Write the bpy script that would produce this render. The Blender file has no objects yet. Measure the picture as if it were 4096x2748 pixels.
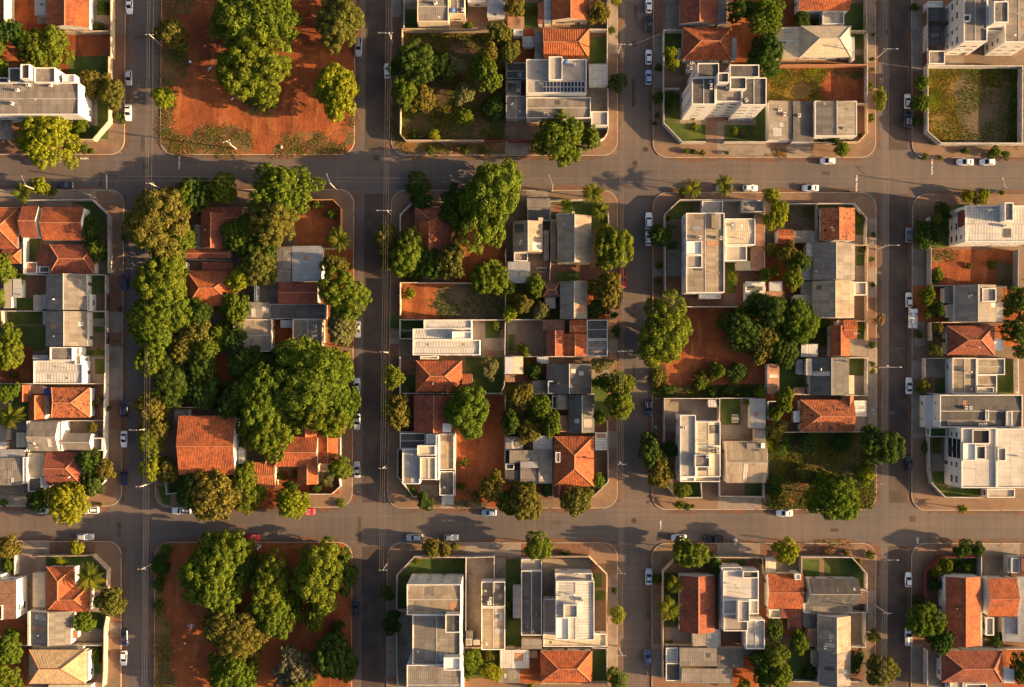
import bpy, math, random
from mathutils import Vector
R = math.radians
rnd = random.Random(7)
C = bpy.context.scene
COL = C.collection

# ---------------- camera, sky, sun, exposure ----------------
HC = 260.0                      # drone height in metres
S = 14.9                        # photograph pixels per metre on the ground
NX, NY = 2048.0, 1484.0         # point straight under the drone
cd = bpy.data.cameras.new('camera'); cam = bpy.data.objects.new('camera', cd); COL.objects.link(cam)
cam.location = (0, 0, HC); cam.rotation_euler = (0, 0, 0)
cd.sensor_width = 36; cd.lens = 36 * HC / (4096 / S); cd.shift_y = (NY - 1374) / 4096
cd.clip_start = 1; cd.clip_end = 8000
C.camera = cam
SUN_EL, SUN_AZ = R(14.2), R(-8.0)
world = bpy.data.worlds.new('World'); C.world = world; world.use_nodes = True
wn = world.node_tree
sky = wn.nodes.new('ShaderNodeTexSky'); sky.sky_type = 'NISHITA'; sky.sun_disc = False
sky.sun_elevation = SUN_EL; sky.sun_rotation = R(98); sky.dust_density = 6.0; sky.ozone_density = 0.3; sky.air_density = 0.8
bgn = wn.nodes['Background']; bgn.inputs['Strength'].default_value = 0.064
wn.links.new(sky.outputs[0], bgn.inputs['Color'])
sd = bpy.data.lights.new('sun', 'SUN'); sd.energy = 5.0; sd.angle = R(0.5); sd.color = (1.0, 0.65, 0.32)
so = bpy.data.objects.new('sun', sd); COL.objects.link(so)
SUNDIR = Vector((math.cos(SUN_EL) * math.cos(SUN_AZ), math.cos(SUN_EL) * math.sin(SUN_AZ), math.sin(SUN_EL)))
so.rotation_euler = SUNDIR.to_track_quat('Z', 'Y').to_euler()
C.view_settings.view_transform = 'Standard'; C.view_settings.look = 'None'
C.view_settings.gamma = 1; C.view_settings.exposure = 1.9

# ---------------- materials ----------------
MAT = {}
class NT:
    def __init__(s, name):
        s.m = bpy.data.materials.new(name); s.m.use_nodes = True
        s.t = s.m.node_tree; s.b = s.t.nodes['Principled BSDF']; s.o = s.t.nodes['Material Output']
    def n(s, typ, **kw):
        x = s.t.nodes.new('ShaderNode' + typ)
        for k, v in kw.items(): setattr(x, k, v)
        return x
    def l(s, a, b): s.t.links.new(a, b)
    def math(s, op, a, b=0.0, c=0.0):
        x = s.n('Math', operation=op)
        for i, v in enumerate((a, b, c)):
            if hasattr(v, 'is_linked'): s.l(v, x.inputs[i])
            else: x.inputs[i].default_value = v
        return x.outputs[0]
    def noise(s, co, scale, detail=4, rough=.55):
        x = s.n('TexNoise'); x.inputs['Scale'].default_value = scale; x.inputs['Detail'].default_value = detail
        x.inputs['Roughness'].default_value = rough
        if co is not None: s.l(co, x.inputs['Vector'])
        return x.outputs['Fac']
    def ramp(s, f, a, b):
        x = s.n('MapRange'); x.interpolation_type = 'SMOOTHSTEP'; s.l(f, x.inputs[0])
        x.inputs[1].default_value = a; x.inputs[2].default_value = b
        return x.outputs[0]
    def mix(s, f, a, b):
        x = s.n('Mix', data_type='RGBA')
        if hasattr(f, 'is_linked'): s.l(f, x.inputs[0])
        else: x.inputs[0].default_value = f
        for i, v in ((6, a), (7, b)):
            if hasattr(v, 'is_linked'): s.l(v, x.inputs[i])
            else: x.inputs[i].default_value = (*v, 1)
        return x.outputs[2]
    def scale(s, col, f):
        x = s.n('VectorMath', operation='SCALE')
        if hasattr(col, 'is_linked'): s.l(col, x.inputs[0])
        else: x.inputs[0].default_value = col
        if hasattr(f, 'is_linked'): s.l(f, x.inputs['Scale'])
        else: x.inputs['Scale'].default_value = f
        return x.outputs[0]

def M(name, col, col2=None, big=.12, var=.35, fine=1.6, fvar=.25, thr=(.45, .65), rib=0, ribamp=.15, panel=None, pvar=.18,
      stain=None, sthr=(.58, .72), sscale=.5, rough=.9, metal=0, bump=.25, cell=None, cvar=.35):
    """matte procedural surface: two colours mixed by broad noise, finer mottling, optional ribs / sheet panels / stains"""
    k = NT(name); geo = k.n('NewGeometry'); pos = geo.outputs['Position']
    uvn = k.n('UVMap') if (rib or panel or cell) else None
    n1 = k.noise(pos, big, 5); n2 = k.noise(pos, fine, 6, .65)
    base = k.mix(k.ramp(n1, *thr), col, col2) if col2 else None
    v = k.math('MULTIPLY_ADD', n1, var * 2, 1 - var)
    v = k.math('MULTIPLY', v, k.math('MULTIPLY_ADD', n2, fvar * 2, 1 - fvar))
    hgt = n2
    if uvn:
        sep = k.n('SeparateXYZ'); k.l(uvn.outputs[0], sep.inputs[0]); U, V = sep.outputs[0], sep.outputs[1]
        if panel:
            cb = k.n('CombineXYZ')
            fu, fv = k.math('DIVIDE', U, panel[0]), k.math('DIVIDE', V, panel[1])
            k.l(k.math('FLOOR', fu), cb.inputs[0]); k.l(k.math('FLOOR', fv), cb.inputs[1])
            obi = k.n('ObjectInfo'); k.l(k.math('MULTIPLY', obi.outputs['Random'], 91.0), cb.inputs[2])
            wnz = k.n('TexWhiteNoise'); k.l(cb.outputs[0], wnz.inputs['Vector'])
            v = k.math('MULTIPLY', v, k.math('MULTIPLY_ADD', wnz.outputs['Value'], pvar * 2, 1 - pvar))
            seam = k.math('LESS_THAN', k.math('FRACT', fv), .06)
            v = k.math('MULTIPLY', v, k.math('MULTIPLY_ADD', seam, -.22, 1))
            mp = k.n('Mapping'); mp.inputs['Scale'].default_value = (2.2, .12, 1); k.l(uvn.outputs[0], mp.inputs[0])
            v = k.math('MULTIPLY', v, k.math('MULTIPLY_ADD', k.noise(mp.outputs[0], 1.0, 4), .5, .75))
        if cell:
            cb = k.n('CombineXYZ')
            k.l(k.math('FLOOR', k.math('DIVIDE', U, cell[0])), cb.inputs[0]); k.l(k.math('FLOOR', k.math('DIVIDE', V, cell[1])), cb.inputs[1])
            wnz = k.n('TexWhiteNoise'); k.l(cb.outputs[0], wnz.inputs['Vector'])
            v = k.math('MULTIPLY', v, k.math('MULTIPLY_ADD', wnz.outputs['Value'], cvar * 2, 1 - cvar))
        if rib:
            w = k.math('SINE', k.math('MULTIPLY', U, 2 * math.pi / rib))
            v = k.math('MULTIPLY', v, k.math('MULTIPLY_ADD', w, ribamp * .5, 1))
            hgt = k.math('MULTIPLY_ADD', w, .5, n2)
    c = k.scale(base if base else col, v)
    if stain:
        f = k.ramp(k.noise(pos, sscale, 8, .7), *sthr)
        c = k.mix(f, c, stain)
    k.l(c, k.b.inputs['Base Color']); k.b.inputs['Roughness'].default_value = rough; k.b.inputs['Metallic'].default_value = metal
    k.b.inputs['Specular IOR Level'].default_value = .25
    if bump:
        bp = k.n('Bump'); bp.inputs['Strength'].default_value = bump; bp.inputs['Distance'].default_value = .08
        k.l(hgt, bp.inputs['Height']); k.l(bp.outputs[0], k.b.inputs['Normal'])
    MAT[name] = k.m
    return k.m

TILE = dict(rib=.42, ribamp=.2, cell=(.42, .55), cvar=.22, bump=.45, fine=.9, fvar=.4)
M('tile', (.34, .092, .032), (.20, .055, .026), big=.14, thr=(.40, .66), stain=(.085, .038, .026), sthr=(.47, .74), **TILE)
M('oldtile', (.21, .062, .034), (.13, .042, .028), big=.2, stain=(.05, .03, .025), sthr=(.55, .75), **TILE)
M('mosstile', (.36, .11, .045), (.20, .062, .03), big=.2, stain=(.045, .03, .022), sthr=(.50, .62), sscale=.9, **TILE)
M('ribtile', (.34, .10, .036), (.24, .068, .028), stain=(.12, .05, .03), **{**TILE, 'rib': .6, 'ribamp': .6})
M('brown', (.13, .07, .05), (.09, .05, .04), **TILE)
M('beige', (.43, .30, .17), (.36, .26, .15), **{**TILE, 'cvar': .14})
SHEET = dict(rib=.5, ribamp=.14, panel=(1.1, 2.4), bump=.2, fine=1.2)
M('fibre', (.195, .168, .142), (.145, .128, .112), stain=(.07, .06, .055), sthr=(.62, .85), **SHEET)
M('dark', (.09, .083, .078), (.066, .062, .06), stain=(.04, .038, .036), sthr=(.62, .85), **SHEET)
M('tan', (.27, .215, .155), (.21, .165, .12), stain=(.09, .07, .055), sthr=(.60, .85), **SHEET)
M('paleroof', (.43, .395, .355), (.37, .335, .30), big=.2, stain=(.24, .20, .17), sthr=(.56, .82), **{**SHEET, 'rib': 0, 'pvar': .05, 'panel': (3.0, 3.0)})
M('metal', (.31, .305, .30), (.25, .245, .24), rough=.55, metal=.2, stain=(.2, .17, .14), sthr=(.66, .85), **{**SHEET, 'pvar': .08})
M('ribwhite', (.44, .41, .37), (.36, .335, .30), stain=(.20, .165, .13), sthr=(.56, .80), **{**SHEET, 'rib': .75, 'ribamp': .28, 'pvar': .10})
M('cream', (.46, .38, .27), (.40, .33, .24), stain=(.3, .23, .16), sthr=(.66, .85), **{**SHEET, 'pvar': .06})
M('clay', (.33, .17, .10), (.25, .13, .08), stain=(.1, .06, .04), **SHEET)
M('slab', (.34, .30, .26), (.26, .23, .20), big=.25, stain=(.15, .13, .115), sthr=(.56, .78))
M('conc', (.28, .24, .20), (.21, .18, .15), big=.2, stain=(.12, .095, .075), sthr=(.55, .78))
M('grey', (.30, .285, .27), (.24, .225, .21), stain=(.12, .11, .10))
M('white', (.66, .63, .58), (.58, .545, .50), big=.3, var=.12, fvar=.1, stain=(.30, .24, .19), sthr=(.54, .80), sscale=.8, bump=.08)
M('lotwhite', (.50, .465, .42), (.38, .345, .305), big=.25, var=.2, fvar=.2, stain=(.20, .155, .12), sthr=(.48, .70), sscale=.9, bump=.1)
M('lotcream', (.50, .39, .27), (.40, .30, .21), big=.25, var=.2, fvar=.2, stain=(.22, .15, .10), sthr=(.48, .70), sscale=.9, bump=.1)
M('wallcream', (.66, .53, .37), (.58, .46, .32), big=.3, var=.12, fvar=.1, stain=(.27, .20, .14), sthr=(.54, .80), sscale=.8, bump=.08)
M('maroon', (.15, .035, .03), (.11, .03, .026), var=.15)
M('brickwall', (.42, .19, .09), (.34, .15, .07), fine=3, fvar=.35)
M('cap', (.36, .15, .075), var=.2, fine=3)
M('greycap', (.36, .33, .30), var=.2, fine=3)
M('blue', (.03, .06, .22), bump=0)
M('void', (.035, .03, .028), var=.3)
M('green', (.035, .07, .014), fine=4, fvar=.4)
# ground
def soilmat():
    k = NT('soil'); pos = k.n('NewGeometry').outputs['Position']
    n1 = k.noise(pos, .07, 5, .6); n2 = k.noise(pos, .45, 8, .7); n3 = k.noise(pos, 3.0, 5, .65)
    mp = k.n('Mapping'); mp.inputs['Scale'].default_value = (.42, .09, 1); mp.inputs['Rotation'].default_value = (0, 0, .35); k.l(pos, mp.inputs[0])
    trk = k.noise(mp.outputs[0], 1.0, 4, .6)
    c = k.mix(k.ramp(n1, .38, .62), (.30, .088, .031), (.17, .050, .022))
    c = k.mix(k.math('MULTIPLY', k.ramp(trk, .50, .74), .6), c, (.40, .155, .058))
    c = k.mix(k.math('MULTIPLY', k.ramp(n2, .50, .74), .75), c, (.095, .042, .022))
    c = k.mix(k.math('MULTIPLY', k.ramp(k.noise(pos, .22, 6, .7), .60, .72), .55), c, (.12, .10, .03))
    c = k.scale(c, k.math('MULTIPLY_ADD', n3, .8, .6))
    k.l(c, k.b.inputs['Base Color']); k.b.inputs['Roughness'].default_value = .95; k.b.inputs['Specular IOR Level'].default_value = .1
    bp = k.n('Bump'); bp.inputs['Strength'].default_value = .9; bp.inputs['Distance'].default_value = .12
    k.l(k.math('MULTIPLY_ADD', trk, 1.2, k.math('ADD', n2, n3)), bp.inputs['Height']); k.l(bp.outputs[0], k.b.inputs['Normal'])
    MAT['soil'] = k.m
soilmat()
M('dirtwalk', (.17, .085, .052), (.12, .068, .046), big=.15, var=.3, fine=1.1, fvar=.4, stain=(.06, .04, .025), sthr=(.52, .74), sscale=.4, bump=.6)
M('grass', (.045, .075, .014), (.075, .085, .018), big=.2, fine=2.5, fvar=.5, bump=.5)
M('gold', (.20, .145, .03), (.14, .095, .035), big=.2, thr=(.40, .62), fine=2.2, fvar=.5, bump=.7)
M('dust', (.15, .075, .045), (.088, .064, .05), big=.35, thr=(.45, .58), fine=1.5, fvar=.3, bump=.2)
M('patchdark', (.070, .052, .043), (.085, .062, .05), big=.2, fine=3, fvar=.25, bump=.2)
M('patchlight', (.135, .095, .072), (.11, .08, .062), big=.2, fine=3, fvar=.25, bump=.2)
M('weeds', (.105, .088, .03), (.22, .082, .03), big=.3, thr=(.38, .66), fine=2.2, fvar=.5, bump=.7)
M('scrub', (.045, .05, .014), (.085, .05, .024), big=.18, thr=(.42, .62), fine=2, fvar=.5, bump=.7)
M('dry', (.12, .085, .048), (.085, .062, .038), big=.2, fine=2, fvar=.4, bump=.5)
M('brick', (.20, .125, .08), (.135, .085, .058), big=.15, fine=2.5, fvar=.35, stain=(.25, .10, .05), sthr=(.58, .75), sscale=.3)
M('paving', (.20, .125, .085), (.15, .095, .065), big=.2, fine=1.5, stain=(.08, .05, .035))
M('concyard', (.24, .195, .155), (.15, .12, .095), big=.15, stain=(.10, .07, .055), sthr=(.52, .75))
M('pavement', (.16, .115, .08), (.17, .085, .05), big=.1, fine=1.2, fvar=.4, stain=(.07, .045, .03))
M('kerb', (.40, .33, .25), var=.25, fine=1.5, stain=(.16, .09, .05), sthr=(.5, .7))
M('paint', (.55, .52, .47), var=.2, fine=3, stain=(.1, .08, .07), sthr=(.45, .6), sscale=2.0, bump=0)
M('ground', (.16, .09, .05), (.09, .08, .03), big=.01, fine=.2)

def asphalt():
    k = NT('asphalt'); pos = k.n('NewGeometry').outputs['Position']
    n1 = k.noise(pos, .035, 4); n2 = k.noise(pos, .35, 6, .6); n3 = k.noise(pos, 5, 3)
    sx = k.n('Mapping'); sx.inputs['Scale'].default_value = (.9, .03, 1); k.l(pos, sx.inputs[0])
    sy = k.n('Mapping'); sy.inputs['Scale'].default_value = (.03, .9, 1); k.l(pos, sy.inputs[0])
    st = k.math('ADD', k.noise(sx.outputs[0], 1.0, 3), k.noise(sy.outputs[0], 1.0, 3))
    base = k.mix(k.ramp(n1, .40, .62), (.094, .079, .074), (.124, .095, .079))
    base = k.mix(k.math('MULTIPLY', k.ramp(n2, .56, .72), .5), base, (.125, .070, .042))
    v = k.math('MULTIPLY_ADD', st, .45, .55)
    v = k.math('MULTIPLY', v, k.math('MULTIPLY_ADD', n3, .5, .75))
    k.l(k.scale(base, v), k.b.inputs['Base Color']); k.b.inputs['Roughness'].default_value = .85
    k.b.inputs['Specular IOR Level'].default_value = .3
    bp = k.n('Bump'); bp.inputs['Strength'].default_value = .25; bp.inputs['Distance'].default_value = .03
    k.l(n3, bp.inputs['Height']); k.l(bp.outputs[0], k.b.inputs['Normal'])
    MAT['asphalt'] = k.m
asphalt()

def leafmat(name, a, b, trans=.3):
    k = NT('leaf_' + name)
    obi = k.n('ObjectInfo'); geo = k.n('NewGeometry')
    isl = geo.outputs['Random Per Island']
    c = k.mix(obi.outputs['Random'], a, b)
    nz = k.noise(geo.outputs['Position'], .45, 3)
    v = k.math('MULTIPLY', k.math('MULTIPLY_ADD', isl, .9, .55), k.math('MULTIPLY_ADD', nz, .9, .55))
    c = k.scale(c, k.math('MULTIPLY', v, 1.04))
    d = k.n('BsdfDiffuse'); tr_ = k.n('BsdfTranslucent'); mx = k.n('MixShader'); mx.inputs[0].default_value = trans
    k.l(c, d.inputs[0]); k.l(k.scale(c, 1.2), tr_.inputs[0])
    k.l(d.outputs[0], mx.inputs[1]); k.l(tr_.outputs[0], mx.inputs[2]); k.l(mx.outputs[0], k.o.inputs[0])
    MAT['leaf_' + name] = k.m
leafmat('dark', (.042, .078, .016), (.062, .092, .017))
leafmat('mid', (.085, .128, .016), (.122, .145, .017))
leafmat('yel', (.155, .190, .015), (.200, .205, .017))
leafmat('olive', (.105, .112, .024), (.145, .120, .024))
leafmat('pale', (.135, .138, .050), (.165, .150, .058))
leafmat('shrub', (.062, .105, .016), (.115, .135, .018))
leafmat('grey', (.125, .118, .068), (.14, .128, .07))
leafmat('dry', (.20, .13, .06), (.22, .14, .06))
leafmat('gold', (.30, .205, .022), (.30, .19, .03))
leafmat('palm', (.100, .128, .016), (.150, .145, .018))
M('bark', (.12, .085, .06), (.08, .055, .04), fine=4)

def plain(name, col, rough=.5, metal=0, coat=0, spec=.5):
    k = NT(name); k.b.inputs['Base Color'].default_value = (*col, 1); k.b.inputs['Roughness'].default_value = rough
    n = k.noise(k.n('NewGeometry').outputs['Position'], 2.5, 4)
    k.l(k.scale(col, k.math('MULTIPLY_ADD', n, .3, .85)), k.b.inputs['Base Color'])
    k.b.inputs['Metallic'].default_value = metal; k.b.inputs['Coat Weight'].default_value = coat; k.b.inputs['Coat Roughness'].default_value = .06
    k.b.inputs['Specular IOR Level'].default_value = spec
    MAT[name] = k.m
plain('glass', (.014, .018, .026), .2, 0, 0, .35)
plain('frame', (.55, .52, .48), .5)
plain('door', (.16, .08, .04), .5)
plain('pv', (.018, .024, .055), .15, .3)
plain('pvframe', (.6, .6, .6), .4, .6)
plain('tank', (.08, .16, .36), .5)
plain('acbox', (.68, .65, .6), .5)
plain('pole', (.36, .32, .28), .85)
plain('steel', (.42, .40, .37), .5, .6)
plain('wire', (.30, .27, .24), .6)
plain('tyre', (.015, .015, .015), .8)
plain('rim', (.4, .4, .4), .35, .8)
plain('lamp', (.8, .8, .78), .15)
plain('tail', (.35, .015, .01), .2)
plain('rust', (.06, .035, .025), .8)
plain('litter', (.75, .74, .72), .6)
plain('litterdark', (.04, .035, .03), .8)
plain('binmat', (.03, .28, .17), .5)
for nm, cc in dict(white=(.72, .72, .72), silver=(.42, .43, .45), black=(.012, .012, .014), navy=(.012, .02, .06), red=(.42, .012, .012),
                   ltblue=(.30, .42, .55), blue=(.04, .09, .22), grey=(.2, .22, .25)).items():
    plain('paint_' + nm, cc, .3, .25 if nm not in ('white', 'red') else 0, .8)

# ---------------- mesh helpers ----------------
class MB:
    """collects faces; build() links them as ONE mesh object"""
    def __init__(s): s.v, s.f, s.mi, s.mats = [], [], [], []
    def mat(s, m):
        if m not in s.mats: s.mats.append(m)
        return s.mats.index(m)
    def face(s, pts, m):
        i = len(s.v); s.v += [tuple(p) for p in pts]; s.f.append(tuple(range(i, i + len(pts)))); s.mi.append(s.mat(m))
    def mesh(s, V, F, m):
        i = len(s.v); s.v += [tuple(p) for p in V]; k = s.mat(m)
        for f in F: s.f.append(tuple(a + i for a in f)); s.mi.append(k)
    def box(s, x0, y0, z0, x1, y1, z1, m, bottom=True):
        V = [(x0, y0, z0), (x1, y0, z0), (x1, y1, z0), (x0, y1, z0), (x0, y0, z1), (x1, y0, z1), (x1, y1, z1), (x0, y1, z1)]
        F = [(4, 5, 6, 7), (0, 1, 5, 4), (1, 2, 6, 5), (2, 3, 7, 6), (3, 0, 4, 7)] + ([(3, 2, 1, 0)] if bottom else [])
        s.mesh(V, F, m)
    def tube(s, pts, rad, m, n=8, cap=True):
        pts = [Vector(p) for p in pts]; rings = []
        rads = rad if isinstance(rad, (list, tuple)) else [rad] * len(pts)
        V = []
        for i, p in enumerate(pts):
            d = (pts[min(i + 1, len(pts) - 1)] - pts[max(i - 1, 0)]).normalized()
            a = d.cross(Vector((0, 0, 1)))
            if a.length < .01: a = Vector((1, 0, 0))
            a.normalize(); b_ = d.cross(a)
            for k in range(n):
                t_ = 2 * math.pi * k / n
                V.append(p + (a * math.cos(t_) + b_ * math.sin(t_)) * rads[i])
        F = [(i * n + k, i * n + (k + 1) % n, (i + 1) * n + (k + 1) % n, (i + 1) * n + k) for i in range(len(pts) - 1) for k in range(n)]
        if cap: F += [tuple(range(n))[::-1], tuple((len(pts) - 1) * n + k for k in range(n))]
        s.mesh(V, F, m)
    def data(s, name, org=(0, 0, 0), uvaxis=None, smooth=False):
        me = bpy.data.meshes.new(name)
        me.from_pydata([(a[0] - org[0], a[1] - org[1], a[2] - org[2]) for a in s.v], [], s.f)
        for m in s.mats: me.materials.append(MAT[m])
        me.polygons.foreach_set('material_index', s.mi)
        if smooth: me.polygons.foreach_set('use_smooth', [True] * len(s.f))
        if uvaxis is not None:
            uv = me.uv_layers.new(name='UVMap'); me.update()
            for p in me.polygons:
                n = p.normal
                u = Vector((-n.y, n.x, 0))
                if u.length < .04: u = Vector((1, 0, 0)) if uvaxis == 'x' else Vector((0, 1, 0))
                u.normalize(); w_ = n.cross(u)
                for li in p.loop_indices:
                    co = Vector(s.v[me.loops[li].vertex_index])
                    uv.data[li].uv = (co.dot(u), co.dot(w_))
        me.update()
        return me
    def build(s, name, parent=None, org=(0, 0, 0), uvaxis=None, smooth=False):
        o = bpy.data.objects.new(name, s.data(name, org, uvaxis, smooth)); COL.objects.link(o)
        if parent: o.parent = parent
        else: o.location = org
        return o

LABELS = {}
def tag(o, label=None, cat=None, group=None, kind=None):
    if label: o['label'] = label; LABELS.setdefault(label, []).append(o.name)
    if cat: o['category'] = cat
    if group: o['group'] = group
    if kind: o['kind'] = kind
    return o
def empty(name, loc, rz=0):
    o = bpy.data.objects.new(name, None); COL.objects.link(o); o.location = loc; o.rotation_euler = (0, 0, rz)
    o.empty_display_size = .3
    return o
def inst(name, data, parent=None, loc=(0, 0, 0), rot=(0, 0, 0), sc=(1, 1, 1)):
    o = bpy.data.objects.new(name, data); COL.objects.link(o)
    o.location = loc; o.rotation_euler = rot; o.scale = sc
    if parent: o.parent = parent
    return o

# ---------------- plan coordinates: the survey grid read off the photograph, each point at its real height ----------------
OX = OY = 0.0; SC = 1.0
def t(ix, iy):
    global OX, OY, SC
    OX, OY, SC = (0, 1015, 2031, 3046)[ix], (0, 683, 1366, 2048)[iy], 1050 / 2337
def td():
    global OX, OY, SC
    OX, OY, SC = 0, 0, 4096 / 2337
def Psrc(X, Y, z=0.0):
    k = (HC - z) / HC / S
    return Vector(((X - NX) * k, -(Y - NY) * k, z))
def P(x, y, z=0.0): return Psrc(OX + x * SC, OY + y * SC, z)
GZ = .15    # top of kerbs and lots above the road

# ---------------- ground, roads, blocks ----------------
mb = MB(); mb.face([(-1800, -1800, -.3), (1800, -1800, -.3), (1800, 1800, -.3), (-1800, 1800, -.3)], 'ground'); tag(mb.build('ground'), kind='structure')
mb = MB(); mb.face([(-200, -150, 0), (200, -150, 0), (200, 150, 0), (-200, 150, 0)], 'asphalt'); tag(mb.build('road'), kind='structure')
def lerp(a, b, f): return a + (b - a) * f
def kerb_x(pts, y):
    for (y0, x0), (y1, x1) in zip(pts, pts[1:]):
        if y <= y1: return lerp(x0, x1, (y - y0) / (y1 - y0))
    return pts[-1][1]
SL = [[(-500, 507), (300, 502), (900, 494), (1800, 489), (2300, 484), (3200, 484)], [(-500, 1425), (300, 1421), (900, 1415), (1800, 1411), (2300, 1408), (3200, 1406)],
      [(-500, 2471), (900, 2471), (3200, 2470)], [(-500, 3502), (300, 3502), (900, 3506), (1800, 3510), (2300, 3503), (3200, 3500)]]
SR = [[(-500, 649), (300, 644), (900, 636), (1800, 623), (2300, 616), (3200, 614)], [(-500, 1568), (300, 1566), (900, 1563), (1800, 1550), (2300, 1547), (3200, 1545)],
      [(-500, 2612), (900, 2611), (1800, 2607), (3200, 2606)], [(-500, 3643), (900, 3649), (1800, 3648), (2300, 3644), (3200, 3643)]]
ROWY = [(-420, [619, 619, 622, 630, 633]), ([758, 757, 760, 769, 776], [2026, 2030, 2033, 2039, 2042]), ([2165, 2168, 2170, 2172, 2172], 3100)]
for row, (ya, yb) in enumerate(ROWY):
    for col in range(5):
        y0 = ya if isinstance(ya, (int, float)) else ya[col]; y1 = yb if isinstance(yb, (int, float)) else yb[col]
        xl = (lambda y: -420) if col == 0 else (lambda y, c_=col: kerb_x(SR[c_ - 1], y))
        xr = (lambda y: 4520) if col == 4 else (lambda y, c_=col: kerb_x(SL[c_], y))
        rr = 58
        pts = []
        for cx, cy, a0 in ((xl(y0), y0, 180), (xr(y0), y0, 270), (xr(y1), y1, 0), (xl(y1), y1, 90)):
            sx, sy = (1 if a0 in (180, 90) else -1), (1 if a0 in (180, 270) else -1)
            for k in range(9):
                a = R(a0 + 90 * k / 8)
                pts.append((cx + sx * rr + rr * math.cos(a), cy + sy * rr + rr * math.sin(a)))
        top = [Psrc(x, y, GZ) for x, y in pts]; cx_ = sum((p_.x for p_ in top)) / len(top); cy_ = sum((p_.y for p_ in top)) / len(top)
        inner = []
        n = len(top)
        for i, p_ in enumerate(top):
            d = (top[(i + 1) % n] - top[i - 1]); nn = Vector((-d.y, d.x, 0)).normalized()
            if nn.dot(Vector((cx_, cy_, GZ)) - p_) < 0: nn = -nn
            inner.append(p_ + nn * .16)
        mb = MB(); mb.face(inner[::-1], 'pavement'); tag(mb.build('pavement'), kind='structure')
        mb = MB()
        for i in range(n):
            j = (i + 1) % n
            a, b_, ia, ib = top[i], top[j], inner[i], inner[j]
            up = Vector((0, 0, .012))
            mb.face([a + up, ia + up, ib + up, b_ + up], 'kerb'); mb.face([a + up, b_ + up, Vector((b_.x, b_.y, -.05)), Vector((a.x, a.y, -.05))], 'kerb')
            mb.face([ia + up, ia, ib, ib + up], 'kerb')
        tag(mb.build('kerb'), kind='structure')

# ground patches, laid 4 mm one above the other
PATCH = []
GNAME = dict(gold='golden_grass', soil='bare_soil', grass='lawn', weeds='weedy_ground', scrub='scrub_ground', dry='dry_grass_ground', brick='brick_pavement', paving='paving', conc='concrete_yard')
GMAT = dict(gold='gold', soil='soil', grass='grass', weeds='weeds', scrub='scrub', dry='dry', brick='brick', paving='paving', conc='concyard')
TUFT = []
def pip(x, y, poly):
    c_ = False; j = len(poly) - 1
    for i in range(len(poly)):
        xi, yi = poly[i].x, poly[i].y; xj, yj = poly[j].x, poly[j].y
        if (yi > y) != (yj > y) and x < (xj - xi) * (y - yi) / (yj - yi) + xi: c_ = not c_
        j = i
    return c_
def g(kind, pts):
    if len(pts) == 4 and not isinstance(pts[0], tuple):
        x0, y0, x1, y1 = pts; pts = [(x0, y0), (x1, y0), (x1, y1), (x0, y1)]
    soft = kind in ('soil', 'weeds', 'scrub', 'dry', 'grass', 'gold')
    W = [P(x, y, GZ) for x, y in pts]
    if soft and kind != 'grass':      # ragged natural outline
        out = []
        for i, a in enumerate(W):
            b_ = W[(i + 1) % len(W)]; L = (b_ - a).length; k = max(1, int(L / 1.6))
            for q in range(k):
                p_ = a.lerp(b_, q / k)
                amp = .0 if q == 0 else (.8 if kind in ('weeds', 'dry', 'gold') else .15)
                out.append(p_ + Vector((rnd.uniform(-amp, amp), rnd.uniform(-amp, amp), 0)))
        W = out
    bx = (min(p_.x for p_ in W), min(p_.y for p_ in W), max(p_.x for p_ in W), max(p_.y for p_ in W))
    lay = 1
    for (q, l) in PATCH:
        if q[0] < bx[2] and q[2] > bx[0] and q[1] < bx[3] and q[3] > bx[1]: lay = max(lay, l + 1)
    PATCH.append((bx, lay))
    z = GZ + .004 * lay
    ar = sum(W[i - 1].x * W[i].y - W[i].x * W[i - 1].y for i in range(len(W)))
    if ar < 0: W = W[::-1]
    gm = 'dirtwalk' if kind == 'soil' and min(bx[2] - bx[0], bx[3] - bx[1]) < 5.2 else GMAT[kind]
    mb = MB(); mb.face([(p_.x, p_.y, z) for p_ in W], gm); tag(mb.build(GNAME[kind], org=(bx[0], bx[1], 0)), kind='structure')
    dens = dict(gold=34, scrub=15, weeds=22, dry=12, grass=.3, soil=.12).get(kind, 0)
    if dens:
        TUFT.append((kind, W, bx, dens, z))

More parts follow.
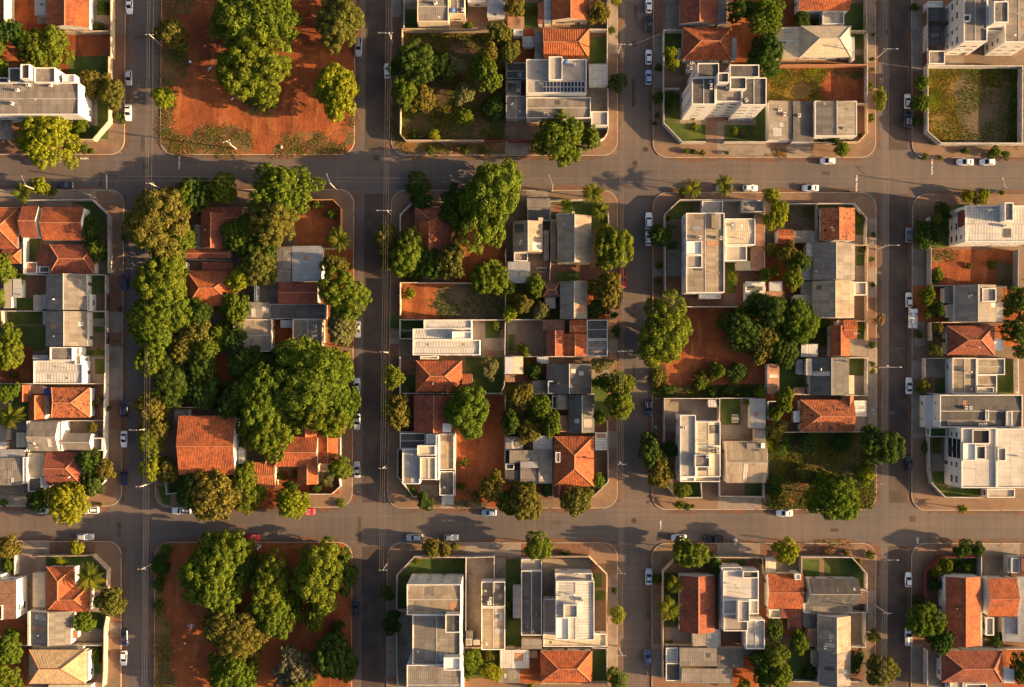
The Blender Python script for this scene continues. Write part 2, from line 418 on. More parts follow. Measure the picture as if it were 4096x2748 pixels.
def tufts():
    for kind, W, bx, dens, z in TUFT:
        n = int((bx[2] - bx[0]) * (bx[3] - bx[1]) * dens)
        mb = MB(); pal = dict(gold=['leaf_gold', 'leaf_gold', 'leaf_olive', 'leaf_yel'], scrub=['leaf_dark', 'leaf_shrub', 'leaf_olive'], weeds=['leaf_dry', 'leaf_olive', 'leaf_dry', 'leaf_olive'], dry=['leaf_dry', 'leaf_olive', 'leaf_shrub'],
                              grass=['leaf_shrub'], soil=['leaf_shrub', 'leaf_dry'])[kind]
        ox, oy = rnd.uniform(0, 99), rnd.uniform(0, 99)
        for _ in range(min(n, 15000)):
            x, y = rnd.uniform(bx[0], bx[2]), rnd.uniform(bx[1], bx[3])
            if abs(x) > 150 or abs(y) > 115 or not pip(x, y, W): continue
            if kind in ('weeds', 'gold', 'dry'): x += rnd.gauss(0, .7); y += rnd.gauss(0, .7)
            f = math.sin(x * .55 + ox + 1.3 * math.sin(y * .31)) + math.sin(y * .62 + oy + 1.1 * math.sin(x * .27))
            if kind != 'grass' and f < rnd.gauss(-.5, .6): continue
            s_ = rnd.uniform(.08, .20) * (1.7 if kind == 'scrub' and f > .5 else 1)
            if kind in ('grass', 'soil'): s_ *= .5
            m = pal[min(len(pal) - 1, int((f + 2) / 4 * len(pal) * .8 + rnd.random() * 1.2))]
            for q in range(3):
                a = rnd.uniform(0, 6.28); h_ = s_ * rnd.uniform(.5, 1.3)
                dx, dy = math.cos(a) * s_, math.sin(a) * s_
                ex, ey = -math.sin(a) * s_ * .35, math.cos(a) * s_ * .35
                mb.face([(x - ex, y - ey, z), (x + ex, y + ey, z), (x + dx + ex * 1.6, y + dy + ey * 1.6, z + h_), (x + dx - ex * 1.6, y + dy - ey * 1.6, z + h_ * .8)], m)
        if mb.f: tag(mb.build('ground_cover', org=(bx[0], bx[1], 0)), 'loose weeds and grass tufts growing over the lot', None, None, 'stuff')

# ---------------- buildings ----------------
SHEETS = ('tan', 'fibre', 'dark', 'metal', 'ribwhite', 'cream', 'clay')
WALLM = dict(white='white', cream='wallcream', grey='grey', maroon='maroon', brick='brickwall')
def solid(mb, V, F, th, m, under):
    """top faces F with a real thickness th"""
    cnt = {}
    for f in F:
        for i in range(len(f)):
            e = (f[i], f[(i + 1) % len(f)]); k = tuple(sorted(e)); cnt.setdefault(k, []).append(e)
    mb.mesh(V, F, m)
    Vb = [(p_[0], p_[1], p_[2] - th) for p_ in V]
    mb.mesh(Vb, [f[::-1] for f in F], under)
    for k, es in cnt.items():
        if len(es) == 1:
            a, b_ = es[0]
            mb.face([Vb[a], Vb[b_], V[b_], V[a]], under)
def ccw(V, F):
    out = []
    for f in F:
        a, b_, c_ = (Vector(V[i]) for i in f[:3])
        out.append(f if (b_ - a).cross(c_ - a).z > 0 else f[::-1])
    return out

WIN = {}
def win_data(w, h):
    k = (round(w, 1), round(h, 1))
    if k not in WIN:
        mb = MB(); f = .07
        for (a, b_, c_, d) in ((-w / 2, -h / 2, -w / 2 + f, h / 2), (w / 2 - f, -h / 2, w / 2, h / 2), (-w / 2 + f, h / 2 - f, w / 2 - f, h / 2), (-w / 2 + f, -h / 2, w / 2 - f, -h / 2 + f), (-.03, -h / 2 + f, .03, h / 2 - f)):
            mb.box(a, -.02, b_, c_, .05, d, 'frame')
        mb.box(-w / 2 - .08, -.02, -h / 2 - .07, w / 2 + .08, .10, -h / 2 - .004, 'frame')
        fr = mb.data('window_frame')
        mb = MB(); mb.box(-w / 2 + f * .5, -.02, -h / 2 + f * .5, w / 2 - f * .5, .022, h / 2 - f * .5, 'glass')
        WIN[k] = (mb.data('window'), fr)
    return WIN[k]
mb = MB(); mb.box(-.45, -.02, 0, .45, .04, 2.1, 'door'); mb.box(-.53, -.02, 0, -.452, .06, 2.18, 'frame'); mb.box(.452, -.02, 0, .53, .06, 2.18, 'frame'); DOOR = mb.data('door')
mb = MB(); mb.tube([(0, 0, 0), (0, 0, .75), (0, 0, .8), (0, 0, .95)], [.62, .74, .7, .2], 'tank', 14); TANKD = mb.data('water_tank')
mb = MB(); mb.box(-.4, -.3, .05, .4, .3, .7, 'acbox'); mb.box(-.36, -.26, -.4, -.28, .26, .05, 'steel'); mb.box(.28, -.26, -.4, .36, .26, .05, 'steel'); mb.tube([(0, 0, .70), (0, 0, .73)], .24, 'tyre', 12); ACD = mb.data('cooling_unit')
mb = MB(); mb.tube([(0, 0, -.4), (0, 0, .7)], .06, 'steel'); mb.tube([(0, 0, .7), (0, 0, .8)], [.16, .1], 'steel'); VENTD = mb.data('vent_pipe')
mb = MB(); mb.box(-.5, -.5, .0, .5, .5, .08, 'pv'); PVD = None
mb = MB(); mb.tube([(0, 0, -.4), (0, 0, .5)], .03, 'steel')
mb.mesh([(.42 * math.cos(a) * r_, -.25 * r_ * r_ + .05, .62 + .42 * math.sin(a) * r_) for r_ in (.01, .6, 1) for a in [6.283 * k / 12 for k in range(12)]],
        [(i * 12 + k, i * 12 + (k + 1) % 12, (i + 1) * 12 + (k + 1) % 12, (i + 1) * 12 + k) for i in range(2) for k in range(12)], 'acbox'); DISHD = mb.data('dish_antenna')
mb = MB(); mb.tube([(0, 0, -.4), (0, 0, 2.2)], .025, 'steel', 6)
for q in range(5): mb.tube([(-.5 + .08 * q, -.6 + .3 * q, 2.1), (.5 - .08 * q, -.6 + .3 * q, 2.1)], .015, 'steel', 5)
mb.tube([(0, -.65, 2.1), (0, .65, 2.1)], .02, 'steel', 5); ANTD = mb.data('antenna')

NB = 0
def b(name, label, prims):
    global NB
    NB += 1
    q0 = prims[0]
    c0 = P((q0[1] + q0[3]) / 2, (q0[2] + q0[4]) / 2, 3.5); org = Vector((c0.x, c0.y, GZ))
    th = empty(name, org)
    tag(th, label, name.replace('_', ' '), 'buildings of the town blocks')
    def part(mb, nm, parent=None, uv=None):
        o = mb.build(nm, parent or th, org, uv); return o
    rects = []
    for q in prims:
        if q[0] in 'FRS':
            h = q[5] if q[0] != 'R' else q[5]
            a = P(q[1], q[4], h); c_ = P(q[3], q[2], h)
            rects.append((a.x, a.y, c_.x, c_.y, h))
    def sheets(ro, V, F, alongx):
        for _ in range(rnd.choice((0, 1, 2, 2, 3, 4))):
            f = rnd.choice(F); pts = [Vector(V[i]) for i in f]; n = (pts[1] - pts[0]).cross(pts[2] - pts[0]).normalized()
            if n.z < 0: n = -n
            x0, x1 = min(p_.x for p_ in pts), max(p_.x for p_ in pts); y0, y1 = min(p_.y for p_ in pts), max(p_.y for p_ in pts)
            w_, h_ = rnd.choice(((1.1, 2.3), (1.1, 1.2), (2.2, 2.3), (.6, .6), (1.1, 4.2)))
            if not alongx: w_, h_ = h_, w_
            if x1 - x0 < w_ + .6 or y1 - y0 < h_ + .6: continue
            cx, cy = rnd.uniform(x0 + .3, x1 - w_ - .3), rnd.uniform(y0 + .3, y1 - h_ - .3); q0 = pts[0]
            zz = lambda x, y: q0.z - (n.x * (x - q0.x) + n.y * (y - q0.y)) / n.z
            c4 = [(cx, cy), (cx + w_, cy), (cx + w_, cy + h_), (cx, cy + h_)]
            mm = rnd.choice(('ribwhite', 'cream', 'dark', 'fibre', 'metal', 'clay'))
            mb = MB(); solid(mb, [(x, y, zz(x, y) + .035) for x, y in c4], [(0, 1, 2, 3)], .03, mm, mm); part(mb, 'roof_sheet', ro, 'x' if alongx else 'y')
    def blocked(x, y, z, me):
        for i, r_ in enumerate(rects):
            if i != me and r_[0] - .1 < x < r_[2] + .1 and r_[1] - .1 < y < r_[3] + .1 and r_[4] > z - .6: return True
        return False
    tall = max(r_[4] for r_ in rects) if rects else 3
    def windows(x0, y0, x1, y1, h, me, first):
        floors = max(1, int((h - .3) / 2.75))
        small = name == 'apartment_tower'
        for (ax, ay, bx, by, rz) in ((x0, y0, x1, y0, math.pi), (x0, y1, x1, y1, 0), (x0, y0, x0, y1, math.pi / 2), (x1, y0, x1, y1, -math.pi / 2)):
            L = math.hypot(bx - ax, by - ay)
            if L < 2.2: continue
            step = 2.6 if small else 3.3
            n = max(1, int((L - .8) / step)); dr = rnd.randint(0, n - 1)
            for i in range(n):
                f = (i + .5) / n; wx, wy = lerp(ax, bx, f), lerp(ay, by, f)
                nx, ny = -math.sin(rz), math.cos(rz)
                for fl in range(floors):
                    z = 2.75 * fl + 1.65
                    if z + .8 > h: continue
                    if blocked(wx + nx * .5, wy + ny * .5, z, me): continue
                    if not small and rnd.random() < .15: continue
                    if fl == 0 and i == dr and first and L > 3.5:
                        inst('door', DOOR, th, (wx - org.x, wy - org.y, .02), (0, 0, rz)); continue
                    w_, h_ = ((1.2, .85) if rnd.random() < .6 else (1.7, 1.0)) if small else rnd.choice(((1.4, 1.1), (1.1, 1.0), (1.8, 1.2), (.7, .6)))
                    gl, fr = win_data(w_, h_)
                    wo = inst('window', gl, th, (wx - org.x, wy - org.y, z), (0, 0, rz))
                    inst('window_frame', fr, wo)
    ri = -1
    for qi, q in enumerate(prims):
        typ = q[0]; j = rnd.uniform(.004, .03)
        if typ == 'R' and q[10] in SHEETS: q = q[:6] + (q[6] + .7,) + q[7:]
        if typ == 'F':
            ri += 1
            _, x0, y0, x1, y1, h, rm, wm = q[:8]; par = q[8] if len(q) > 8 else .42
            h = h + rnd.uniform(-.03, .03); a = P(x0, y1, h); c_ = P(x1, y0, h)
            X0, Y0, X1, Y1 = a.x + j, a.y + j, c_.x - j, c_.y - j
            t_ = min(.2, (X1 - X0) * .25, (Y1 - Y0) * .25); wmat = WALLM.get(wm, 'white')
            mb = MB(); zr = h - par
            o_ = [(X0, Y0), (X1, Y0), (X1, Y1), (X0, Y1)]; i_ = [(X0 + t_, Y0 + t_), (X1 - t_, Y0 + t_), (X1 - t_, Y1 - t_), (X0 + t_, Y1 - t_)]
            for k in range(4):
                k2 = (k + 1) % 4
                mb.face([(*o_[k], GZ), (*o_[k2], GZ), (*o_[k2], h), (*o_[k], h)], wmat)
                mb.face([(*o_[k], h), (*o_[k2], h), (*i_[k2], h), (*i_[k], h)], wmat)
                mb.face([(*i_[k2], zr - .3), (*i_[k], zr - .3), (*i_[k], h), (*i_[k2], h)], wmat)
            part(mb, 'wall')
            mb = MB(); e = t_ - .03; lx, ly = X1 - X0, Y1 - Y0
            if rm in SHEETS and min(lx, ly) > 2:
                up = min(par - .1, min(lx, ly) * .03)
                if lx > ly:
                    ym = (Y0 + Y1) / 2; V = [(X0 + e, Y0 + e, zr), (X1 - e, Y0 + e, zr), (X1 - e, ym, zr + up), (X0 + e, ym, zr + up), (X1 - e, Y1 - e, zr), (X0 + e, Y1 - e, zr)]
                    F = ccw(V, [(0, 1, 2, 3), (3, 2, 4, 5)])
                else:
                    xm = (X0 + X1) / 2; V = [(X0 + e, Y0 + e, zr), (X0 + e, Y1 - e, zr), (xm, Y1 - e, zr + up), (xm, Y0 + e, zr + up), (X1 - e, Y1 - e, zr), (X1 - e, Y0 + e, zr)]
                    F = ccw(V, [(0, 1, 2, 3), (3, 2, 4, 5)])
            else:
                V = [(X0 + e, Y0 + e, zr), (X1 - e, Y0 + e, zr), (X1 - e, Y1 - e, zr), (X0 + e, Y1 - e, zr)]; F = [(0, 1, 2, 3)]
            solid(mb, V, F, .1, rm, 'grey')
            ro = part(mb, 'roof', uv='x' if lx > ly else 'y')
            if rm in SHEETS and min(lx, ly) > 3: sheets(ro, V, F, lx > ly)
            if rm in SHEETS and min(lx, ly) > 4:
                mb = MB()
                if lx > ly: mb.box(X0 + t_, ym - .11, zr + up - .02, X1 - t_, ym + .11, zr + up + .05, 'greycap')
                else: mb.box(xm - .11, Y0 + t_, zr + up - .02, xm + .11, Y1 - t_, zr + up + .05, 'greycap')
                part(mb, 'ridge_cap', ro)
            if h > 2.4: windows(X0, Y0, X1, Y1, zr, ri, qi == 0)
            if lx > 5 and ly > 5 and qi < 3:
                for _ in range(rnd.choice((1, 2, 3))):
                    d_, nm = rnd.choice(((ACD, 'cooling_unit'), (VENTD, 'vent_pipe'), (DISHD, 'dish_antenna'), (ANTD, 'antenna'), (VENTD, 'vent_pipe')))
                    px, py = rnd.uniform(X0 + 1, X1 - 1), rnd.uniform(Y0 + 1, Y1 - 1)
                    if not any(i != ri and r_[0] - .5 < px < r_[2] + .5 and r_[1] - .5 < py < r_[3] + .5 for i, r_ in enumerate(rects)):
                        inst(nm, d_, th, (px - org.x, py - org.y, zr + .3 - GZ), (0, 0, rnd.uniform(0, 6)))
        elif typ in 'RQ':
            if typ == 'R':
                ri += 1; _, x0, y0, x1, y1, he, hr, ax, iA, iB, rm, wm = q
            else:
                _, x0, y0, x1, y1, he, hr, ax = q; iA = iB = 0; rm, wm = 'fibre', None
            he += rnd.uniform(-.03, .03); a = P(x0, y1, he); c_ = P(x1, y0, he)
            X0, Y0, X1, Y1 = a.x + j, a.y + j, c_.x - j, c_.y - j; lx, ly = X1 - X0, Y1 - Y0
            if ax == 'x':
                ym = (Y0 + Y1) / 2; ra, rb = X0 + iA * lx, X1 - iB * lx
                V = [(X0, Y0, he), (X1, Y0, he), (X1, Y1, he), (X0, Y1, he), (ra, ym, hr), (rb, ym, hr)]
                F = [(0, 1, 5, 4), (2, 3, 4, 5)]
                if iA: F.append((3, 0, 4))
                if iB: F.append((1, 2, 5))
                hips = ([(4, 0), (4, 3)] if iA else []) + ([(5, 1), (5, 2)] if iB else [])
            else:
                xm = (X0 + X1) / 2; ra, rb = Y1 - iA * ly, Y0 + iB * ly     # A = upper end in the plan
                V = [(X0, Y0, he), (X1, Y0, he), (X1, Y1, he), (X0, Y1, he), (xm, ra, hr), (xm, rb, hr)]
                F = [(0, 5, 4, 3), (1, 2, 4, 5)]
                if iA: F.append((2, 3, 4))
                if iB: F.append((0, 1, 5))
                hips = ([(4, 2), (4, 3)] if iA else []) + ([(5, 0), (5, 1)] if iB else [])
            F = ccw(V, F)
            mb = MB(); solid(mb, V, F, .14, rm, 'wallcream' if wm == 'cream' else 'grey')
            ro = part(mb, 'roof', uv=ax)
            if rm in SHEETS and not iA and not iB and min(lx, ly) > 3: sheets(ro, V, F[:2], ax == 'x')
            mb = MB(); cm = 'cap' if rm in ('tile', 'oldtile', 'mosstile', 'ribtile', 'brown', 'beige') else 'greycap'
            for (k1, k2) in [(4, 5)] + hips:
                p1, p2 = Vector(V[k1]), Vector(V[k2])
                if (p2 - p1).length > .2:
                    mb.tube([p1 + Vector((0, 0, .02)), p2 + Vector((0, 0, .02))], .15 if cm == 'cap' else .10, cm, 6)
            if mb.f: part(mb, 'ridge_cap', ro)
            if wm:
                ov = .3; w = WALLM[wm]; mb = MB()
                x0_, y0_, x1_, y1_ = X0 + ov, Y0 + ov, X1 - ov, Y1 - ov
                if ax == 'x':
                    if not iA: x0_ = X0 + .05
                    if not iB: x1_ = X1 - .05
                else:
                    if not iA: y1_ = Y1 - .05
                    if not iB: y0_ = Y0 + .05
                zt = he + .02; ap = hr - .2
                mb.box(x0_, y0_, GZ, x1_, y1_, zt, w)
                sl = (hr - he) / ((ly if ax == 'x' else lx) / 2)
                if ax == 'x':
                    for s_, X_ in ((iA, x0_), (iB, x1_)):
                        if not s_:
                            d = .12 if X_ == x0_ else -.12
                            tri = [(X_, y0_, zt - .16 + sl * ov), (X_, y1_, zt - .16 + sl * ov), (X_, ym, ap)]; tr2 = [(X_ + d, p_[1], p_[2]) for p_ in tri]
                            mb.mesh(tri + tr2, [(0, 1, 2), (5, 4, 3), (0, 3, 4, 1), (1, 4, 5, 2), (2, 5, 3, 0)], w)
                else:
                    for s_, Y_ in ((iA, y1_), (iB, y0_)):
                        if not s_:
                            d = -.12 if Y_ == y1_ else .12
                            tri = [(x0_, Y_, zt - .16 + sl * ov), (x1_, Y_, zt - .16 + sl * ov), (xm, Y_, ap)]; tr2 = [(p_[0], Y_ + d, p_[2]) for p_ in tri]
                            mb.mesh(tri + tr2, [(0, 1, 2), (5, 4, 3), (0, 3, 4, 1), (1, 4, 5, 2), (2, 5, 3, 0)], w)
                part(mb, 'wall')
                if he > 2.8: windows(x0_, y0_, x1_, y1_, he, ri, qi == 0)
                if typ == 'R' and qi == 0 and rnd.random() < .55:
                    f = rnd.uniform(.25, .75); z_ = lerp(he, hr, .5)
                    px, py = (lerp(X0, X1, f), lerp(Y0, Y1, .25 + .0)) if ax == 'x' else (lerp(X0, X1, .25), lerp(Y0, Y1, f))
                    d_, nm = rnd.choice(((ANTD, 'antenna'), (DISHD, 'dish_antenna'), (VENTD, 'vent_pipe')))
                    inst(nm, d_, th, (px - org.x, py - org.y, z_ - GZ + .1), (0, 0, rnd.uniform(0, 6)))
        elif typ == 'S':
            ri += 1
            _, x0, y0, x1, y1, h, rm = q; h += rnd.uniform(-.05, .05); a = P(x0, y1, h); c_ = P(x1, y0, h)
            X0, Y0, X1, Y1 = a.x + j, a.y + j, c_.x - j, c_.y - j; lx, ly = X1 - X0, Y1 - Y0
            sx_ = lx < ly; dz = min(.35, .05 * min(lx, ly)) * rnd.choice((1, -1))
            V = [(X0, Y0, h + (-dz if sx_ else -dz)), (X1, Y0, h + (dz if sx_ else -dz)), (X1, Y1, h + dz), (X0, Y1, h + (-dz if sx_ else dz))]
            mb = MB(); solid(mb, V, [(0, 1, 2, 3)], .06, rm if rm not in ('blue', 'void', 'white', 'slab', 'conc', 'grey') else rm, 'grey')
            roS = part(mb, 'roof', uv='x' if not sx_ else 'y')
            if rm in SHEETS and min(lx, ly) > 3.2: sheets(roS, V, [(0, 1, 2, 3)], not sx_)
            mb = MB(); e = min(.2, lx * .2, ly * .2)
            if name == 'carport' or h > 4.6:
                for px in (X0 + e, X1 - e - .12):
                    for py in (Y0 + e, Y1 - e - .12): mb.box(px, py, GZ, px + .12, py + .12, h - abs(dz) - .08, 'steel')
                part(mb, 'post')
            else:
                mb.box(X0 + e, Y0 + e, GZ, X1 - e, Y1 - e, h - abs(dz) - .07, 'wallcream' if NB % 3 == 0 else 'white'); part(mb, 'wall')
        elif typ == 'X':
            _, x0, y0, x1, y1, z0, z1, mm, nm, hr_ = q; a = P(x0, y1, hr_); c_ = P(x1, y0, hr_)
            mb = MB(); mb.box(a.x, a.y, z0, c_.x, c_.y, z1, mm); part(mb, nm)
        elif typ in 'AKD':
            _, x, y, h = q; p_ = P(x, y, h)
            d_, nm = dict(A=(ACD, 'cooling_unit'), K=(TANKD, 'water_tank'), D=(VENTD, 'vent_pipe'))[typ]
            inst(nm, d_, th, (p_.x - org.x, p_.y - org.y, h - GZ - .1), (0, 0, rnd.choice((0, 1.571))))
        elif typ == 'V':
            _, x0, y0, x1, y1, h, nx, ny = q; a = P(x0, y1, h); c_ = P(x1, y0, h); dx, dy = (c_.x - a.x) / nx, (c_.y - a.y) / ny
            mb = MB(); mb.box(-dx / 2 + .04, -dy / 2 + .04, 0, dx / 2 - .04, dy / 2 - .04, .035, 'pvframe'); mb.box(-dx / 2 + .1, -dy / 2 + .1, .03, dx / 2 - .1, dy / 2 - .1, .042, 'pv'); mb.box(-.05, -dy / 2 + .1, -.45, .05, -dy / 2 + .16, .0, 'steel'); mb.box(-.05, dy / 2 - .16, -.45, .05, dy / 2 - .1, 0, 'steel')
            pd = mb.data('solar_panel')
            for i in range(nx):
                for k in range(ny):
                    inst('solar_panel', pd, th, (a.x + dx * (i + .5) - org.x, a.y + dy * (k + .5) - org.y, h - GZ))

def w(label, pts, h, col, gates=()):
    W = [P(x, y, h) for x, y in pts]; n = len(W); th = .1
    Lf, Rt = [], []
    for i in range(n):
        d1 = (W[i] - W[i - 1]).normalized() if i else (W[1] - W[0]).normalized()
        d2 = (W[i + 1] - W[i]).normalized() if i < n - 1 else d1
        if i == 0: d1 = d2
        n1 = Vector((-d1.y, d1.x, 0)); n2 = Vector((-d2.y, d2.x, 0)); m = (n1 + n2)
        if m.length < .3: m = n1 * 1.0
        m.normalize(); k = th / max(.35, m.dot(n1)); Lf.append(W[i] + m * k); Rt.append(W[i] - m * k)
    mat = dict(white='lotwhite', cream='lotcream').get(col) or WALLM[col]; mb = MB(); dz = rnd.uniform(-.04, .04); zt = h + dz
    ring = Lf + Rt[::-1]; N_ = len(ring)
    for i in range(N_):
        a, b_ = ring[i], ring[(i + 1) % N_]
        mb.face([(b_.x, b_.y, GZ - .1), (a.x, a.y, GZ - .1), (a.x, a.y, zt), (b_.x, b_.y, zt)], mat)
    for i in range(n - 1):
        q = [Lf[i], Rt[i], Rt[i + 1], Lf[i + 1]]
        mb.face([(p_.x, p_.y, zt) for p_ in q], mat)
    c0 = W[0]; o = mb.build('boundary_wall', org=(c0.x, c0.y, GZ))
    tag(o, label, 'wall', 'boundary walls of the lots')
    for (x, ya, yb, gm) in gates:      # sheet gates set in a street wall that runs up the plan
        a, b_ = P(x, ya, h), P(x, yb, h); mb = MB(); z1 = h - .35
        mb.box(a.x - .13, b_.y, GZ + .05, a.x + .13, a.y, z1, gm)
        for k in range(1, int((a.y - b_.y) / .5)): mb.box(a.x - .16, b_.y + .5 * k - .03, GZ + .05, a.x + .16, b_.y + .5 * k + .03, z1 - .04, gm)
        go = mb.build('gate', o, (c0.x, c0.y, GZ))
    return o

# ---------------- trees ----------------
def crown_mesh(seed, nmaj, nleaf, leaf, flat=.78, maj=(.30, .44), bump=(.30, .42), spread=.66, loose=0.0):
    """a crown of big billowing boughs, each covered with leafy bumps; gaps stay open between the boughs"""
    r_ = random.Random(seed); V, F = [], []
    ph = [r_.uniform(0, 6.28) for _ in range(3)]
    boughs = []
    for i in range(nmaj):
        f = math.sqrt((i + .5) / nmaj); a = i * 2.39996 + r_.uniform(-.3, .3)
        rim = 1 + .14 * math.sin(2 * a + ph[0]) + .13 * math.sin(3 * a + ph[1])
        d = f * spread * rim * r_.uniform(.88, 1.1); rl = r_.uniform(*maj) * (1.05 - .25 * f)
        z = (math.sqrt(max(.02, 1 - (d * 1.02) ** 2)) - .42) * flat * .92 + r_.uniform(-.12, .12) - (.10 if f > .8 else 0)
        boughs.append((Vector((math.cos(a) * d, math.sin(a) * d, z)), rl))
    for i in range(nmaj // 3):      # drooping skirt
        a = r_.uniform(0, 6.28); rl = r_.uniform(*maj) * .75
        boughs.append((Vector((math.cos(a) * spread * .95, math.sin(a) * spread * .95, -.32 * flat)), rl))
    bumps = []
    for bp_, rl in boughs:
        nb = 13
        for k in range(nb):
            zz = 1 - 1.5 * (k + .5) / nb; q = math.sqrt(max(0, 1 - zz * zz)); a = k * 2.39996 + seed + r_.uniform(-.3, .3)
            dirv = Vector((math.cos(a) * q, math.sin(a) * q, zz)); br = rl * r_.uniform(*bump)
            bumps.append((bp_ + Vector((dirv.x, dirv.y, dirv.z * .9)) * (rl - br * .55) * r_.uniform(.9, 1.06), br, dirv))
    tot = sum(l[1] ** 2 for l in bumps)
    for cpos, rl, out in bumps:
        for _ in range(int(nleaf * rl * rl / tot)):
            while True:
                d = Vector((r_.gauss(0, 1), r_.gauss(0, 1), r_.gauss(0, 1))).normalized()
                if d.dot(out) + .3 * d.z > -.25: break
            p_ = cpos + d * rl * (r_.uniform(.85, 1.06) if r_.random() < .85 else r_.uniform(.5, 1.25 + loose))
            nrm = (d + Vector((r_.gauss(0, .34), r_.gauss(0, .34), r_.gauss(0, .34)))).normalized()
            a = nrm.cross(Vector((r_.gauss(0, 1), r_.gauss(0, 1), r_.gauss(0, 1)))); a.normalize(); c_ = nrm.cross(a)
            s_ = leaf * r_.uniform(.6, 1.35); i = len(V)
            V += [tuple(p_ - a * s_), tuple(p_ - c_ * s_ * .62), tuple(p_ + a * s_), tuple(p_ + c_ * s_ * .62)]; F.append((i, i + 1, i + 2, i + 3))
    me = bpy.data.meshes.new('crown'); me.from_pydata(V, [], F); me.materials.append(MAT['leaf_mid']); me.update()
    return me
CROWN = dict(big=[crown_mesh(11 + i, (9, 24, 15, 19, 12, 28)[i], 25000, .031, (.78, .7, .85, .78, .9, .72)[i], ((.34, .5), (.2, .38), (.24, .46), (.26, .4), (.3, .5), (.18, .36))[i], (.26, .42), (.60, .70, .66, .66, .60, .72)[i]) for i in range(6)],
             med=[crown_mesh(31 + i, (7, 12, 9, 15, 6)[i], 10500, .043, .80, ((.38, .52), (.24, .44), (.30, .5), (.22, .4), (.4, .55))[i]) for i in range(5)],
             loose=[crown_mesh(51 + i, 14 + 2 * i, 8000, .050, .8, (.22, .38), (.30, .45), .72, .5) for i in range(3)],
             small=[crown_mesh(71 + i, 5, 1500, .10, .85, (.42, .56)) for i in range(3)])
def trunk_mesh(seed):
    r_ = random.Random(seed); mb = MB()
    mb.tube([(0, 0, -.05), (.01, 0, .3), (.03, .02, .75), (.02, .03, 1.0)], [.075, .055, .045, .035], 'bark', 9)
    for k in range(6):
        a = k * 1.05 + r_.uniform(-.3, .3); s_ = r_.uniform(.5, .75)
        mb.tube([(.02, .02, .7 + .05 * k), (math.cos(a) * s_ * .45, math.sin(a) * s_ * .45, .98 + .03 * k), (math.cos(a) * s_, math.sin(a) * s_, 1.25 + .05 * k)], [.032, .022, .008], 'bark', 6)
    return mb.data('trunk', smooth=True)
TRUNK = [trunk_mesh(i) for i in range(3)]
def frond_mesh():
    mb = MB(); n = 14; prev = None
    sp = [Vector((f, 0, .30 * math.sin(f * 2.3) - .42 * f * f)) for f in [k / n for k in range(n + 1)]]
    mb.tube(sp, [.018 * (1 - .8 * k / n) + .003 for k in range(n + 1)], 'leaf_palm', 5)
    for k in range(2, n + 1):
        p_ = sp[k]; L = .30 * math.sin(math.pi * (.18 + .80 * k / n)) + .05
        for sgn in (1, -1):
            for off in (0, .035):
                q = p_ - Vector((off, 0, -.004)); tip = q + Vector((L * .55, sgn * L, -.12 * L / .3))
                mb.face([q, q + Vector((.022, sgn * .02, .004)), tip, q + Vector((-.012, sgn * .03, 0))], 'leaf_palm')
    return mb.data('frond')
FROND = frond_mesh()
mb = MB(); mb.tube([(0, 0, 0), (.01, .01, .5), (0, 0, 1.0), (0, 0, 1.06)], [.20, .15, .14, .05], 'bark', 9); PTRUNK = mb.data('trunk', smooth=True)
TN = 0
def setmat(o, m):
    o.material_slots[0].link = 'OBJECT'; o.material_slots[0].material = MAT[m]
def tr(label, x, y, r, h, kind, ry=1.0):
    global TN
    TN += 1
    zc = h * .62; p_ = P(x, y, zc); rm = r * SC / S * (HC - zc) / HC
    q = random.Random(TN * 13 + 5); rz = q.uniform(0, 6.28)
    base = (p_.x, p_.y, GZ)
    if kind == 'palm':
        th = empty('palm_tree', base, rz); tag(th, label, 'palm tree', 'palm trees')
        inst('trunk', PTRUNK, th, sc=(.9, .9, h * .78))
        n = 15
        for k in range(n):
            a = k * 2.39996 + q.uniform(-.2, .2); L = rm * q.uniform(.85, 1.12)
            inst('frond', FROND, th, (0, 0, h * .78), (0, q.uniform(-.55, .18), a), (L, L, L))
        return
    sh = kind in ('shrub', 'dry2') or h <= 2.6
    lm = dict(dry2='dry').get(kind, kind)
    name = 'shrub' if sh else 'tree'
    if sh:
        me = CROWN['small'][TN % 3]; sz = max(h * .6, .3)
        o = inst(name, me, None, (base[0], base[1], GZ + sz * .45), (0, 0, rz if ry == 1 else 0), (rm, rm * ry, sz)); setmat(o, 'leaf_' + lm)
        tag(o, label, 'shrub', 'shrubs of the gardens and verges')
        return
    th = empty('tree', base); tag(th, label, 'tree', 'trees of the town blocks')
    fam = 'loose' if (kind in ('olive', 'pale', 'grey') and TN % 3) else ('big' if rm > 3.4 else 'med')
    if kind == 'dry': fam = 'small'
    me = CROWN[fam][TN % len(CROWN[fam])]
    sz = min(.50 * h, .82 * rm * max(1, ry)) / .85; zc_ = h - sz * .92
    if kind == 'dry': rm *= .75
    rm *= q.uniform(.97, 1.05); asp = q.uniform(.9, 1.1) if ry == 1 else 1
    if ry != 1: rz = q.choice((0, math.pi)) + q.uniform(-.15, .15)
    o = inst('crown', me, th, (0, 0, zc_ - GZ), (0, 0, rz), (rm * 1.2 * asp, rm * ry * 1.2 / asp, sz * 1.08)); setmat(o, 'leaf_' + lm)
    ts = zc_ / 1.05
    inst('trunk', TRUNK[TN % 3], th, (0, 0, 0), (0, 0, rz), (rm * .62 if rm * .62 < ts else ts, rm * .62 if rm * .62 < ts else ts, ts))

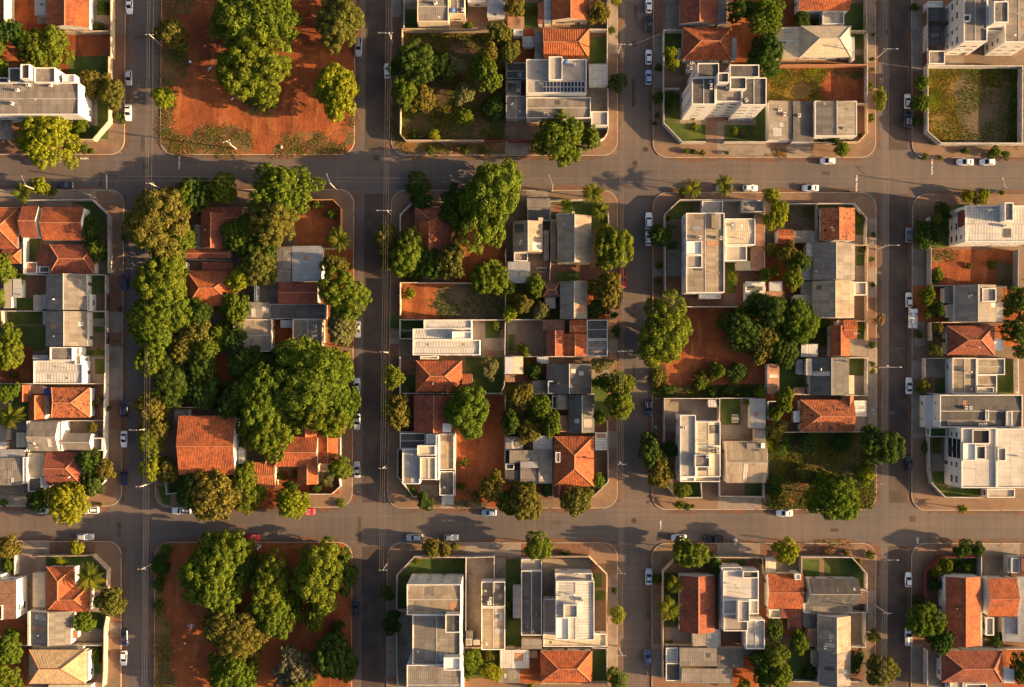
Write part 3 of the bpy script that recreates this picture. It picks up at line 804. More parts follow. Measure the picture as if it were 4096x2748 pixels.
# ---------------- vehicles ----------------
def car_parts(typ, paint):
    """dict-list of (part name, mesh data, location, child list); +x is the front"""
    pm = 'paint_' + paint; out = []
    L, Wd, H_ = dict(hatch=(3.95, 1.70, 1.48), sedan=(4.45, 1.74, 1.46), suv=(4.55, 1.84, 1.68), pickup=(5.0, 1.8, 1.72))[typ]
    l, wv = L / 2, Wd / 2; belt = H_ * .60
    hood, trunk_ = belt - .02, belt - .02
    xs = [-l, -l + .10, -l + .35, -l * .55, 0, l * .45, l * .62, l - .35, l - .10, l]
    ww = [.78, .90, .97, 1, 1, 1, .985, .93, .84, .66]
    zt = [belt - .22, belt - .06, belt, belt, belt, belt, belt - .03, belt - .12, belt - .24, belt - .36]
    if typ == 'hatch': zt[0] = belt - .12
    mb = MB(); V = []
    prof = lambda w_, z_: [(-w_ * .9, .22), (-w_, .42), (-w_ * .985, z_ - .10), (-w_ * .88, z_), (0, z_ + .025), (w_ * .88, z_), (w_ * .985, z_ - .10), (w_, .42), (w_ * .9, .22)]
    for x, f, z_ in zip(xs, ww, zt): V += [(x, a, c_) for a, c_ in prof(wv * f, z_)]
    n = 9; F = [(i * n + k, i * n + k + 1, (i + 1) * n + k + 1, (i + 1) * n + k) for i in range(len(xs) - 1) for k in range(n - 1)]
    F += [(i * n + n - 1, i * n, (i + 1) * n, (i + 1) * n + n - 1) for i in range(len(xs) - 1)]
    F += [tuple(range(n))[::-1], tuple((len(xs) - 1) * n + k for k in range(n))]
    mb.mesh(V, F, pm)
    body = mb.data('body', smooth=False)
    out.append(('body', body, (0, 0, 0)))
    # cabin
    xf, xr = (l * .40, -l * .86) if typ in ('hatch', 'suv') else ((l * .38, -l * .68) if typ == 'sedan' else (l * .36, -l * .16))
    tf, tr_ = xf - (.85 if typ != 'suv' else .7), xr + (.38 if typ != 'sedan' else .70)
    if typ == 'pickup': tr_ = xr + .2
    wb, wt = wv * .86, wv * .70
    A = [(xf, -wb, belt - .02), (xf, wb, belt - .02), (xr, wb, belt - .02), (xr, -wb, belt - .02)]; T = [(tf, -wt, H_ - .03), (tf, wt, H_ - .03), (tr_, wt, H_ - .03), (tr_, -wt, H_ - .03)]
    def pane(a, b_, c_, d, nm, ins=.07, off=.012):
        a, b_, c_, d = map(Vector, (a, b_, c_, d)); ce = (a + b_ + c_ + d) / 4; nn = (b_ - a).cross(d - a).normalized()
        if nn.dot(ce - Vector((0, 0, .9))) < 0: nn = -nn
        pts = [p_ + (ce - p_).normalized() * ins * 1.4 + nn * off for p_ in (a, b_, c_, d)]
        mb = MB(); back = [p_ - nn * .03 for p_ in pts]
        mb.mesh(pts + back, [(0, 1, 2, 3), (7, 6, 5, 4), (0, 4, 5, 1), (1, 5, 6, 2), (2, 6, 7, 3), (3, 7, 4, 0)], 'glass'); out.append((nm, mb.data(nm), (0, 0, 0)))
    mb = MB(); mb.mesh(A + T, [(0, 1, 5, 4), (1, 2, 6, 5), (2, 3, 7, 6), (3, 0, 4, 7)], pm); out.append(('cabin', mb.data('cabin'), (0, 0, 0)))
    mb = MB(); mx, rr = .06, .05
    mb.mesh(T + [(tf - .18, -wt + .1, H_ + .015), (tf - .18, wt - .1, H_ + .015), (tr_ + .18, wt - .1, H_ + .015), (tr_ + .18, -wt + .1, H_ + .015)], [(4, 5, 6, 7), (0, 1, 5, 4), (1, 2, 6, 5), (2, 3, 7, 6), (3, 0, 4, 7)], pm); out.append(('car_roof', mb.data('car_roof'), (0, 0, 0)))
    pane(A[0], A[1], T[1], T[0], 'windscreen'); pane(A[2], A[3], T[3], T[2], 'rear_window')
    pane(A[1], A[2], T[2], T[1], 'side_window'); pane(A[3], A[0], T[0], T[3], 'side_window')
    if typ == 'pickup':
        mb = MB(); zb = belt + .004; x0, x1 = -l + .12, xr - .12
        mb.box(x0, -wv * .78, zb - .3, x1, wv * .78, zb + .01, 'void')
        for s_ in (1, -1): mb.box(x0, s_ * wv * .86 - .06, zb, x1, s_ * wv * .86 + .06, zb + .1, pm)
        mb.box(x0 - .02, -wv * .8, zb, x0 + .08, wv * .8, zb + .1, pm); out.append(('cargo_bed', mb.data('cargo_bed'), (0, 0, 0)))
    if typ == 'suv':
        for s_ in (1, -1):
            mb = MB(); mb.tube([(tf - .2, s_ * wt * .85, H_ + .06), (tr_ + .2, s_ * wt * .85, H_ + .06)], .025, 'steel', 6); out.append(('roof_rail', mb.data('roof_rail'), (0, 0, 0)))
    mb = MB(); mb.tube([(0, -.10, 0), (0, .10, 0)], .31, 'tyre', 18); mb.tube([(0, -.105, 0), (0, .105, 0)], .19, 'rim', 14); wd = mb.data('wheel')
    for x in (l * .62, -l * .60):
        for s_ in (1, -1): out.append(('wheel', wd, (x, s_ * (wv - .10), .31)))
    mb = MB(); mb.box(-.16, -.2, -.07, .05, .2, .07, 'lamp'); hd = mb.data('headlight'); mb = MB(); mb.box(-.05, -.16, -.09, .06, .16, .09, 'tail'); tl = mb.data('taillight')
    for s_ in (1, -1):
        out.append(('headlight', hd, (l - .10, s_ * wv * .55, belt - .33))); out.append(('taillight', tl, (-l + .06, s_ * wv * .64, belt - .2)))
        mb = MB(); mb.box(-.09, -.1, -.07, .09, .1, .07, pm); out.append(('wing_mirror', mb.data('wing_mirror'), (xf - .12, s_ * (wv + .04), belt + .06)))
    return out
def truck_parts():
    out = []; mb = MB(); mb.box(-2.7, -1.05, .75, 1.2, 1.05, .95, 'paint_white'); out.append(('flatbed', mb.data('flatbed'), (0, 0, 0)))
    mb = MB()
    for s_ in (1, -1): mb.box(-2.7, s_ * 1.03 - .04, .95, 1.2, s_ * 1.03 + .04, 1.45, 'paint_white')
    mb.box(-2.74, -1.0, .95, -2.66, 1.0, 1.45, 'paint_white'); out.append(('side_board', mb.data('side_board'), (0, 0, 0)))
    mb = MB(); V = [(1.3, -1, .5), (2.75, -.95, .5), (2.75, .95, .5), (1.3, 1, .5), (1.3, -.95, 2.1), (2.35, -.85, 2.1), (2.35, .85, 2.1), (1.3, .95, 2.1), (2.75, -.95, 1.2), (2.75, .95, 1.2)]
    mb.mesh(V, [(4, 5, 6, 7), (0, 1, 8, 5, 4), (1, 2, 9, 8), (8, 9, 6, 5), (2, 3, 7, 6, 9), (3, 0, 4, 7)], 'paint_white'); out.append(('cab', mb.data('cab'), (0, 0, 0)))
    mb = MB(); mb.mesh([(2.72, -.8, 1.27), (2.72, .8, 1.27), (2.40, .74, 2.02), (2.40, -.74, 2.02), (2.60, -.8, 1.27), (2.60, .8, 1.27), (2.30, .74, 2.02), (2.30, -.74, 2.02)], [(0, 1, 2, 3), (7, 6, 5, 4), (0, 4, 5, 1), (1, 5, 6, 2), (2, 6, 7, 3), (3, 7, 4, 0)], 'glass')
    for v in range(len(mb.v)): mb.v[v] = (mb.v[v][0] + .03, mb.v[v][1], mb.v[v][2] + .01)
    out.append(('windscreen', mb.data('windscreen'), (0, 0, 0)))
    mb = MB(); mb.tube([(0, -.12, 0), (0, .12, 0)], .42, 'tyre', 18); mb.tube([(0, -.125, 0), (0, .125, 0)], .24, 'rim', 14); wd = mb.data('wheel')
    for x in (1.9, -1.7):
        for s_ in (1, -1): out.append(('wheel', wd, (x, s_ * .88, .42)))
    for k in range(6):
        mb = MB(); a, c_ = .3 + .08 * k, .25 + .05 * k; mb.box(-a, -c_, 0, a, c_, .3 + .06 * (k % 3), ('litter', 'steel', 'acbox')[k % 3]); out.append(('cargo', mb.data('cargo'), (-2.2 + .62 * k, (-.5, .45, -.1)[k % 3], .955)))
    return out
def moto_parts():
    out = []
    mb = MB(); mb.tube([(-.35, 0, .55), (0, 0, .5), (.4, 0, .75), (.52, 0, 1.0)], [.1, .14, .1, .05], 'paint_black', 8); out.append(('frame', mb.data('frame'), (0, 0, 0)))
    mb = MB(); mb.tube([(.05, 0, .82), (.2, 0, .9), (.4, 0, .86)], [.1, .17, .1], 'paint_black', 10); out.append(('fuel_tank', mb.data('fuel_tank'), (0, 0, 0)))
    mb = MB(); mb.box(-.75, -.13, .74, .05, .13, .83, 'tyre'); out.append(('saddle', mb.data('saddle'), (0, 0, 0)))
    mb = MB(); mb.tube([(.48, -.38, 1.05), (.54, 0, 1.03), (.48, .38, 1.05)], .025, 'steel', 6); out.append(('handlebar', mb.data('handlebar'), (0, 0, 0)))
    mb = MB(); mb.tube([(0, -.06, 0), (0, .06, 0)], .3, 'tyre', 16); mb.tube([(0, -.07, 0), (0, .07, 0)], .16, 'rim', 12); wd = mb.data('wheel')
    out.append(('wheel', wd, (.68, 0, .3))); out.append(('wheel', wd, (-.62, 0, .3)))
    mb = MB(); mb.tube([(.6, 0, .9), (.72, 0, .9)], .09, 'lamp', 10); out.append(('headlight', mb.data('headlight'), (0, 0, 0)))
    return out
CARS = {}
def c(label, x, y, d, col, typ):
    k = (typ, col)
    if k not in CARS: CARS[k] = truck_parts() if typ == 'truck' else moto_parts() if typ == 'moto' else car_parts(typ, col)
    p_ = P(x, y, 1.0); rz = dict(r=0, u=math.pi / 2, l=math.pi, d=-math.pi / 2)[d] + rnd.uniform(-.02, .02)
    nm, cat = dict(truck=('delivery_truck', 'truck'), moto=('motorcycle', 'motorcycle'), pickup=('pickup_truck', 'pickup'), suv=('parked_car', 'car'), hatch=('parked_car', 'car'), sedan=('parked_car', 'car'))[typ]
    th = empty(nm, (p_.x, p_.y, .0), rz); tag(th, label, cat, 'vehicles parked along the kerbs')
    for n_, d_, loc in CARS[k]: inst(n_, d_, th, loc)

# ---------------- street furniture ----------------
def pole_parts(kind):
    out = []
    mb = MB(); mb.tube([(0, 0, -.1), (0, 0, 9.0)], [.19, .11], 'pole', 10); out.append(('post', mb.data('post')))
    if kind in 'xy':
        mb = MB(); mb.box(-1.0, -.05, 8.55, 1.0, .05, 8.67, 'pole'); out.append(('crossarm', mb.data('crossarm')))
        for k in (-.9, 0, .9):
            mb = MB(); mb.tube([(k, 0, 8.67), (k, 0, 8.78), (k, 0, 8.86)], [.05, .08, .05], 'litter', 8); out.append(('insulator', mb.data('insulator')))
        mb = MB(); mb.tube([(.35, -.28, 6.9), (.35, -.28, 7.7)], .26, 'steel', 12); mb.box(.0, -.30, 7.2, .2, -.24, 7.3, 'steel'); out.append(('transformer', mb.data('transformer')))
    mb = MB(); mb.tube([(0, 0, 7.9), (-.9, 0, 8.45), (-2.3, 0, 8.7)], .045, 'steel', 6); out.append(('lamp_arm', mb.data('lamp_arm')))
    mb = MB(); mb.box(-2.85, -.10, 8.62, -2.25, .10, 8.74, 'steel'); out.append(('lamp_head', mb.data('lamp_head')))
    return out
POLE = {k: pole_parts(k) for k in 'xyd'}
PRJ = [('transformer', .3)]
def p(label, x, y, kind):
    q = P(x, y, .2); X = OX + x * SC
    side = 0
    for i in range(4):
        if abs(X - kerb_x(SR[i], OY)) < 60: side = 0
        if abs(X - kerb_x(SL[i], OY)) < 60: side = math.pi
    rz = dict(x=side, y=side + .35, d=math.pi / 2 if OY > 600 and False else side + (-1.2 if side == 0 else 1.2))[kind]
    th = empty('utility_pole', (q.x, q.y, GZ), rz); tag(th, label, 'utility pole', 'utility poles along the streets')
    for n_, d_ in POLE[kind]:
        if n_ == 'transformer' and rnd.random() < .7: continue
        if n_ in ('lamp_arm', 'lamp_head') and not ('lamp' in label or 'broad arm' in label) and kind != 'd' : continue
        inst(n_, d_, th)

def m(label, x, y):
    q = P(x, y, 0); mb = MB(); mb.tube([(0, 0, .003), (0, 0, .02)], [.85, .78], 'rust', 20); mb.tube([(0, 0, .018), (0, 0, .032)], .42, 'void', 16)
    o = mb.build('manhole_cover'); o.location = q; tag(o, label, 'manhole')

def u(label, x, y, s_, kind='litter'):
    q = P(x, y, .3); q.z = GZ; r_ = random.Random(int(x * 7 + y)); mb = MB()
    if kind in ('litter', 'dark', 'rock'):
        mt = dict(litter='litter', dark='litterdark', rock='slab')[kind]; n = 1 if (s_ < .5 or kind == 'rock') else 7
        for k in range(n):
            cx, cy = (0, 0) if n == 1 else (r_.gauss(0, s_ * .6), r_.gauss(0, s_ * .6)); sz = s_ * (r_.uniform(.7, 1) if n == 1 else r_.uniform(.18, .45))
            V = []; N_ = 9
            for (zz, rr) in ((0, .8), (.3, 1), (.6, .75), (.78, .25)):
                for a in range(N_):
                    f = r_.uniform(.7, 1.15); V.append((cx + math.cos(a / N_ * 6.283) * rr * sz * f, cy + math.sin(a / N_ * 6.283) * rr * sz * f, zz * sz * r_.uniform(.8, 1.1)))
            mb.mesh(V, [(i * N_ + a, i * N_ + (a + 1) % N_, (i + 1) * N_ + (a + 1) % N_, (i + 1) * N_ + a) for i in range(3) for a in range(N_)] + [tuple(3 * N_ + a for a in range(N_))], mt)
        o = mb.build(dict(litter='rubbish_bag', dark='rubbish_heap', rock='boulder')[kind]); o.location = q
        tag(o, label, 'boulder' if kind == 'rock' else 'rubbish')
    elif kind == 'goal':
        mb.tube([(-1.2, 0, 0), (-1.2, 0, 1.6), (1.2, 0, 1.6), (1.2, 0, 0)], .05, 'litter', 6); mb.tube([(-1.2, 0, 1.6), (-1.2, -.9, 0), (1.2, -.9, 0), (1.2, 0, 1.6)], .03, 'litter', 6)
        o = mb.build('goal_frame'); o.location = q; tag(o, label, 'goal')
    elif kind == 'bin':
        th = empty('rubbish_bin', q); tag(th, label, 'bin')
        mb.mesh([(-.26, -.3, .08), (.26, -.3, .08), (.26, .3, .08), (-.26, .3, .08), (-.34, -.4, 1), (.34, -.4, 1), (.34, .4, 1), (-.34, .4, 1)], [(3, 2, 1, 0), (0, 1, 5, 4), (1, 2, 6, 5), (2, 3, 7, 6), (3, 0, 4, 7)], 'binmat'); mb.build('bin_body', th)
        mb = MB(); mb.mesh([(-.38, -.44, 1.0), (.38, -.44, 1.0), (.38, .44, 1.04), (-.38, .44, 1.04), (-.3, -.36, 1.1), (.3, -.36, 1.1), (.3, .36, 1.12), (-.3, .36, 1.12)], [(3, 2, 1, 0), (4, 5, 6, 7), (0, 1, 5, 4), (1, 2, 6, 5), (2, 3, 7, 6), (3, 0, 4, 7)], 'binmat'); mb.build('bin_lid', th)
    else:
        th = empty('garden_table', q); tag(th, label, 'table')
        mb.box(-1.0, -.5, .72, 1.0, .5, .80, 'wallcream'); mb.build('tabletop', th)
        for sx in (-.85, .85):
            for sy in (-.38, .38):
                l_ = MB(); l_.box(sx - .05, sy - .05, 0, sx + .05, sy + .05, .72, 'wallcream'); l_.build('leg', th)
        for sy in (-.95, .95):
            l_ = MB(); l_.box(-.9, sy - .16, .40, .9, sy + .16, .46, 'wallcream'); l_.box(-.8, sy - .1, 0, -.7, sy + .1, .4, 'wallcream'); l_.box(.7, sy - .1, 0, .8, sy + .1, .4, 'wallcream'); l_.build('bench_seat', th)
# ---- top row of blocks ----
t(0,0)
b('two_storey_house','cream two storey house cut by the top left corner of the photo',[('F',-120,-80,40,208,5.4,'brown','cream')])
b('house','bright orange gabled tile house with a long white end wall beside a red yard',[('R',415,-80,797,246,3.6,5.6,'y',0,0,'tile','white'),('S',305,-80,413,135,3,'metal')])
b('apartment_house','grey roofed white apartment block with two roof boxes behind the leaning corner wall',[('F',-80,735,700,1020,8.4,'fibre','white'),('F',303,600,490,735,9.8,'fibre','white'),('F',182,570,262,702,11.4,'dark','white'),('F',75,603,182,735,8.0,'dark','white'),('F',555,662,665,735,7.4,'white','white'),('F',-80,690,73,735,7.0,'dark','white'),('A',155,805,8.4),('A',455,760,8.4),('A',255,760,8.4),('D',320,890,8.4)])
b('carport','small grey sheet carport beside the yellow green tree at the left edge',[('S',-20,1040,105,1240,2.9,'fibre')])
w('white boundary wall running down to the angled corner beside the silver parked car',[(985,-40),(985,500),(965,505),(965,1075),(822,1240),(665,1240)],2.8,'cream')
w('low cream wall along the foot of the bright orange gabled house',[(470,275),(968,275)],2.6,'cream')
w('white garden wall between red yard and grey roofed apartment block',[(500,672),(950,672)],2.4,'white')
tr('broad bushy tree by the left edge above the grey apartment block roof',370,430,215,9,'mid')
tr('dark leafy tree at the left edge near the red back yard',95,300,120,8,'dark')
tr('green tree cut by the left edge above the apartment block',-10,430,90,8,'mid')
tr('small green tree cut by the left edge just above the grey roof',10,620,75,7,'mid')
tr('large yellow green tree on the pavement by the carport at the upper left',400,1235,245,10,'yel')
tr('loose orange tinted tree over the white wall beside the silver car',1010,830,120,6.5,'olive')
tr('scraggly garden tree between apartment block and the white boundary wall',820,740,115,5.5,'olive')
tr('small garden tree inside the angled corner wall',720,1120,68,4,'mid')
tr('small shrub in front of the white end wall of the orange house',870,232,48,1.8,'shrub')
tr('pale green shrub on the brick pavement near the yellow kerb corner',745,1320,50,1.8,'shrub')
tr('tiny shrub beside the pale one on the brick pavement corner',815,1345,26,1.0,'shrub')
tr('low hedge strip on the pavement left of the white sedan',1045,1030,40,1.2,'shrub')
tr('round small shrub below the hedge strip by the white sedan',1085,1085,28,1.0,'shrub')
tr('leafy garden shrub strip at the top edge beside the orange house',915,60,60,2.5,'shrub')
tr('loose bush under the grey apartment block facade',310,1060,60,3,'shrub')
tr('olive round tree at the left side of the bare red lot',1520,300,138,7.5,'olive')
tr('small bright yellow green tree on the kerb of the bare red lot',1450,862,88,5,'yel')
c('white sedan parked at the top edge left of the first street',1148,45,'d','white','sedan')
c('silver hatchback parked beside the reddish pavement strip',1142,690,'d','silver','hatch')
c('white sedan parked beside the angled white corner wall',1136,998,'d','white','sedan')
p('concrete utility pole on the left kerb of the bare red lot beside the olive tree',1438,407,'x')
p('white topped utility pole standing in the weeds of the bare red lot',2100,1325,'y')
g('soil',(480,312,968,672)); g('soil',(130,0,340,300)); g('grass',(610,500,950,670)); g('grass',(865,-40,975,135)); g('conc',(855,135,975,215)); g('soil',(800,215,970,275)); g('conc',(795,-40,858,250))
g('grass',(700,690,962,1238)); g('grass',(240,1050,830,1238)); g('conc',(700,860,868,1118)); g('conc',(330,135,420,270))
g('soil',(1015,305,1120,760)); g('brick',(1000,925,1112,1010)); g('soil',(0,210,480,600)); g('soil',(0,1240,260,1372)); g('brick',(660,1270,1080,1370))
g('soil',[(1432,-60),(3152,-60),(3140,1300),(3090,1375),(1500,1375),(1436,1250)])
g('weeds',[(1432,800),(1590,830),(1530,1000),(1540,1180),(1700,1230),(1780,1130),(2100,1120),(2240,1200),(2250,1372),(1520,1372),(1440,1260)])
g('weeds',[(1450,420),(1660,430),(1700,560),(1640,740),(1445,760)]); g('weeds',[(1460,-40),(1700,-40),(1690,120),(1460,160)])
u('white plastic litter heap at the foot of the big tree on the red lot',2090,868,.9)
u('small white rubbish bag lying on the red lot left of the litter heap',1692,548,.45)
u('pair of pale rubbish bags on the red lot in front of the big tree',1862,608,.55)
t(1,0)
tr('bushy grey green tree at the top edge beside the second street',735,200,205,10,'olive',1.15)
tr('large bright yellow tree at the right side of the bare red lot',735,800,190,10,'yel',1.35)
u('pale boulder in the weeds at the foot of the bare red lot',245,1310,.8,'rock')
g('weeds',[(160,1360),(270,1200),(420,1170),(600,1200),(720,1280),(800,1290),(800,1150),(890,1000),(890,1280),(800,1360)])
g('weeds',[(-80,880),(150,880),(190,960),(120,1030),(-80,1020)])
c('silver pickup parked under the grey green tree on the second street',932,415,'d','silver','pickup')
c('white hatchback parked against the overgrown lot on the second street',1187,626,'u','white','hatch')
p('utility pole with long lamp arm at the wall corner of the overgrown lot',1240,392,'x')
b('two_storey_house','beige two storey house with grey sheet roof at the top edge',[('F',1455,-80,1735,192,6.6,'fibre','cream'),('F',1742,-80,1880,125,5.6,'fibre','cream'),('K',1770,95,5.6),('A',1860,90,5.6)])
b('house','white metal roofed house with slatted screen at the top edge',[('S',2078,-80,2235,162,4,'metal'),('F',1905,-80,2074,15,4,'white','white')])
w('white boundary wall at the top edge beside the second street',[(1335,-40),(1335,245)],2.6,'white')
w('cream wall along the top of the overgrown walled lot',[(1316,254),(2090,260)],3,'cream')
w('sunlit left wall of the overgrown lot with a kinked corner',[(1320,262),(1318,480),(1318,900),(1306,920),(1304,1190),(1352,1248),(2050,1248)],2.4,'cream')
w('dark red wall at the bottom of the overgrown walled lot',[(2055,1250),(2236,1250)],2.4,'maroon')
tr('dense dark tree at the left of the overgrown walled lot',1450,570,195,8,'dark')
tr('dark bush overhanging the pavement by the white hatchback',1285,580,85,5,'dark')
tr('yellow green leafy tree at the lower left of the overgrown lot',1340,825,128,7,'mid')
tr('loose olive tree beside the yellow green one in the overgrown lot',1500,880,120,6.5,'olive')
tr('dark middle tree of the overgrown walled lot',1690,600,105,6,'dark')
tr('small pale tree at the centre of the overgrown lot',1815,590,75,6,'pale')
tr('pale rounded tree low in the centre of the overgrown lot',1872,835,92,6,'pale')
tr('bright light green tree below the pale one in the overgrown lot',1880,1045,72,5,'mid')
tr('tall golden tree at the right of the overgrown lot',2060,640,115,9,'mid',1.4)
tr('golden crowned treetop above the tall tree in the overgrown lot',2100,470,80,9,'olive')
tr('round dark gold tree at the right wall of the overgrown lot',2150,740,75,7,'mid')
tr('grey green tree at the upper right wall corner of the overgrown lot',2180,320,105,8,'olive',1.2)
tr('bushy tree between the overgrown lot and the grey yard',2275,470,95,8,'olive')
tr('dark bush mass at the right wall of the overgrown lot',2150,960,110,3.5,'dark')
tr('small round tree at the bottom wall of the overgrown lot',1605,1205,50,3,'yel')
tr('low bush at the bottom left of the overgrown lot',1435,1190,45,2,'shrub')
tr('green shrub on the verge below the overgrown lot',1872,1325,42,1.8,'shrub')
tr('flat shrub on the verge left below the overgrown lot',1580,1340,45,1.2,'shrub')
tr('dark shrub on the verge right below the overgrown lot',2050,1340,32,1.2,'shrub')
tr('small palm shrub in the beige house yard at the top',1910,232,52,2.2,'shrub')
g('scrub',[(1325,300),(2236,300),(2236,1246),(1352,1246),(1310,1190)]); g('soil',[(1960,1090),(2010,1050),(2090,1080),(2120,1180),(2080,1235),(1960,1230)]); g('soil',[(1620,340),(1860,350),(1900,480),(1700,470),(1590,420)])
g('grass',(1345,85,1455,250)); g('conc',(1345,-40,1455,80)); g('paving',(1905,20,2078,258)); g('conc',(1740,125,1905,250)); g('conc',(2236,255,2337,420));g('weeds',[(1232,930),(1300,930),(1300,1200),(1350,1265),(2235,1275),(2235,1370),(1400,1370),(1270,1310),(1235,1200)])
g('conc',(2238,1255,2337,1372)); g('conc',(1232,-40,1310,150)); g('soil',(1232,150,1310,560))
t(2,0)
b('house','orange gabled house with beige end wall at the top edge of the third street',[('R',390,-80,725,180,3.6,5.4,'y',0,0,'tile','cream'),('S',320,-80,388,212,3,'metal'),('S',268,25,318,215,2.8,'oldtile')])
b('shed','small flat clay coloured shed roof beside the bushy tree',[('S',0,145,148,255,3,'clay')])
b('house','orange ribbed roof house hipped to the right beside a walled lawn',[('R',313,258,727,525,3.6,5.4,'x',0,.24,'ribtile','white')])
b('shed','grey sheet shed on the left of the orange ribbed house',[('S',238,275,311,515,3,'fibre'),('S',130,320,236,418,2.7,'metal'),('F',50,262,135,318,2.6,'white','white')])
b('two_storey_house','flat concrete roofed white house with a field of solar panels',[('F',165,527,702,830,7,'slab','white'),('F',365,502,487,712,8.2,'slab','white'),('F',165,865,740,1052,4.8,'fibre','white'),('V',312,725,686,822,7.1,12,2),('K',520,556,7.2),('A',590,575,7),('F',742,990,893,1118,4.4,'slab','white'),('S',722,568,890,762,3.2,'ribwhite')])
b('house','low grey sheet roofed house between overgrown lot and solar panel house',[('F',-16,556,160,702,3.6,'dark','grey'),('S',-16,716,120,846,3.4,'fibre'),('F',-16,852,160,1052,3.6,'fibre','grey'),('A',95,805,3.6)])
w('curved white corner wall beside the big mango tree at the third street',[(893,770),(897,1130),(888,1180),(860,1225),(800,1255)],2.4,'white')
w('maroon front wall under the brown paved forecourt beside the mango tree',[(0,1252),(228,1252)],2.2,'maroon')
w('white wall along the third street beside the orange houses',[(889,-40),(889,560)],2.6,'white')
w('white cross wall above the walled lawn of the ribbed roof house',[(735,258),(888,262)],2.6,'white')
tr('clipped dark round tree on the pavement of the third street',970,738,78,4.2,'dark')
tr('huge mango tree overhanging the kerb below the solar panel house',462,1225,222,11,'mid')
tr('rounder yellow green tree just right of the huge mango tree',735,1240,82,7,'mid',1.3)
tr('pale grey green garden tree at the top right of the orange gabled house',815,105,95,6,'olive')
tr('bushy tree at the top edge between two gabled houses',65,60,90,7,'olive')
tr('bushy tree above the grey sheds left of the ribbed house',25,465,80,6.5,'mid')
tr('low vine bush on the pavement at the top of the third street',930,270,38,1.5,'shrub')
tr('leafy bush in the green yard at the top',215,90,48,2,'shrub')
tr('small street tree at the top edge of the third street',960,5,48,3.5,'yel')
c('white hatchback parked at the top edge of the third street',1257,45,'u','white','hatch')
c('black sedan parked behind the white one at the top of the third street',1257,205,'u','black','sedan')
c('white hatchback with red tail parked by the orange hip roof',1257,503,'u','white','hatch')
c('pale blue hatchback parked on the third street',1255,683,'u','ltblue','hatch')
p('leaning utility pole with lamp arm beside the walled lawn',975,490,'x')
m('rusty manhole in the middle of the upper third crossing',1135,1455); m('small rusty manhole above the upper third crossing',1228,1330)
g('grass',(100,25,265,245)); g('soil',(265,215,400,258)); g('grass',(728,320,885,560)); g('soil',(728,300,885,325)); g('paving',(0,1070,228,1250)); g('paving',(228,1070,880,1250)); g('conc',(740,765,888,990)); g('soil',(0,260,240,550)); g('conc',(0,1258,175,1372)); g('brick',(700,1260,970,1372)); g('conc',(900,-40,978,480)); g('brick',(902,480,978,1250))
b('house','old tile gabled house with a grey sheet side roof at the top edge',[('R',1533,-80,1865,212,3.6,5.2,'y',0,0,'oldtile','grey'),('S',1867,-80,1945,222,3.4,'fibre')])
b('house','large orange hipped roof house above the pale apartment tower',[('R',1556,243,1993,535,3.4,5.6,'x',.34,.28,'tile','white'),('S',1995,335,2040,528,3,'metal'),('S',1518,430,1554,535,3,'fibre')])
b('apartment_tower','tall pale apartment tower with five rows of small windows and roof boxes',[('F',1640,690,1850,930,15.4,'dark','white'),('F',1852,692,2080,905,15.2,'fibre','white'),('F',2082,690,2305,935,15.4,'dark','white'),('F',1690,560,1882,688,14.6,'dark','white'),('F',1975,574,2240,688,14.5,'dark','white'),('F',1872,645,1970,735,18,'dark','white'),('F',1980,685,2125,795,16.8,'dark','white'),('A',1805,735,15.1),('A',1808,785,15.1)])
b('service_shed','low terrace shed with machines left of the apartment tower',[('F',1600,560,1672,650,3,'conc','grey'),('A',1635,565,3),('A',1630,610,3),('A',1600,638,3)])
w('long white wall with angled corner round the apartment tower garden',[(1391,265),(1391,1092),(1552,1262),(1765,1262)],2.6,'white')
w('white front wall right of the apartment tower entrance path',[(1930,1262),(2312,1262)],2.4,'white')
w('white cross wall of the hipped roof house by the third street',[(1395,266),(1555,266)],2.5,'white')
w('low white wall across the garden left of the apartment tower',[(1398,785),(1530,785)],2.2,'white')
tr('narrow yellow green tree in the front garden of the hipped house',1445,480,55,5.5,'yel')
tr('yellow green tree just below the narrow one by the long white wall',1455,590,55,5.5,'yel')
tr('dark bush on the pavement near the pale blue hatchback',1340,600,38,1.6,'shrub')
tr('spreading bush on the pavement left of the tower garden',1345,860,58,2.5,'shrub')
tr('small bush on the pavement below the spreading one',1332,1025,24,1.2,'shrub')
tr('dark tiny bush by the angled white wall corner',1315,1098,24,1.2,'shrub')
tr('clipped round shrub first of three on the tower pavement',1590,1345,30,1.4,'shrub')
tr('clipped round shrub in the middle of three on the tower pavement',1655,1352,27,1.4,'shrub')
tr('clipped round shrub last of three on the tower pavement',1735,1355,28,1.4,'shrub')
tr('single clipped shrub right of the tower entrance path',1955,1363,22,1.2,'shrub')
tr('thin sapling on the left lawn of the apartment tower',1650,1135,36,3.5,'mid')
tr('thin sapling on the right lawn of the apartment tower',2012,1165,32,3.5,'mid')
tr('pale dry shrub on the right lawn of the apartment tower',2090,1175,36,1.4,'pale')
tr('dark round shrub at the upper left of the tower lawn',1470,852,30,1.4,'shrub')
tr('dark shrub strip along the left wall of the tower lawn',1430,960,35,1.6,'shrub')
g('conc',(1400,-40,1540,260)); g('grass',(1395,300,1550,565)); g('soil',(1990,-40,2337,575)); g('brick',(1400,660,1545,780)); g('grass',(1396,830,1532,1090)); g('conc',(1532,810,1765,1112)); g('grass',[(1398,1090),(1760,1112),(1760,1255),(1555,1255)]); g('paving',(1765,1080,1865,1380)); g('conc',(1865,1080,1925,1380)); g('conc',(1925,1070,2212,1112)); g('grass',(1930,1114,2210,1252)); g('grass',(2212,950,2312,1255))
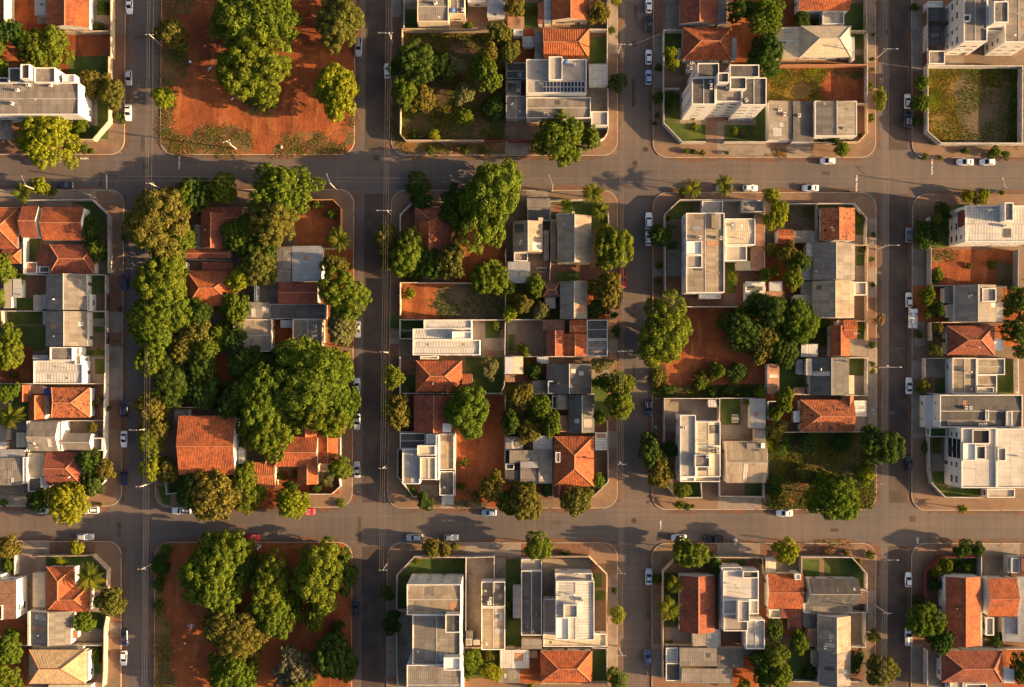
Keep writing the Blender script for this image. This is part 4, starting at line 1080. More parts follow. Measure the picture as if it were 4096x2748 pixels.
g('conc',(1298,310,1380,780)); g('soil',(1298,-40,1380,310)); g('brick',(1298,780,1385,1250)); g('brick',(1340,1285,1765,1385)); g('conc',(1930,1290,2337,1385))
td()
tr('dark tree behind the old tile gabled house at the top',1690,25,26,8,'dark')
tr('large bright tree at the top edge left of the cream hipped roof',1746,38,42,10,'mid')
tr('large dark tree below the bright one left of the cream hipped roof',1752,122,38,9,'dark',1.2)
tr('enormous dark tree at the top edge of the bare red lot',580,30,92,12,'mid')
tr('enormous dark rounded tree in the middle of the bare red lot',578,150,80,12,'mid',1.0)
tr('pale palm sapling left of the enormous tree on the red lot',496,78,20,6,'palm')
t(3,0)
b('house','orange roofed house with grey front canopy at the top right',[('R',328,-80,785,95,4,5.6,'x',0,0,'tile','white'),('F',543,97,735,215,3.3,'slab','white')])
b('house','cream metal hipped roof house above a weedy red lot',[('R',343,228,798,508,3.7,5.4,'x',.33,.28,'cream','white'),('S',115,240,341,515,3.2,'cream'),('F',803,330,828,535,3,'white','white')])
b('workshop','ribbed grey sheet workshop split into light and dark halves',[('S',62,897,276,1245,4.2,'fibre'),('S',278,899,470,1262,4,'dark'),('A',163,980,4.2),('A',205,1020,4.2),('A',333,1030,4.2)])
b('workshop','grey gabled sheet workshop framed by a pale parapet',[('F',475,898,850,1212,5,'fibre','white'),('Q',480,903,845,1207,4.9,5.6,'y')])
w('orange brick wall along the top of the weedy red lot',[(50,578),(945,575)],2.8,'brick')
w('right wall of the weedy red lot facing the fourth street',[(943,580),(943,915)],2.4,'white')
w('low wall with angled end round the gabled workshop',[(440,1268),(870,1262),(945,1180),(945,920),(852,920)],2.2,'cream')
w('cream street wall beside the lawn of the cream hipped house',[(938,-40),(938,270),(800,272)],2.6,'cream')
w('pale street wall below the cross wall of the hipped cream house',[(944,290),(944,560)],2.6,'white')
tr('narrow bright tree on the pavement edge by the weedy red lot',1050,870,50,6,'yel',1.8)
tr('round dark shrub on the pavement above the narrow bright tree',970,760,40,2.4,'shrub')
tr('small shrub on the pavement below the narrow bright tree',975,1040,38,2.2,'shrub')
tr('round tree on the pavement below the gabled workshop',715,1335,72,5,'mid')
tr('dark low tree against the gabled workshop front wall',648,1245,52,3,'dark')
tr('low hedge bush at the workshop corner beside the dark low tree',518,1240,36,1.6,'shrub')
tr('tiny bush behind the angled workshop wall',875,1205,18,1,'shrub')
tr('tiny bush on the fourth street kerb by the brick wall',994,618,22,1,'shrub')
tr('small bush at the foot of the leaning fourth street pole',985,525,24,1.2,'shrub')
tr('dark tiny round bush on the pavement by the cream house',998,305,18,1,'shrub')
tr('dark garden tree in front of the orange roofed house at the top',360,175,70,4,'dark')
tr('dark shrub beside the grey front canopy at the top',478,190,40,2,'shrub')
c('white hatchback parked below the gabled workshop',592,1430,'l','white','hatch')
c('white sedan parked first below the yellow grass lot',1820,1440,'l','white','sedan')
c('white hatchback parked nearest the right edge below the yellow grass lot',2017,1440,'l','white','hatch')
c('white hatchback parked beside two green trees on the fourth street',1305,897,'u','white','hatch')
c('dark navy hatchback behind the white one on the fourth street',1305,1060,'u','navy','suv')
p('leaning utility pole with lamp arm beside the cream hipped house',1010,530,'x')
g('soil',(50,600,905,910)); g('gold',[(50,612),(600,612),(540,720),(520,900),(50,900)]); g('weeds',[(600,612),(900,620),(900,700),(640,660)]); g('grass',(740,30,905,275)); g('grass',(830,300,905,565)); g('conc',(830,440,940,490)); g('soil',(0,-40,330,235)); g('conc',(330,95,740,240)); g('soil',(852,940,920,1240)); g('soil',(400,515,830,575)); g('weeds',(25,1362,225,1396)); g('conc',(225,1290,435,1396)); g('brick',(440,1290,1000,1396)); g('conc',(952,-40,1016,560)); g('brick',(952,600,1016,1230))
b('apartment_tower','white apartment block with deep windows at the top right corner',[('F',1800,-80,2012,370,11,'fibre','white'),('F',2012,-80,2165,275,10,'slab','white'),('F',2167,-80,2420,375,11,'fibre','white'),('F',2070,10,2200,200,14,'fibre','white'),('F',1798,128,1860,190,11.3,'dark','white')])
b('carport','dark covered parking with pierced block screen beside the white apartment block',[('S',1485,72,1645,190,3.2,'dark'),('S',1490,235,1600,392,2.9,'dark'),('F',1490,450,1635,568,3.2,'fibre','white'),('F',1482,10,1612,62,3.4,'white','white')])
WS = w('white street wall with dark gates in front of the white apartment block',[(1480,60),(1480,575)],3,'white',[(1480,85,215,'door'),(1480,445,565,'maroon')])
w('pale wall along the top of the yellow grass lot',[(1485,580),(2330,586)],2.8,'white')
w('white wall with angled corner round the yellow grass lot',[(1482,590),(1484,1170),(1602,1272),(2420,1274)],2.8,'white')
w('pale right wall of the yellow grass lot at the photo edge',[(2326,590),(2322,1270)],2.8,'white')
tr('upper of two green trees overhanging the yellow grass lot wall',1425,740,62,4.5,'mid')
tr('lower and brighter tree overhanging the yellow grass lot wall',1415,912,82,5,'mid')
tr('dark hedge strip below the two trees by the angled wall',1385,1080,45,2,'shrub')
tr('pointed bush on the pavement by the rightmost white car',2080,1345,62,2.6,'shrub')
tr('low bush spreading right of the pointed pavement bush',2180,1378,45,1.4,'shrub')
tr('small bush on the pavement above the white sedan',1815,1340,36,1.6,'shrub')
tr('low bush at the kerb corner left of the white sedan',1460,1388,36,1.2,'shrub')
tr('tiny bush beside the kerb joint left of the white sedan',1592,1405,26,1,'shrub')
tr('dark hedge on the pavement at the top of the fourth street',1362,60,40,1.6,'shrub')
g('dry',(1488,605,2320,1268)); g('scrub',[(2190,610),(2318,610),(2318,1265),(2190,1265),(2210,900)]); g('scrub',[(1820,610),(2190,610),(2140,780),(1900,760)]); g('gold',[(1488,612),(1800,620),(1720,760),(1760,900),(1700,980),(1780,1100),(1760,1265),(1600,1265),(1488,1165)]); g('conc',(1485,190,1800,575)); g('conc',(1335,90,1435,625)); g('soil',(1330,630,1438,1180)); g('brick',[(1340,1190),(1440,1200),(1570,1310),(2337,1310),(2337,1410),(1460,1400),(1345,1300)])
# ---- upper half of the middle row ----
t(0,1)
b('house','orange hip roofed house cut by the left edge with a ribbed tile roof',[('R',-140,335,160,695,3.6,5.6,'x',.4,.5,'tile','white'),('R',20,697,188,828,3.4,4.4,'x',0,.3,'tile','white'),('R',-100,322,205,340,3,3.3,'x',0,0,'oldtile','white')])
b('house','weathered orange tile house with white dividing parapet and gables near the upper left crossing',[('R',378,322,748,620,4,6,'x',0,0,'tile','white'),('R',190,313,345,597,4,6,'x',0,0,'oldtile','white')])
b('house','dark mossy tile house below the weathered orange gabled house',[('R',440,655,842,918,3.3,4.8,'x',.25,.2,'oldtile','white'),('S',330,703,446,845,3,'oldtile'),('F',222,812,328,915,2.7,'clay','white'),('F',345,850,440,908,2.6,'dark','white')])
w('white garden wall with angled corner by the upper left crossing',[(232,262),(818,256),(962,392),(962,910)],2.6,'white')
w('white dividing wall between hip roofed and weathered orange houses',[(208,560),(210,915)],3.2,'white')
b('house','grey two slope sheet roofed house facing the dark blue car',[('R',410,918,768,1240,4.2,5.2,'y',0,0,'fibre','white'),('S',298,1105,378,1242,3,'conc'),('S',380,1102,452,1228,3.1,'metal'),('F',775,1095,802,1245,4,'white','white')])
b('house','grey sheet roofed house with a shadowed left slope below the first grey house',[('R',408,1252,778,1562,4.2,5.2,'y',0,0,'fibre','white'),('S',378,1252,470,1370,3,'metal')])
b('house','slender cream sheet roof strip beside the tree at the left edge',[('S',30,960,105,1225,3.2,'cream'),('S',115,960,188,1132,3,'metal')])
w('white wall between the two grey sheet roofed houses',[(0,1248),(930,1250)],2.4,'white')
w('white wall above the grey sheet roofed house',[(110,922),(930,925)],2.4,'white')
w('street wall with dark gates beside the dark blue car',[(938,930),(938,1800)],2.5,'white',[(938,1095,1245,'door'),(938,1440,1540,'void')])
w('cream sunlit wall at the left edge beside the lawns',[(10,1252),(14,1490)],3,'cream')
tr('dense vine covered tree beside the weathered orange gabled house',800,520,72,5.5,'dark',1.7)
tr('second vine tree against the white street wall',855,700,85,5,'dark',1.3)
tr('green tree at the left edge between cream strip roof and orange house',20,870,100,7,'mid',1.3)
tr('small tree at the left edge below the cream strip roof',0,1130,55,5,'mid',1.6)
tr('bushy yellow tree on the pavement under the leaning pole',350,130,80,5,'yel')
tr('bent palm beside the leaning pole at the upper left',225,205,95,5,'palm')
tr('low bush on the verge by the dark navy car at the upper left',470,190,42,1.4,'shrub')
tr('palm shrub in the small yard beside the cream strip roof',175,965,70,2.5,'palm')
tr('yellow green tree at the left edge beside the shaded lawns',95,1470,85,5,'mid',1.3)
tr('dark round shrub on the kerb by the grey striped driveway',1075,1232,22,1.3,'shrub')
tr('tiny dark bush on the kerb above the sunlit pavement stripe',1100,590,28,1.4,'shrub')
c('dark navy hatchback parked under the upper left crossing beside the palm',580,128,'r','navy','hatch')
c('blue black sedan parked on the first street beside the grey house',1105,990,'d','navy','sedan')
p('leaning concrete pole with broad arm beside the bent palm',370,188,'d')
p('utility pole with crossarm in the first upper crossing wires',1440,165,'x')
g('conc',(-20,175,1030,250)); g('brick',[(860,180),(960,180),(1060,240),(1095,320),(1095,620),(990,620),(985,390),(850,250)]); g('brick',(990,620,1095,935)); g('soil',(945,935,1095,1255)); g('conc',(985,1258,1090,1440)); g('soil',(985,1440,1095,1800))
g('grass',[(640,275),(820,275),(935,385),(935,560),(750,560),(750,320)]); g('conc',(240,260,640,320)); g('grass',(262,598,355,808)); g('conc',(395,620,750,660)); g('grass',(820,935,925,1095)); g('brick',(800,1095,925,1248)); g('grass',(820,1260,925,1315)); g('conc',(780,1315,930,1385)); g('grass',(825,1385,925,1440)); g('grass',(75,1258,380,1370)); g('grass',(150,1380,400,1600)); g('soil',(190,1000,385,1130)); g('grass',(130,1130,300,1240)); g('conc',(0,830,210,915))
b('house','old brown gabled tile house hidden among trees in the wooded block',[('R',1790,375,1988,690,3.8,5.2,'y',0,0,'oldtile','cream'),('R',1800,322,2155,520,3.1,3.8,'x',0,0,'oldtile','cream'),('R',1645,692,2040,780,3.1,4,'x',0,0,'oldtile','cream'),('S',1728,480,1788,768,3.2,'fibre')])
b('house','orange hipped roof house among trees in the wooded block',[('R',1662,890,2105,1207,3.4,5.5,'x',.3,.4,'tile','cream'),('S',1800,810,2060,890,2.9,'oldtile')])
w('white wall on the left of the orange hipped house in the wooded block',[(1655,815),(1645,1180)],3,'white')
w('long low wall between the brown and orange roofs in the wooded block',[(1645,788),(2065,800)],2.4,'grey')
td()
tr('tall orange tinted tree at the upper left corner of the wooded block',368,505,75,11,'olive',1.1)
tr('bright green branch tree at the right of the orange tinted corner tree',405,545,41,9,'mid')
tr('dark tree behind the orange tinted one at the block corner',440,445,41,7,'dark')
tr('round yellow flecked tree at the top of the wooded block',508,430,35,7.5,'mid',1.1)
tr('small leafy tree between the orange tinted and yellow flecked trees',425,455,30,7,'mid')
tr('huge round tree at the top of the wooded block by the wide street',640,438,66,12,'mid')
tr('large grey green tree below the huge round one',618,508,56,11,'olive')
tr('leafy tree right of the brown gabled house',548,535,43,8,'mid')
tr('dark tree wedged between the brown gabled house and red yard',590,565,41,7,'dark')
tr('grey green tree right of the orange hipped house',590,610,45,8,'olive',1.1)
tr('yellow green tree touching the orange hipped house corner',548,640,28,7,'yel')
tr('yellow green tree below the orange hipped house',535,705,32,7,'mid',1.2)
tr('tall bright tree leaning over the first street at mid block',362,640,60,11,'mid')
tr('bright tree in the middle of the first street tree row',358,710,62,11,'mid',1.0)
tr('green tree right behind the first street tree row',400,715,43,9,'mid')
tr('bright tree lower in the first street tree row',350,762,51,10,'mid')
tr('brown tinted tree in the heart of the wooded block',450,760,35,8,'olive',1.1)
tr('fresh green tree in the heart of the wooded block',500,768,32,6,'mid')
tr('dark tree above the brown tinted tree in the wooded block',450,715,32,7,'dark')
tr('small dark tree beside the long white walled house',535,775,26,6,'dark')
t(1,1)
b('house','pale blue grey sheet roofed house above the red roofed yard',[('S',338,668,608,988,4.4,'metal'),('S',200,675,336,880,4,'fibre'),('S',190,882,336,990,3.8,'fibre')])
b('house','dull red tile roofed house around a grey paved yard',[('R',220,992,572,1182,3.6,4.6,'x',0,0,'oldtile','white'),('F',3,990,25,1165,3.2,'white','white'),('F',140,1185,640,1318,3.0,'dark','grey',.1)])
b('house','brown grey flat roofed house with rusty sunlit sheet roof',[('F',-185,1322,160,1610,3.6,'tan','cream'),('S',-185,1170,135,1318,3.4,'fibre')])
b('house','grey flat roofed house between the yard and the pale street tree',[('F',345,1322,612,1622,3.8,'fibre','cream'),('S',237,1330,342,1398,2.8,'metal')])
w('brick wall with angled corner round the red yard',[(490,256),(705,256),(775,330),(772,690)],2.4,'brick')
w('low wall between the red yard and the pale sheet roofed house',[(610,690),(770,690)],2.2,'white')
tr('tall banana like palm on the pavement of the second street',775,625,115,6,'palm')
tr('small round shrub in the red walled yard',430,370,32,2,'shrub')
tr('spreading shrub at the top of the red walled yard',555,305,52,2,'shrub')
tr('leafy shrub at the right of the red walled yard',685,380,50,3,'shrub')
tr('bushy tree by the pale sheet roofed house and second street',715,830,105,7,'olive')
tr('small shrub on the kerb beside the bushy tree',855,865,30,2,'shrub')
tr('huge round tree over the second street kerb beside the red roof',790,1110,212,11,'mid')
tr('pale flowering tree below the huge round street tree',780,1400,125,9,'pale',1.2)
c('white sedan parked under the pale flowering tree on the second street',922,1410,'d','white','sedan')
p('utility pole with lamp arm at the second street corner lot',1225,400,'x')
p('thin street pole at the rounded kerb corner of the red yard',735,168,'d')
g('soil',(370,270,768,690)); g('conc',(25,990,220,1320)); g('brick',[(500,170),(740,170),(870,260),(888,400),(885,940),(790,940),(790,330),(700,250),(500,250)]); g('soil',(160,1325,345,1560)); g('soil',(615,700,885,1560)); g('paving',(612,1380,660,1560))
b('house','sunlit brown hipped tile house half hidden by the giant tree',[('R',1432,325,1760,760,3.4,4.9,'y',.3,0,'oldtile','cream'),('R',1470,455,1660,752,4,5.6,'y',0,0,'tile','cream'),('S',1658,588,1760,680,3,'cream'),('S',1665,440,1762,585,3,'dark')])
w('white angled wall at the corner beside the brown tile house',[(1400,295),(1302,390),(1300,600)],2.2,'white')
w('wall along the top of the long red lot',[(1300,995),(1960,998)],2.4,'cream')
w('sunlit orange left wall of the long red lot',[(1303,995),(1303,1290)],2.4,'cream')
w('right wall of the long red lot',[(2243,700),(2240,1320)],2.4,'white')
b('house','long pale ribbed roof house with white parapets below the red lot',[('F',1512,1325,1940,1405,4.8,'ribwhite','white'),('F',1414,1405,1940,1505,4.8,'ribwhite','white'),('F',1414,1505,2015,1642,4.8,'ribwhite','white'),('F',1765,1430,1940,1500,6.2,'white','white')])
w('white perimeter wall of the long pale roofed house',[(1414,1495),(1300,1495),(1300,1326),(2240,1328),(2235,1650)],2.5,'white')
td()
tr('giant ridge crowned tree in the block right of the second street',1120,470,66,13,'mid',1.45)
tr('dark green tree at the left foot of the giant ridge crowned tree',1045,470,42,8,'dark')
tr('bright bush tree between the brown house and giant tree',1047,505,22,7,'mid',1.4)
tr('dark bush tree at the corner kerb above the brown tile house',963,457,28,5,'dark',.8)
tr('scraggly dark bush by the corner pole',955,420,26,3,'dark')
tr('orange leafed tree leaning over the second street wires',880,550,28,7,'olive',1.2)
tr('yellow green tree beside the brown tile house',928,575,37,9,'mid',1.3)
tr('small orange tree below the leaning orange leafed tree',880,600,18,5,'olive')
tr('dark tree under the brown tile house',988,605,40,7,'dark')
tr('pale olive tree right under the brown tile house',1030,595,32,9,'olive',1.4)
tr('bright round tree at the right end of the long red lot',1118,635,40,8,'mid',1.1)
tr('low bush at the left end of the long red lot',935,668,16,2.5,'yel')
tr('small round bush at the bottom of the long red lot',1132,742,16,2.5,'shrub')
t(1,1)
g('soil',(1305,1000,2240,1322)); g('dry',[(1650,1030),(2000,1000),(2240,1160),(2240,1320),(1700,1310),(1580,1200)]); g('soil',(1780,420,2240,1000)); g('soil',(1310,300,1440,600)); g('grass',(1310,1335,1505,1490)); g('conc',(1310,1410,1412,1435)); g('conc',(1945,1335,2062,1800)); g('grass',(2062,1340,2190,1490)); g('conc',(2062,1490,2235,1600)); g('soil',(1225,1000,1300,1270)); g('grass',(1215,1280,1298,1400)); g('brick',[(1225,330),(1270,230),(1400,175),(1600,170),(1600,240),(1400,290),(1300,380),(1300,560),(1222,560)]); g('conc',(1215,1420,1300,1800)); g('scrub',(1310,600,1500,990)); g('soil',(1225,600,1300,1000))
t(2,1)
b('house','tan two slope sheet roofed house beside the giant tree',[('R',45,448,312,725,4.2,5.2,'y',0,0,'tan','cream'),('S',272,416,314,448,4.4,'cream'),('S',170,245,378,330,3,'fibre'),('F',55,728,180,805,3.2,'fibre','white'),('S',0,808,202,1000,3.4,'metal'),('S',318,530,366,795,2.8,'fibre'),('F',175,335,375,445,2.6,'dark','grey',.1)])
b('house','grey brown sheet roofed house with a broken lower eave by palms',[('R',438,398,745,820,4.4,5.6,'y',0,0,'tan','cream'),('F',437,382,552,500,4.2,'dark','white'),('F',572,362,594,400,4.6,'cream','cream'),('S',538,752,598,822,4,'ribwhite'),('S',385,430,432,795,2.9,'clay')])
b('house','grey two slope house with small brown tile annex',[('R',465,985,708,1318,4,5,'y',0,0,'fibre','cream'),('R',313,995,460,1122,3.2,3.7,'x',.3,.3,'brown','white'),('S',330,1128,425,1226,2.7,'conc')])
b('house','orange and brown tile roofed house with dark flat garage roof by third street',[('R',553,1326,698,1442,3.9,4.5,'x',0,0,'tile','white'),('R',345,1420,500,1652,3.8,4.8,'y',0,0,'oldtile','white'),('R',495,1450,698,1652,3.8,4.6,'y',0,0,'tile','white'),('S',312,1326,508,1420,3.4,'brown'),('F',703,1326,890,1500,3,'dark','white'),('F',703,1504,890,1652,2.9,'fibre','white')])
w('white wall with angled corner beside the palm garden',[(380,262),(670,258)],2.3,'white')
w('angled white corner wall by the palms and third street',[(820,285),(895,375),(900,470)],2.3,'white')
w('long white wall between the tan and grey brown sheet roofs',[(382,262),(384,800),(372,985)],2.4,'white')
w('white wall across the bottom of the dark tree gardens',[(0,1325),(310,1326)],2.4,'white')
tr('large palm at the corner garden of the third street',755,215,105,7,'palm')
tr('yellow palm below the large corner palm',820,365,85,6,'palm')
tr('small palm at the left of the corner palm garden',525,300,55,3.5,'palm')
tr('huge round tree over the third street kerb beside the grey brown roof',945,675,165,10,'mid',1.3)
tr('golden olive tree below the huge round third street tree',905,1070,125,9,'olive',1.35)
tr('dark undergrowth tree below the golden olive tree',800,1220,95,5,'dark')
tr('bush at the left of the golden olive tree',755,1030,58,4,'mid')
tr('bright tree beside the goal frame in the small yard',245,1010,85,6,'mid',1.2)
tr('dark gold tree in the garden left of the brown tile annex',140,1190,80,6,'olive')
tr('pale speckled tree below the brown tile annex',300,1245,75,5,'pale')
tr('dark tree at the left garden edge by the long red lot',-10,1030,80,5,'dark')
tr('yellow tree at the lower left of the dark garden',15,1270,65,4,'yel')
tr('round dark clipped tree on the third street kerb',968,1425,40,3.5,'dark',1.2)
tr('dark small clipped tree above the round kerb tree',948,1285,28,3,'dark')
c('red pickup parked under the huge round tree on the third street',1025,955,'d','red','pickup')
c('white suv parked first on the third street below the crossing',1257,445,'u','white','suv')
c('white hatchback half under a dark tree on the third street',1255,600,'u','white','hatch')
p('small street pole on the kerb of the wide street by the palms',390,180,'d')
g('grass',(388,265,890,520)); g('soil',(390,290,480,380)); g('paving',(205,800,370,985)); g('soil',(388,820,880,985)); g('grass',(430,895,632,982)); g('scrub',(-5,1005,465,1320)); g('paving',(75,1332,312,1560)); g('grass',(10,1460,62,1560)); g('conc',(0,1330,78,1455)); g('soil',(715,985,900,1320)); g('brick',(900,1240,978,1800)); g('conc',(165,180,365,245)); g('brick',[(640,200),(850,190),(930,250),(975,350),(978,480),(905,480),(900,370),(820,270),(640,250)])
u('white goal frame standing in the small paved yard',300,870,.9,'goal')
b('apartment_house','long grey panelled roof building with white side wall facing the third street',[('F',1588,375,1930,1085,7.2,'tan','white'),('F',1590,625,1732,748,7.6,'white','white'),('F',1590,752,1732,865,7.6,'conc','white'),('S',1845,382,1898,525,7.7,'fibre'),('A',1710,595,7.3),('A',1895,600,7.3),('F',1708,1096,1895,1138,3,'white','white')])
b('house','cream flat roofed extension joined to the long grey panelled building',[('F',1938,425,2205,660,6.2,'cream','white'),('F',1940,668,2130,800,5,'slab','white'),('S',2205,375,2285,675,3,'clay'),('S',2035,800,2165,890,2.8,'cream'),('S',2168,680,2285,890,2.8,'clay'),('F',1730,268,1918,375,3,'slab','white'),('F',2085,262,2285,368,2.7,'conc','white',.5)])
w('white wall with angled corner round the long grey panelled building',[(1405,1120),(1400,385),(1535,258),(2285,262),(2288,980)],2.8,'white')
w('white wall below the long grey panelled building',[(1545,1210),(2330,1212)],2.6,'white')
b('shed','white ribbed sheet shed at the right of the long grey building',[('S',2112,985,2295,1202,3.2,'ribwhite')])
tr('first palm on the verge above the long grey building',1640,165,95,6,'palm')
tr('second palm on the verge over a white parked car',1918,140,95,6.5,'palm')
tr('dark shrub left of the first verge palm',1560,190,42,1.8,'shrub')
tr('round dark street tree over the half hidden white hatchback',1360,590,98,6,'dark')
tr('clipped round shrub on the pavement left of the long building',1345,840,32,1.8,'shrub')
tr('dark scrub bush on the pavement below the clipped round shrub',1330,975,30,1.5,'shrub')
tr('small tree in the courtyard right of the long grey building',1995,960,55,5,'mid')
tr('small shrub row in the left garden of the long building',1432,420,24,1.5,'shrub')
tr('bush between the courtyard and the orange roof at right',2290,925,60,4,'mid')
td()
tr('big golden tree overhanging the third street beside the red dirt strip',1512,750,62,11,'mid',1.22)
tr('dark bushy tree in the centre of the fourth block',1700,750,48,8,'dark',1.0)
tr('dark tree at the upper centre of the fourth block',1760,715,38,8,'dark')
tr('large dark round tree by the ribbed tile house in the fourth block',1825,735,42,9,'mid',1.1)
tr('pale speckled dark tree at the centre of the fourth block',1745,780,42,7,'olive')
tr('dark tree at the bottom of the fourth block grove',1790,800,36,7,'dark')
tr('tiny dark tree at the top of the red dirt strip',1725,690,26,5,'dark')
tr('small bush in the lower half of the red dirt strip',1635,845,22,3,'shrub')
tr('second small bush low in the red dirt strip',1600,875,20,2.5,'shrub')
tr('bush at the right of the red dirt strip',1680,850,24,3,'dark')
t(2,1)
c('white sedan under the second verge palm on the wide street',1932,150,'l','white','sedan')
c('white hatchback parked right of the palm on the wide street',2163,152,'r','white','hatch')
g('soil',[(1550,1218),(2330,1218),(2330,1960),(1320,1960),(1420,1300)]); g('grass',[(1420,385),(1530,285),(1650,280),(1650,375),(1585,430),(1420,430)]); g('conc',(1415,700,1540,935)); g('soil',(1415,935,1545,1130)); g('grass',(1418,480,1500,520)); g('grass',(1418,630,1505,700)); g('soil',(1545,1100,1925,1205)); g('grass',(1945,810,2035,1090)); g('soil',(2035,890,2110,1205)); g('conc',(1925,270,2070,415)); g('conc',(1300,870,1385,940)); g('soil',(1298,940,1390,1160)); g('brick',[(1300,380),(1310,300),(1380,210),(1520,190),(1530,250),(1395,375),(1395,700),(1300,700)]); g('brick',(1530,190,2337,250))
t(3,1)
b('house','blackened orange tile gabled house beside a small grey yard',[('R',523,332,832,622,4,5.4,'y',0,0,'mosstile','white'),('R',140,522,285,648,3.2,4,'x',0,0,'tile','white'),('S',275,532,498,642,2.9,'fibre')])
b('house','two slope grey house by the leaning fourth street pole',[('R',460,640,832,972,4.4,5.4,'y',0,0,'fibre','white'),('S',402,642,522,770,4.2,'metal'),('S',362,780,458,975,3,'metal')])
b('house','tan and dark sheet roofed house below the two slope grey house',[('R',456,980,826,1310,4.5,5.4,'y',0,0,'tan','white'),('S',285,1105,452,1205,3,'cream'),('S',365,988,452,1105,2.8,'conc'),('F',828,990,938,1108,2.7,'conc','white')])
b('house','orange ribbed tile house with a broken patch near the round grove tree',[('R',725,1328,850,1495,4,4.6,'x',0,0,'tile','white'),('R',608,1378,785,1650,3.6,4.6,'y',0,0,'tile','white'),('S',672,1330,722,1495,3.8,'clay')])
b('shed','cluster of rusty and pale sheet sheds left of the tan roof',[('S',-10,1030,40,1205,2.8,'ribwhite'),('S',70,985,185,1105,2.7,'white'),('S',42,1075,205,1180,2.8,'clay')])
w('garden wall with white corner beside the blackened tile house',[(505,290),(830,292),(940,420),(932,650)],2.2,'white')
w('front walls of the two slope grey house along the fourth street',[(835,662),(948,662),(945,985)],2.3,'cream')
w('front wall of the tan and dark roofed house on the fourth street',[(945,990),(942,1330)],2.3,'cream')
w('front wall of the orange ribbed house beside the dry street tree',[(855,1338),(946,1338),(944,1510)],2.3,'cream')
w('grey yard wall left of the blackened tile house',[(215,292),(495,292),(498,530)],2.4,'grey')
tr('bright yellow tree at the upper left of the grey yard',135,400,105,8,'yel',1.25)
tr('small light tree above the bright yellow tree',80,220,72,6,'yel')
tr('grey green tree in the garden left of the two slope grey house',230,760,85,7,'olive',1.3)
tr('dark tree touching the two slope grey roof',330,820,85,7,'dark')
tr('tall dark gold tree below the grey green garden tree',275,960,85,8,'mid',1.3)
tr('little round tree at the lower left of the garden',115,900,52,4,'mid')
tr('narrow bush tree at the upper left of the garden',80,710,48,5,'olive',1.5)
tr('small bush at the left corner of the garden',35,955,40,3,'mid')
tr('dark ivy shrub on the wall of the blackened tile house',880,430,42,2,'shrub')
tr('small shrub on the fourth street pavement by the grey house',988,785,25,1.5,'shrub')
tr('dark round shrub on the pavement by the tan roofed house',992,1015,27,1.6,'shrub')
tr('long hedge bush on the pavement by the blackened tile house',996,570,26,1.4,'shrub')
tr('dry leafless street tree on the fourth street',1045,1325,62,4.5,'dry')
tr('dark shrub behind the orange ribbed house',555,1355,52,2.6,'shrub')
tr('green shrub behind the front wall of the orange ribbed house',885,1400,34,2,'shrub')
tr('round shrub at the bottom pavement of the fourth street',990,1540,30,1.8,'shrub')
tr('shrub row in front of the two slope grey house',895,692,34,1.5,'shrub')
c('white sedan parked on the wide street by the blackened tile house',440,152,'l','white','sedan')
c('black motorcycle parked at the kerb of the wide street',775,178,'r','black','moto')
c('grey blue hatchback parked by the dark tree on the fourth street',1317,570,'u','grey','hatch')
c('white hatchback parked just above the white delivery truck',1317,1148,'u','white','hatch')
c('white delivery truck with open cluttered bed on the fourth street',1345,1310,'u','white','truck')
p('utility pole with long lamp arm above the fourth street mid block',1020,700,'x')
p('white topped pole beside twin trees on the wide street',2035,205,'d')
g('soil',(30,640,400,1100)); g('dry',(215,300,495,528)); g('grass',(505,295,830,330)); g('grass',[(838,335),(870,340),(938,430),(930,570),(838,575)]); g('conc',(838,575,935,655)); g('grass',(845,745,920,845)); g('conc',(840,845,945,980)); g('brick',(838,1110,942,1328)); g('grass',(855,1345,920,1495)); g('conc',(955,430,1025,700)); g('brick',(950,700,1028,860)); g('conc',(955,860,1028,1130)); g('soil',(955,1130,1028,1800)); g('brick',[(0,205),(860,205),(960,260),(1018,340),(1025,430),(945,430),(850,290),(0,275)]); g('scrub',(0,1330,610,1560))
b('apartment_tower','white apartment block with pale ribbed roof at the right edge',[('F',1815,310,2420,632,9.6,'ribwhite','white'),('F',2165,282,2245,445,12,'fibre','white'),('X',1808,345,1822,485,5.6,9.2,'maroon','facade_panel',9.6),('A',2165,490,9.8)])
b('house','grey panel roofed house with raised concrete roof box at right',[('R',1722,1015,2090,1345,4.8,5.5,'y',0,0,'fibre','white'),('F',1965,1045,2092,1165,6.2,'conc','white'),('S',1628,1035,1715,1180,3.2,'fibre'),('S',1660,1185,1708,1310,3,'cream'),('S',2095,1172,2150,1345,3.2,'ribwhite')])
b('house','dark brown hipped tile house at the right edge',[('R',1648,1380,2075,1640,3.6,5.6,'x',.38,.35,'oldtile','white'),('S',2070,1495,2160,1600,3,'white')])
w('walls round the stony red lot at the right',[(1512,690),(1512,1022),(2285,1030),(2290,700)],3,'grey')
w('white wall fragment between dark trees by the grey blue car',[(1500,410),(1500,690)],2.4,'white')
w('wall between grey panel roofed and dark brown hipped houses',[(2420,1352),(1516,1350),(1516,1510)],2.6,'cream')
tr('large dark tree on the pavement by the grey blue car',1445,570,95,6.5,'dark',1.3)
tr('second large dark tree touching the white apartment block',1565,560,85,6,'dark')
tr('palm like tree above the large dark pair',1555,435,55,5,'palm')
tr('dark tree at the corner of the white apartment block',1610,350,75,4.5,'dark')
tr('left tree of the clipped twin trees on the wide street',1840,225,58,3.5,'yel')
tr('right tree of the clipped twin trees on the wide street',1958,230,70,4,'yel')
tr('tiny pointed shrub right of the white topped pole',2140,195,30,1.8,'shrub')
tr('bright tree above the white delivery truck',1470,1100,70,6,'mid',1.2)
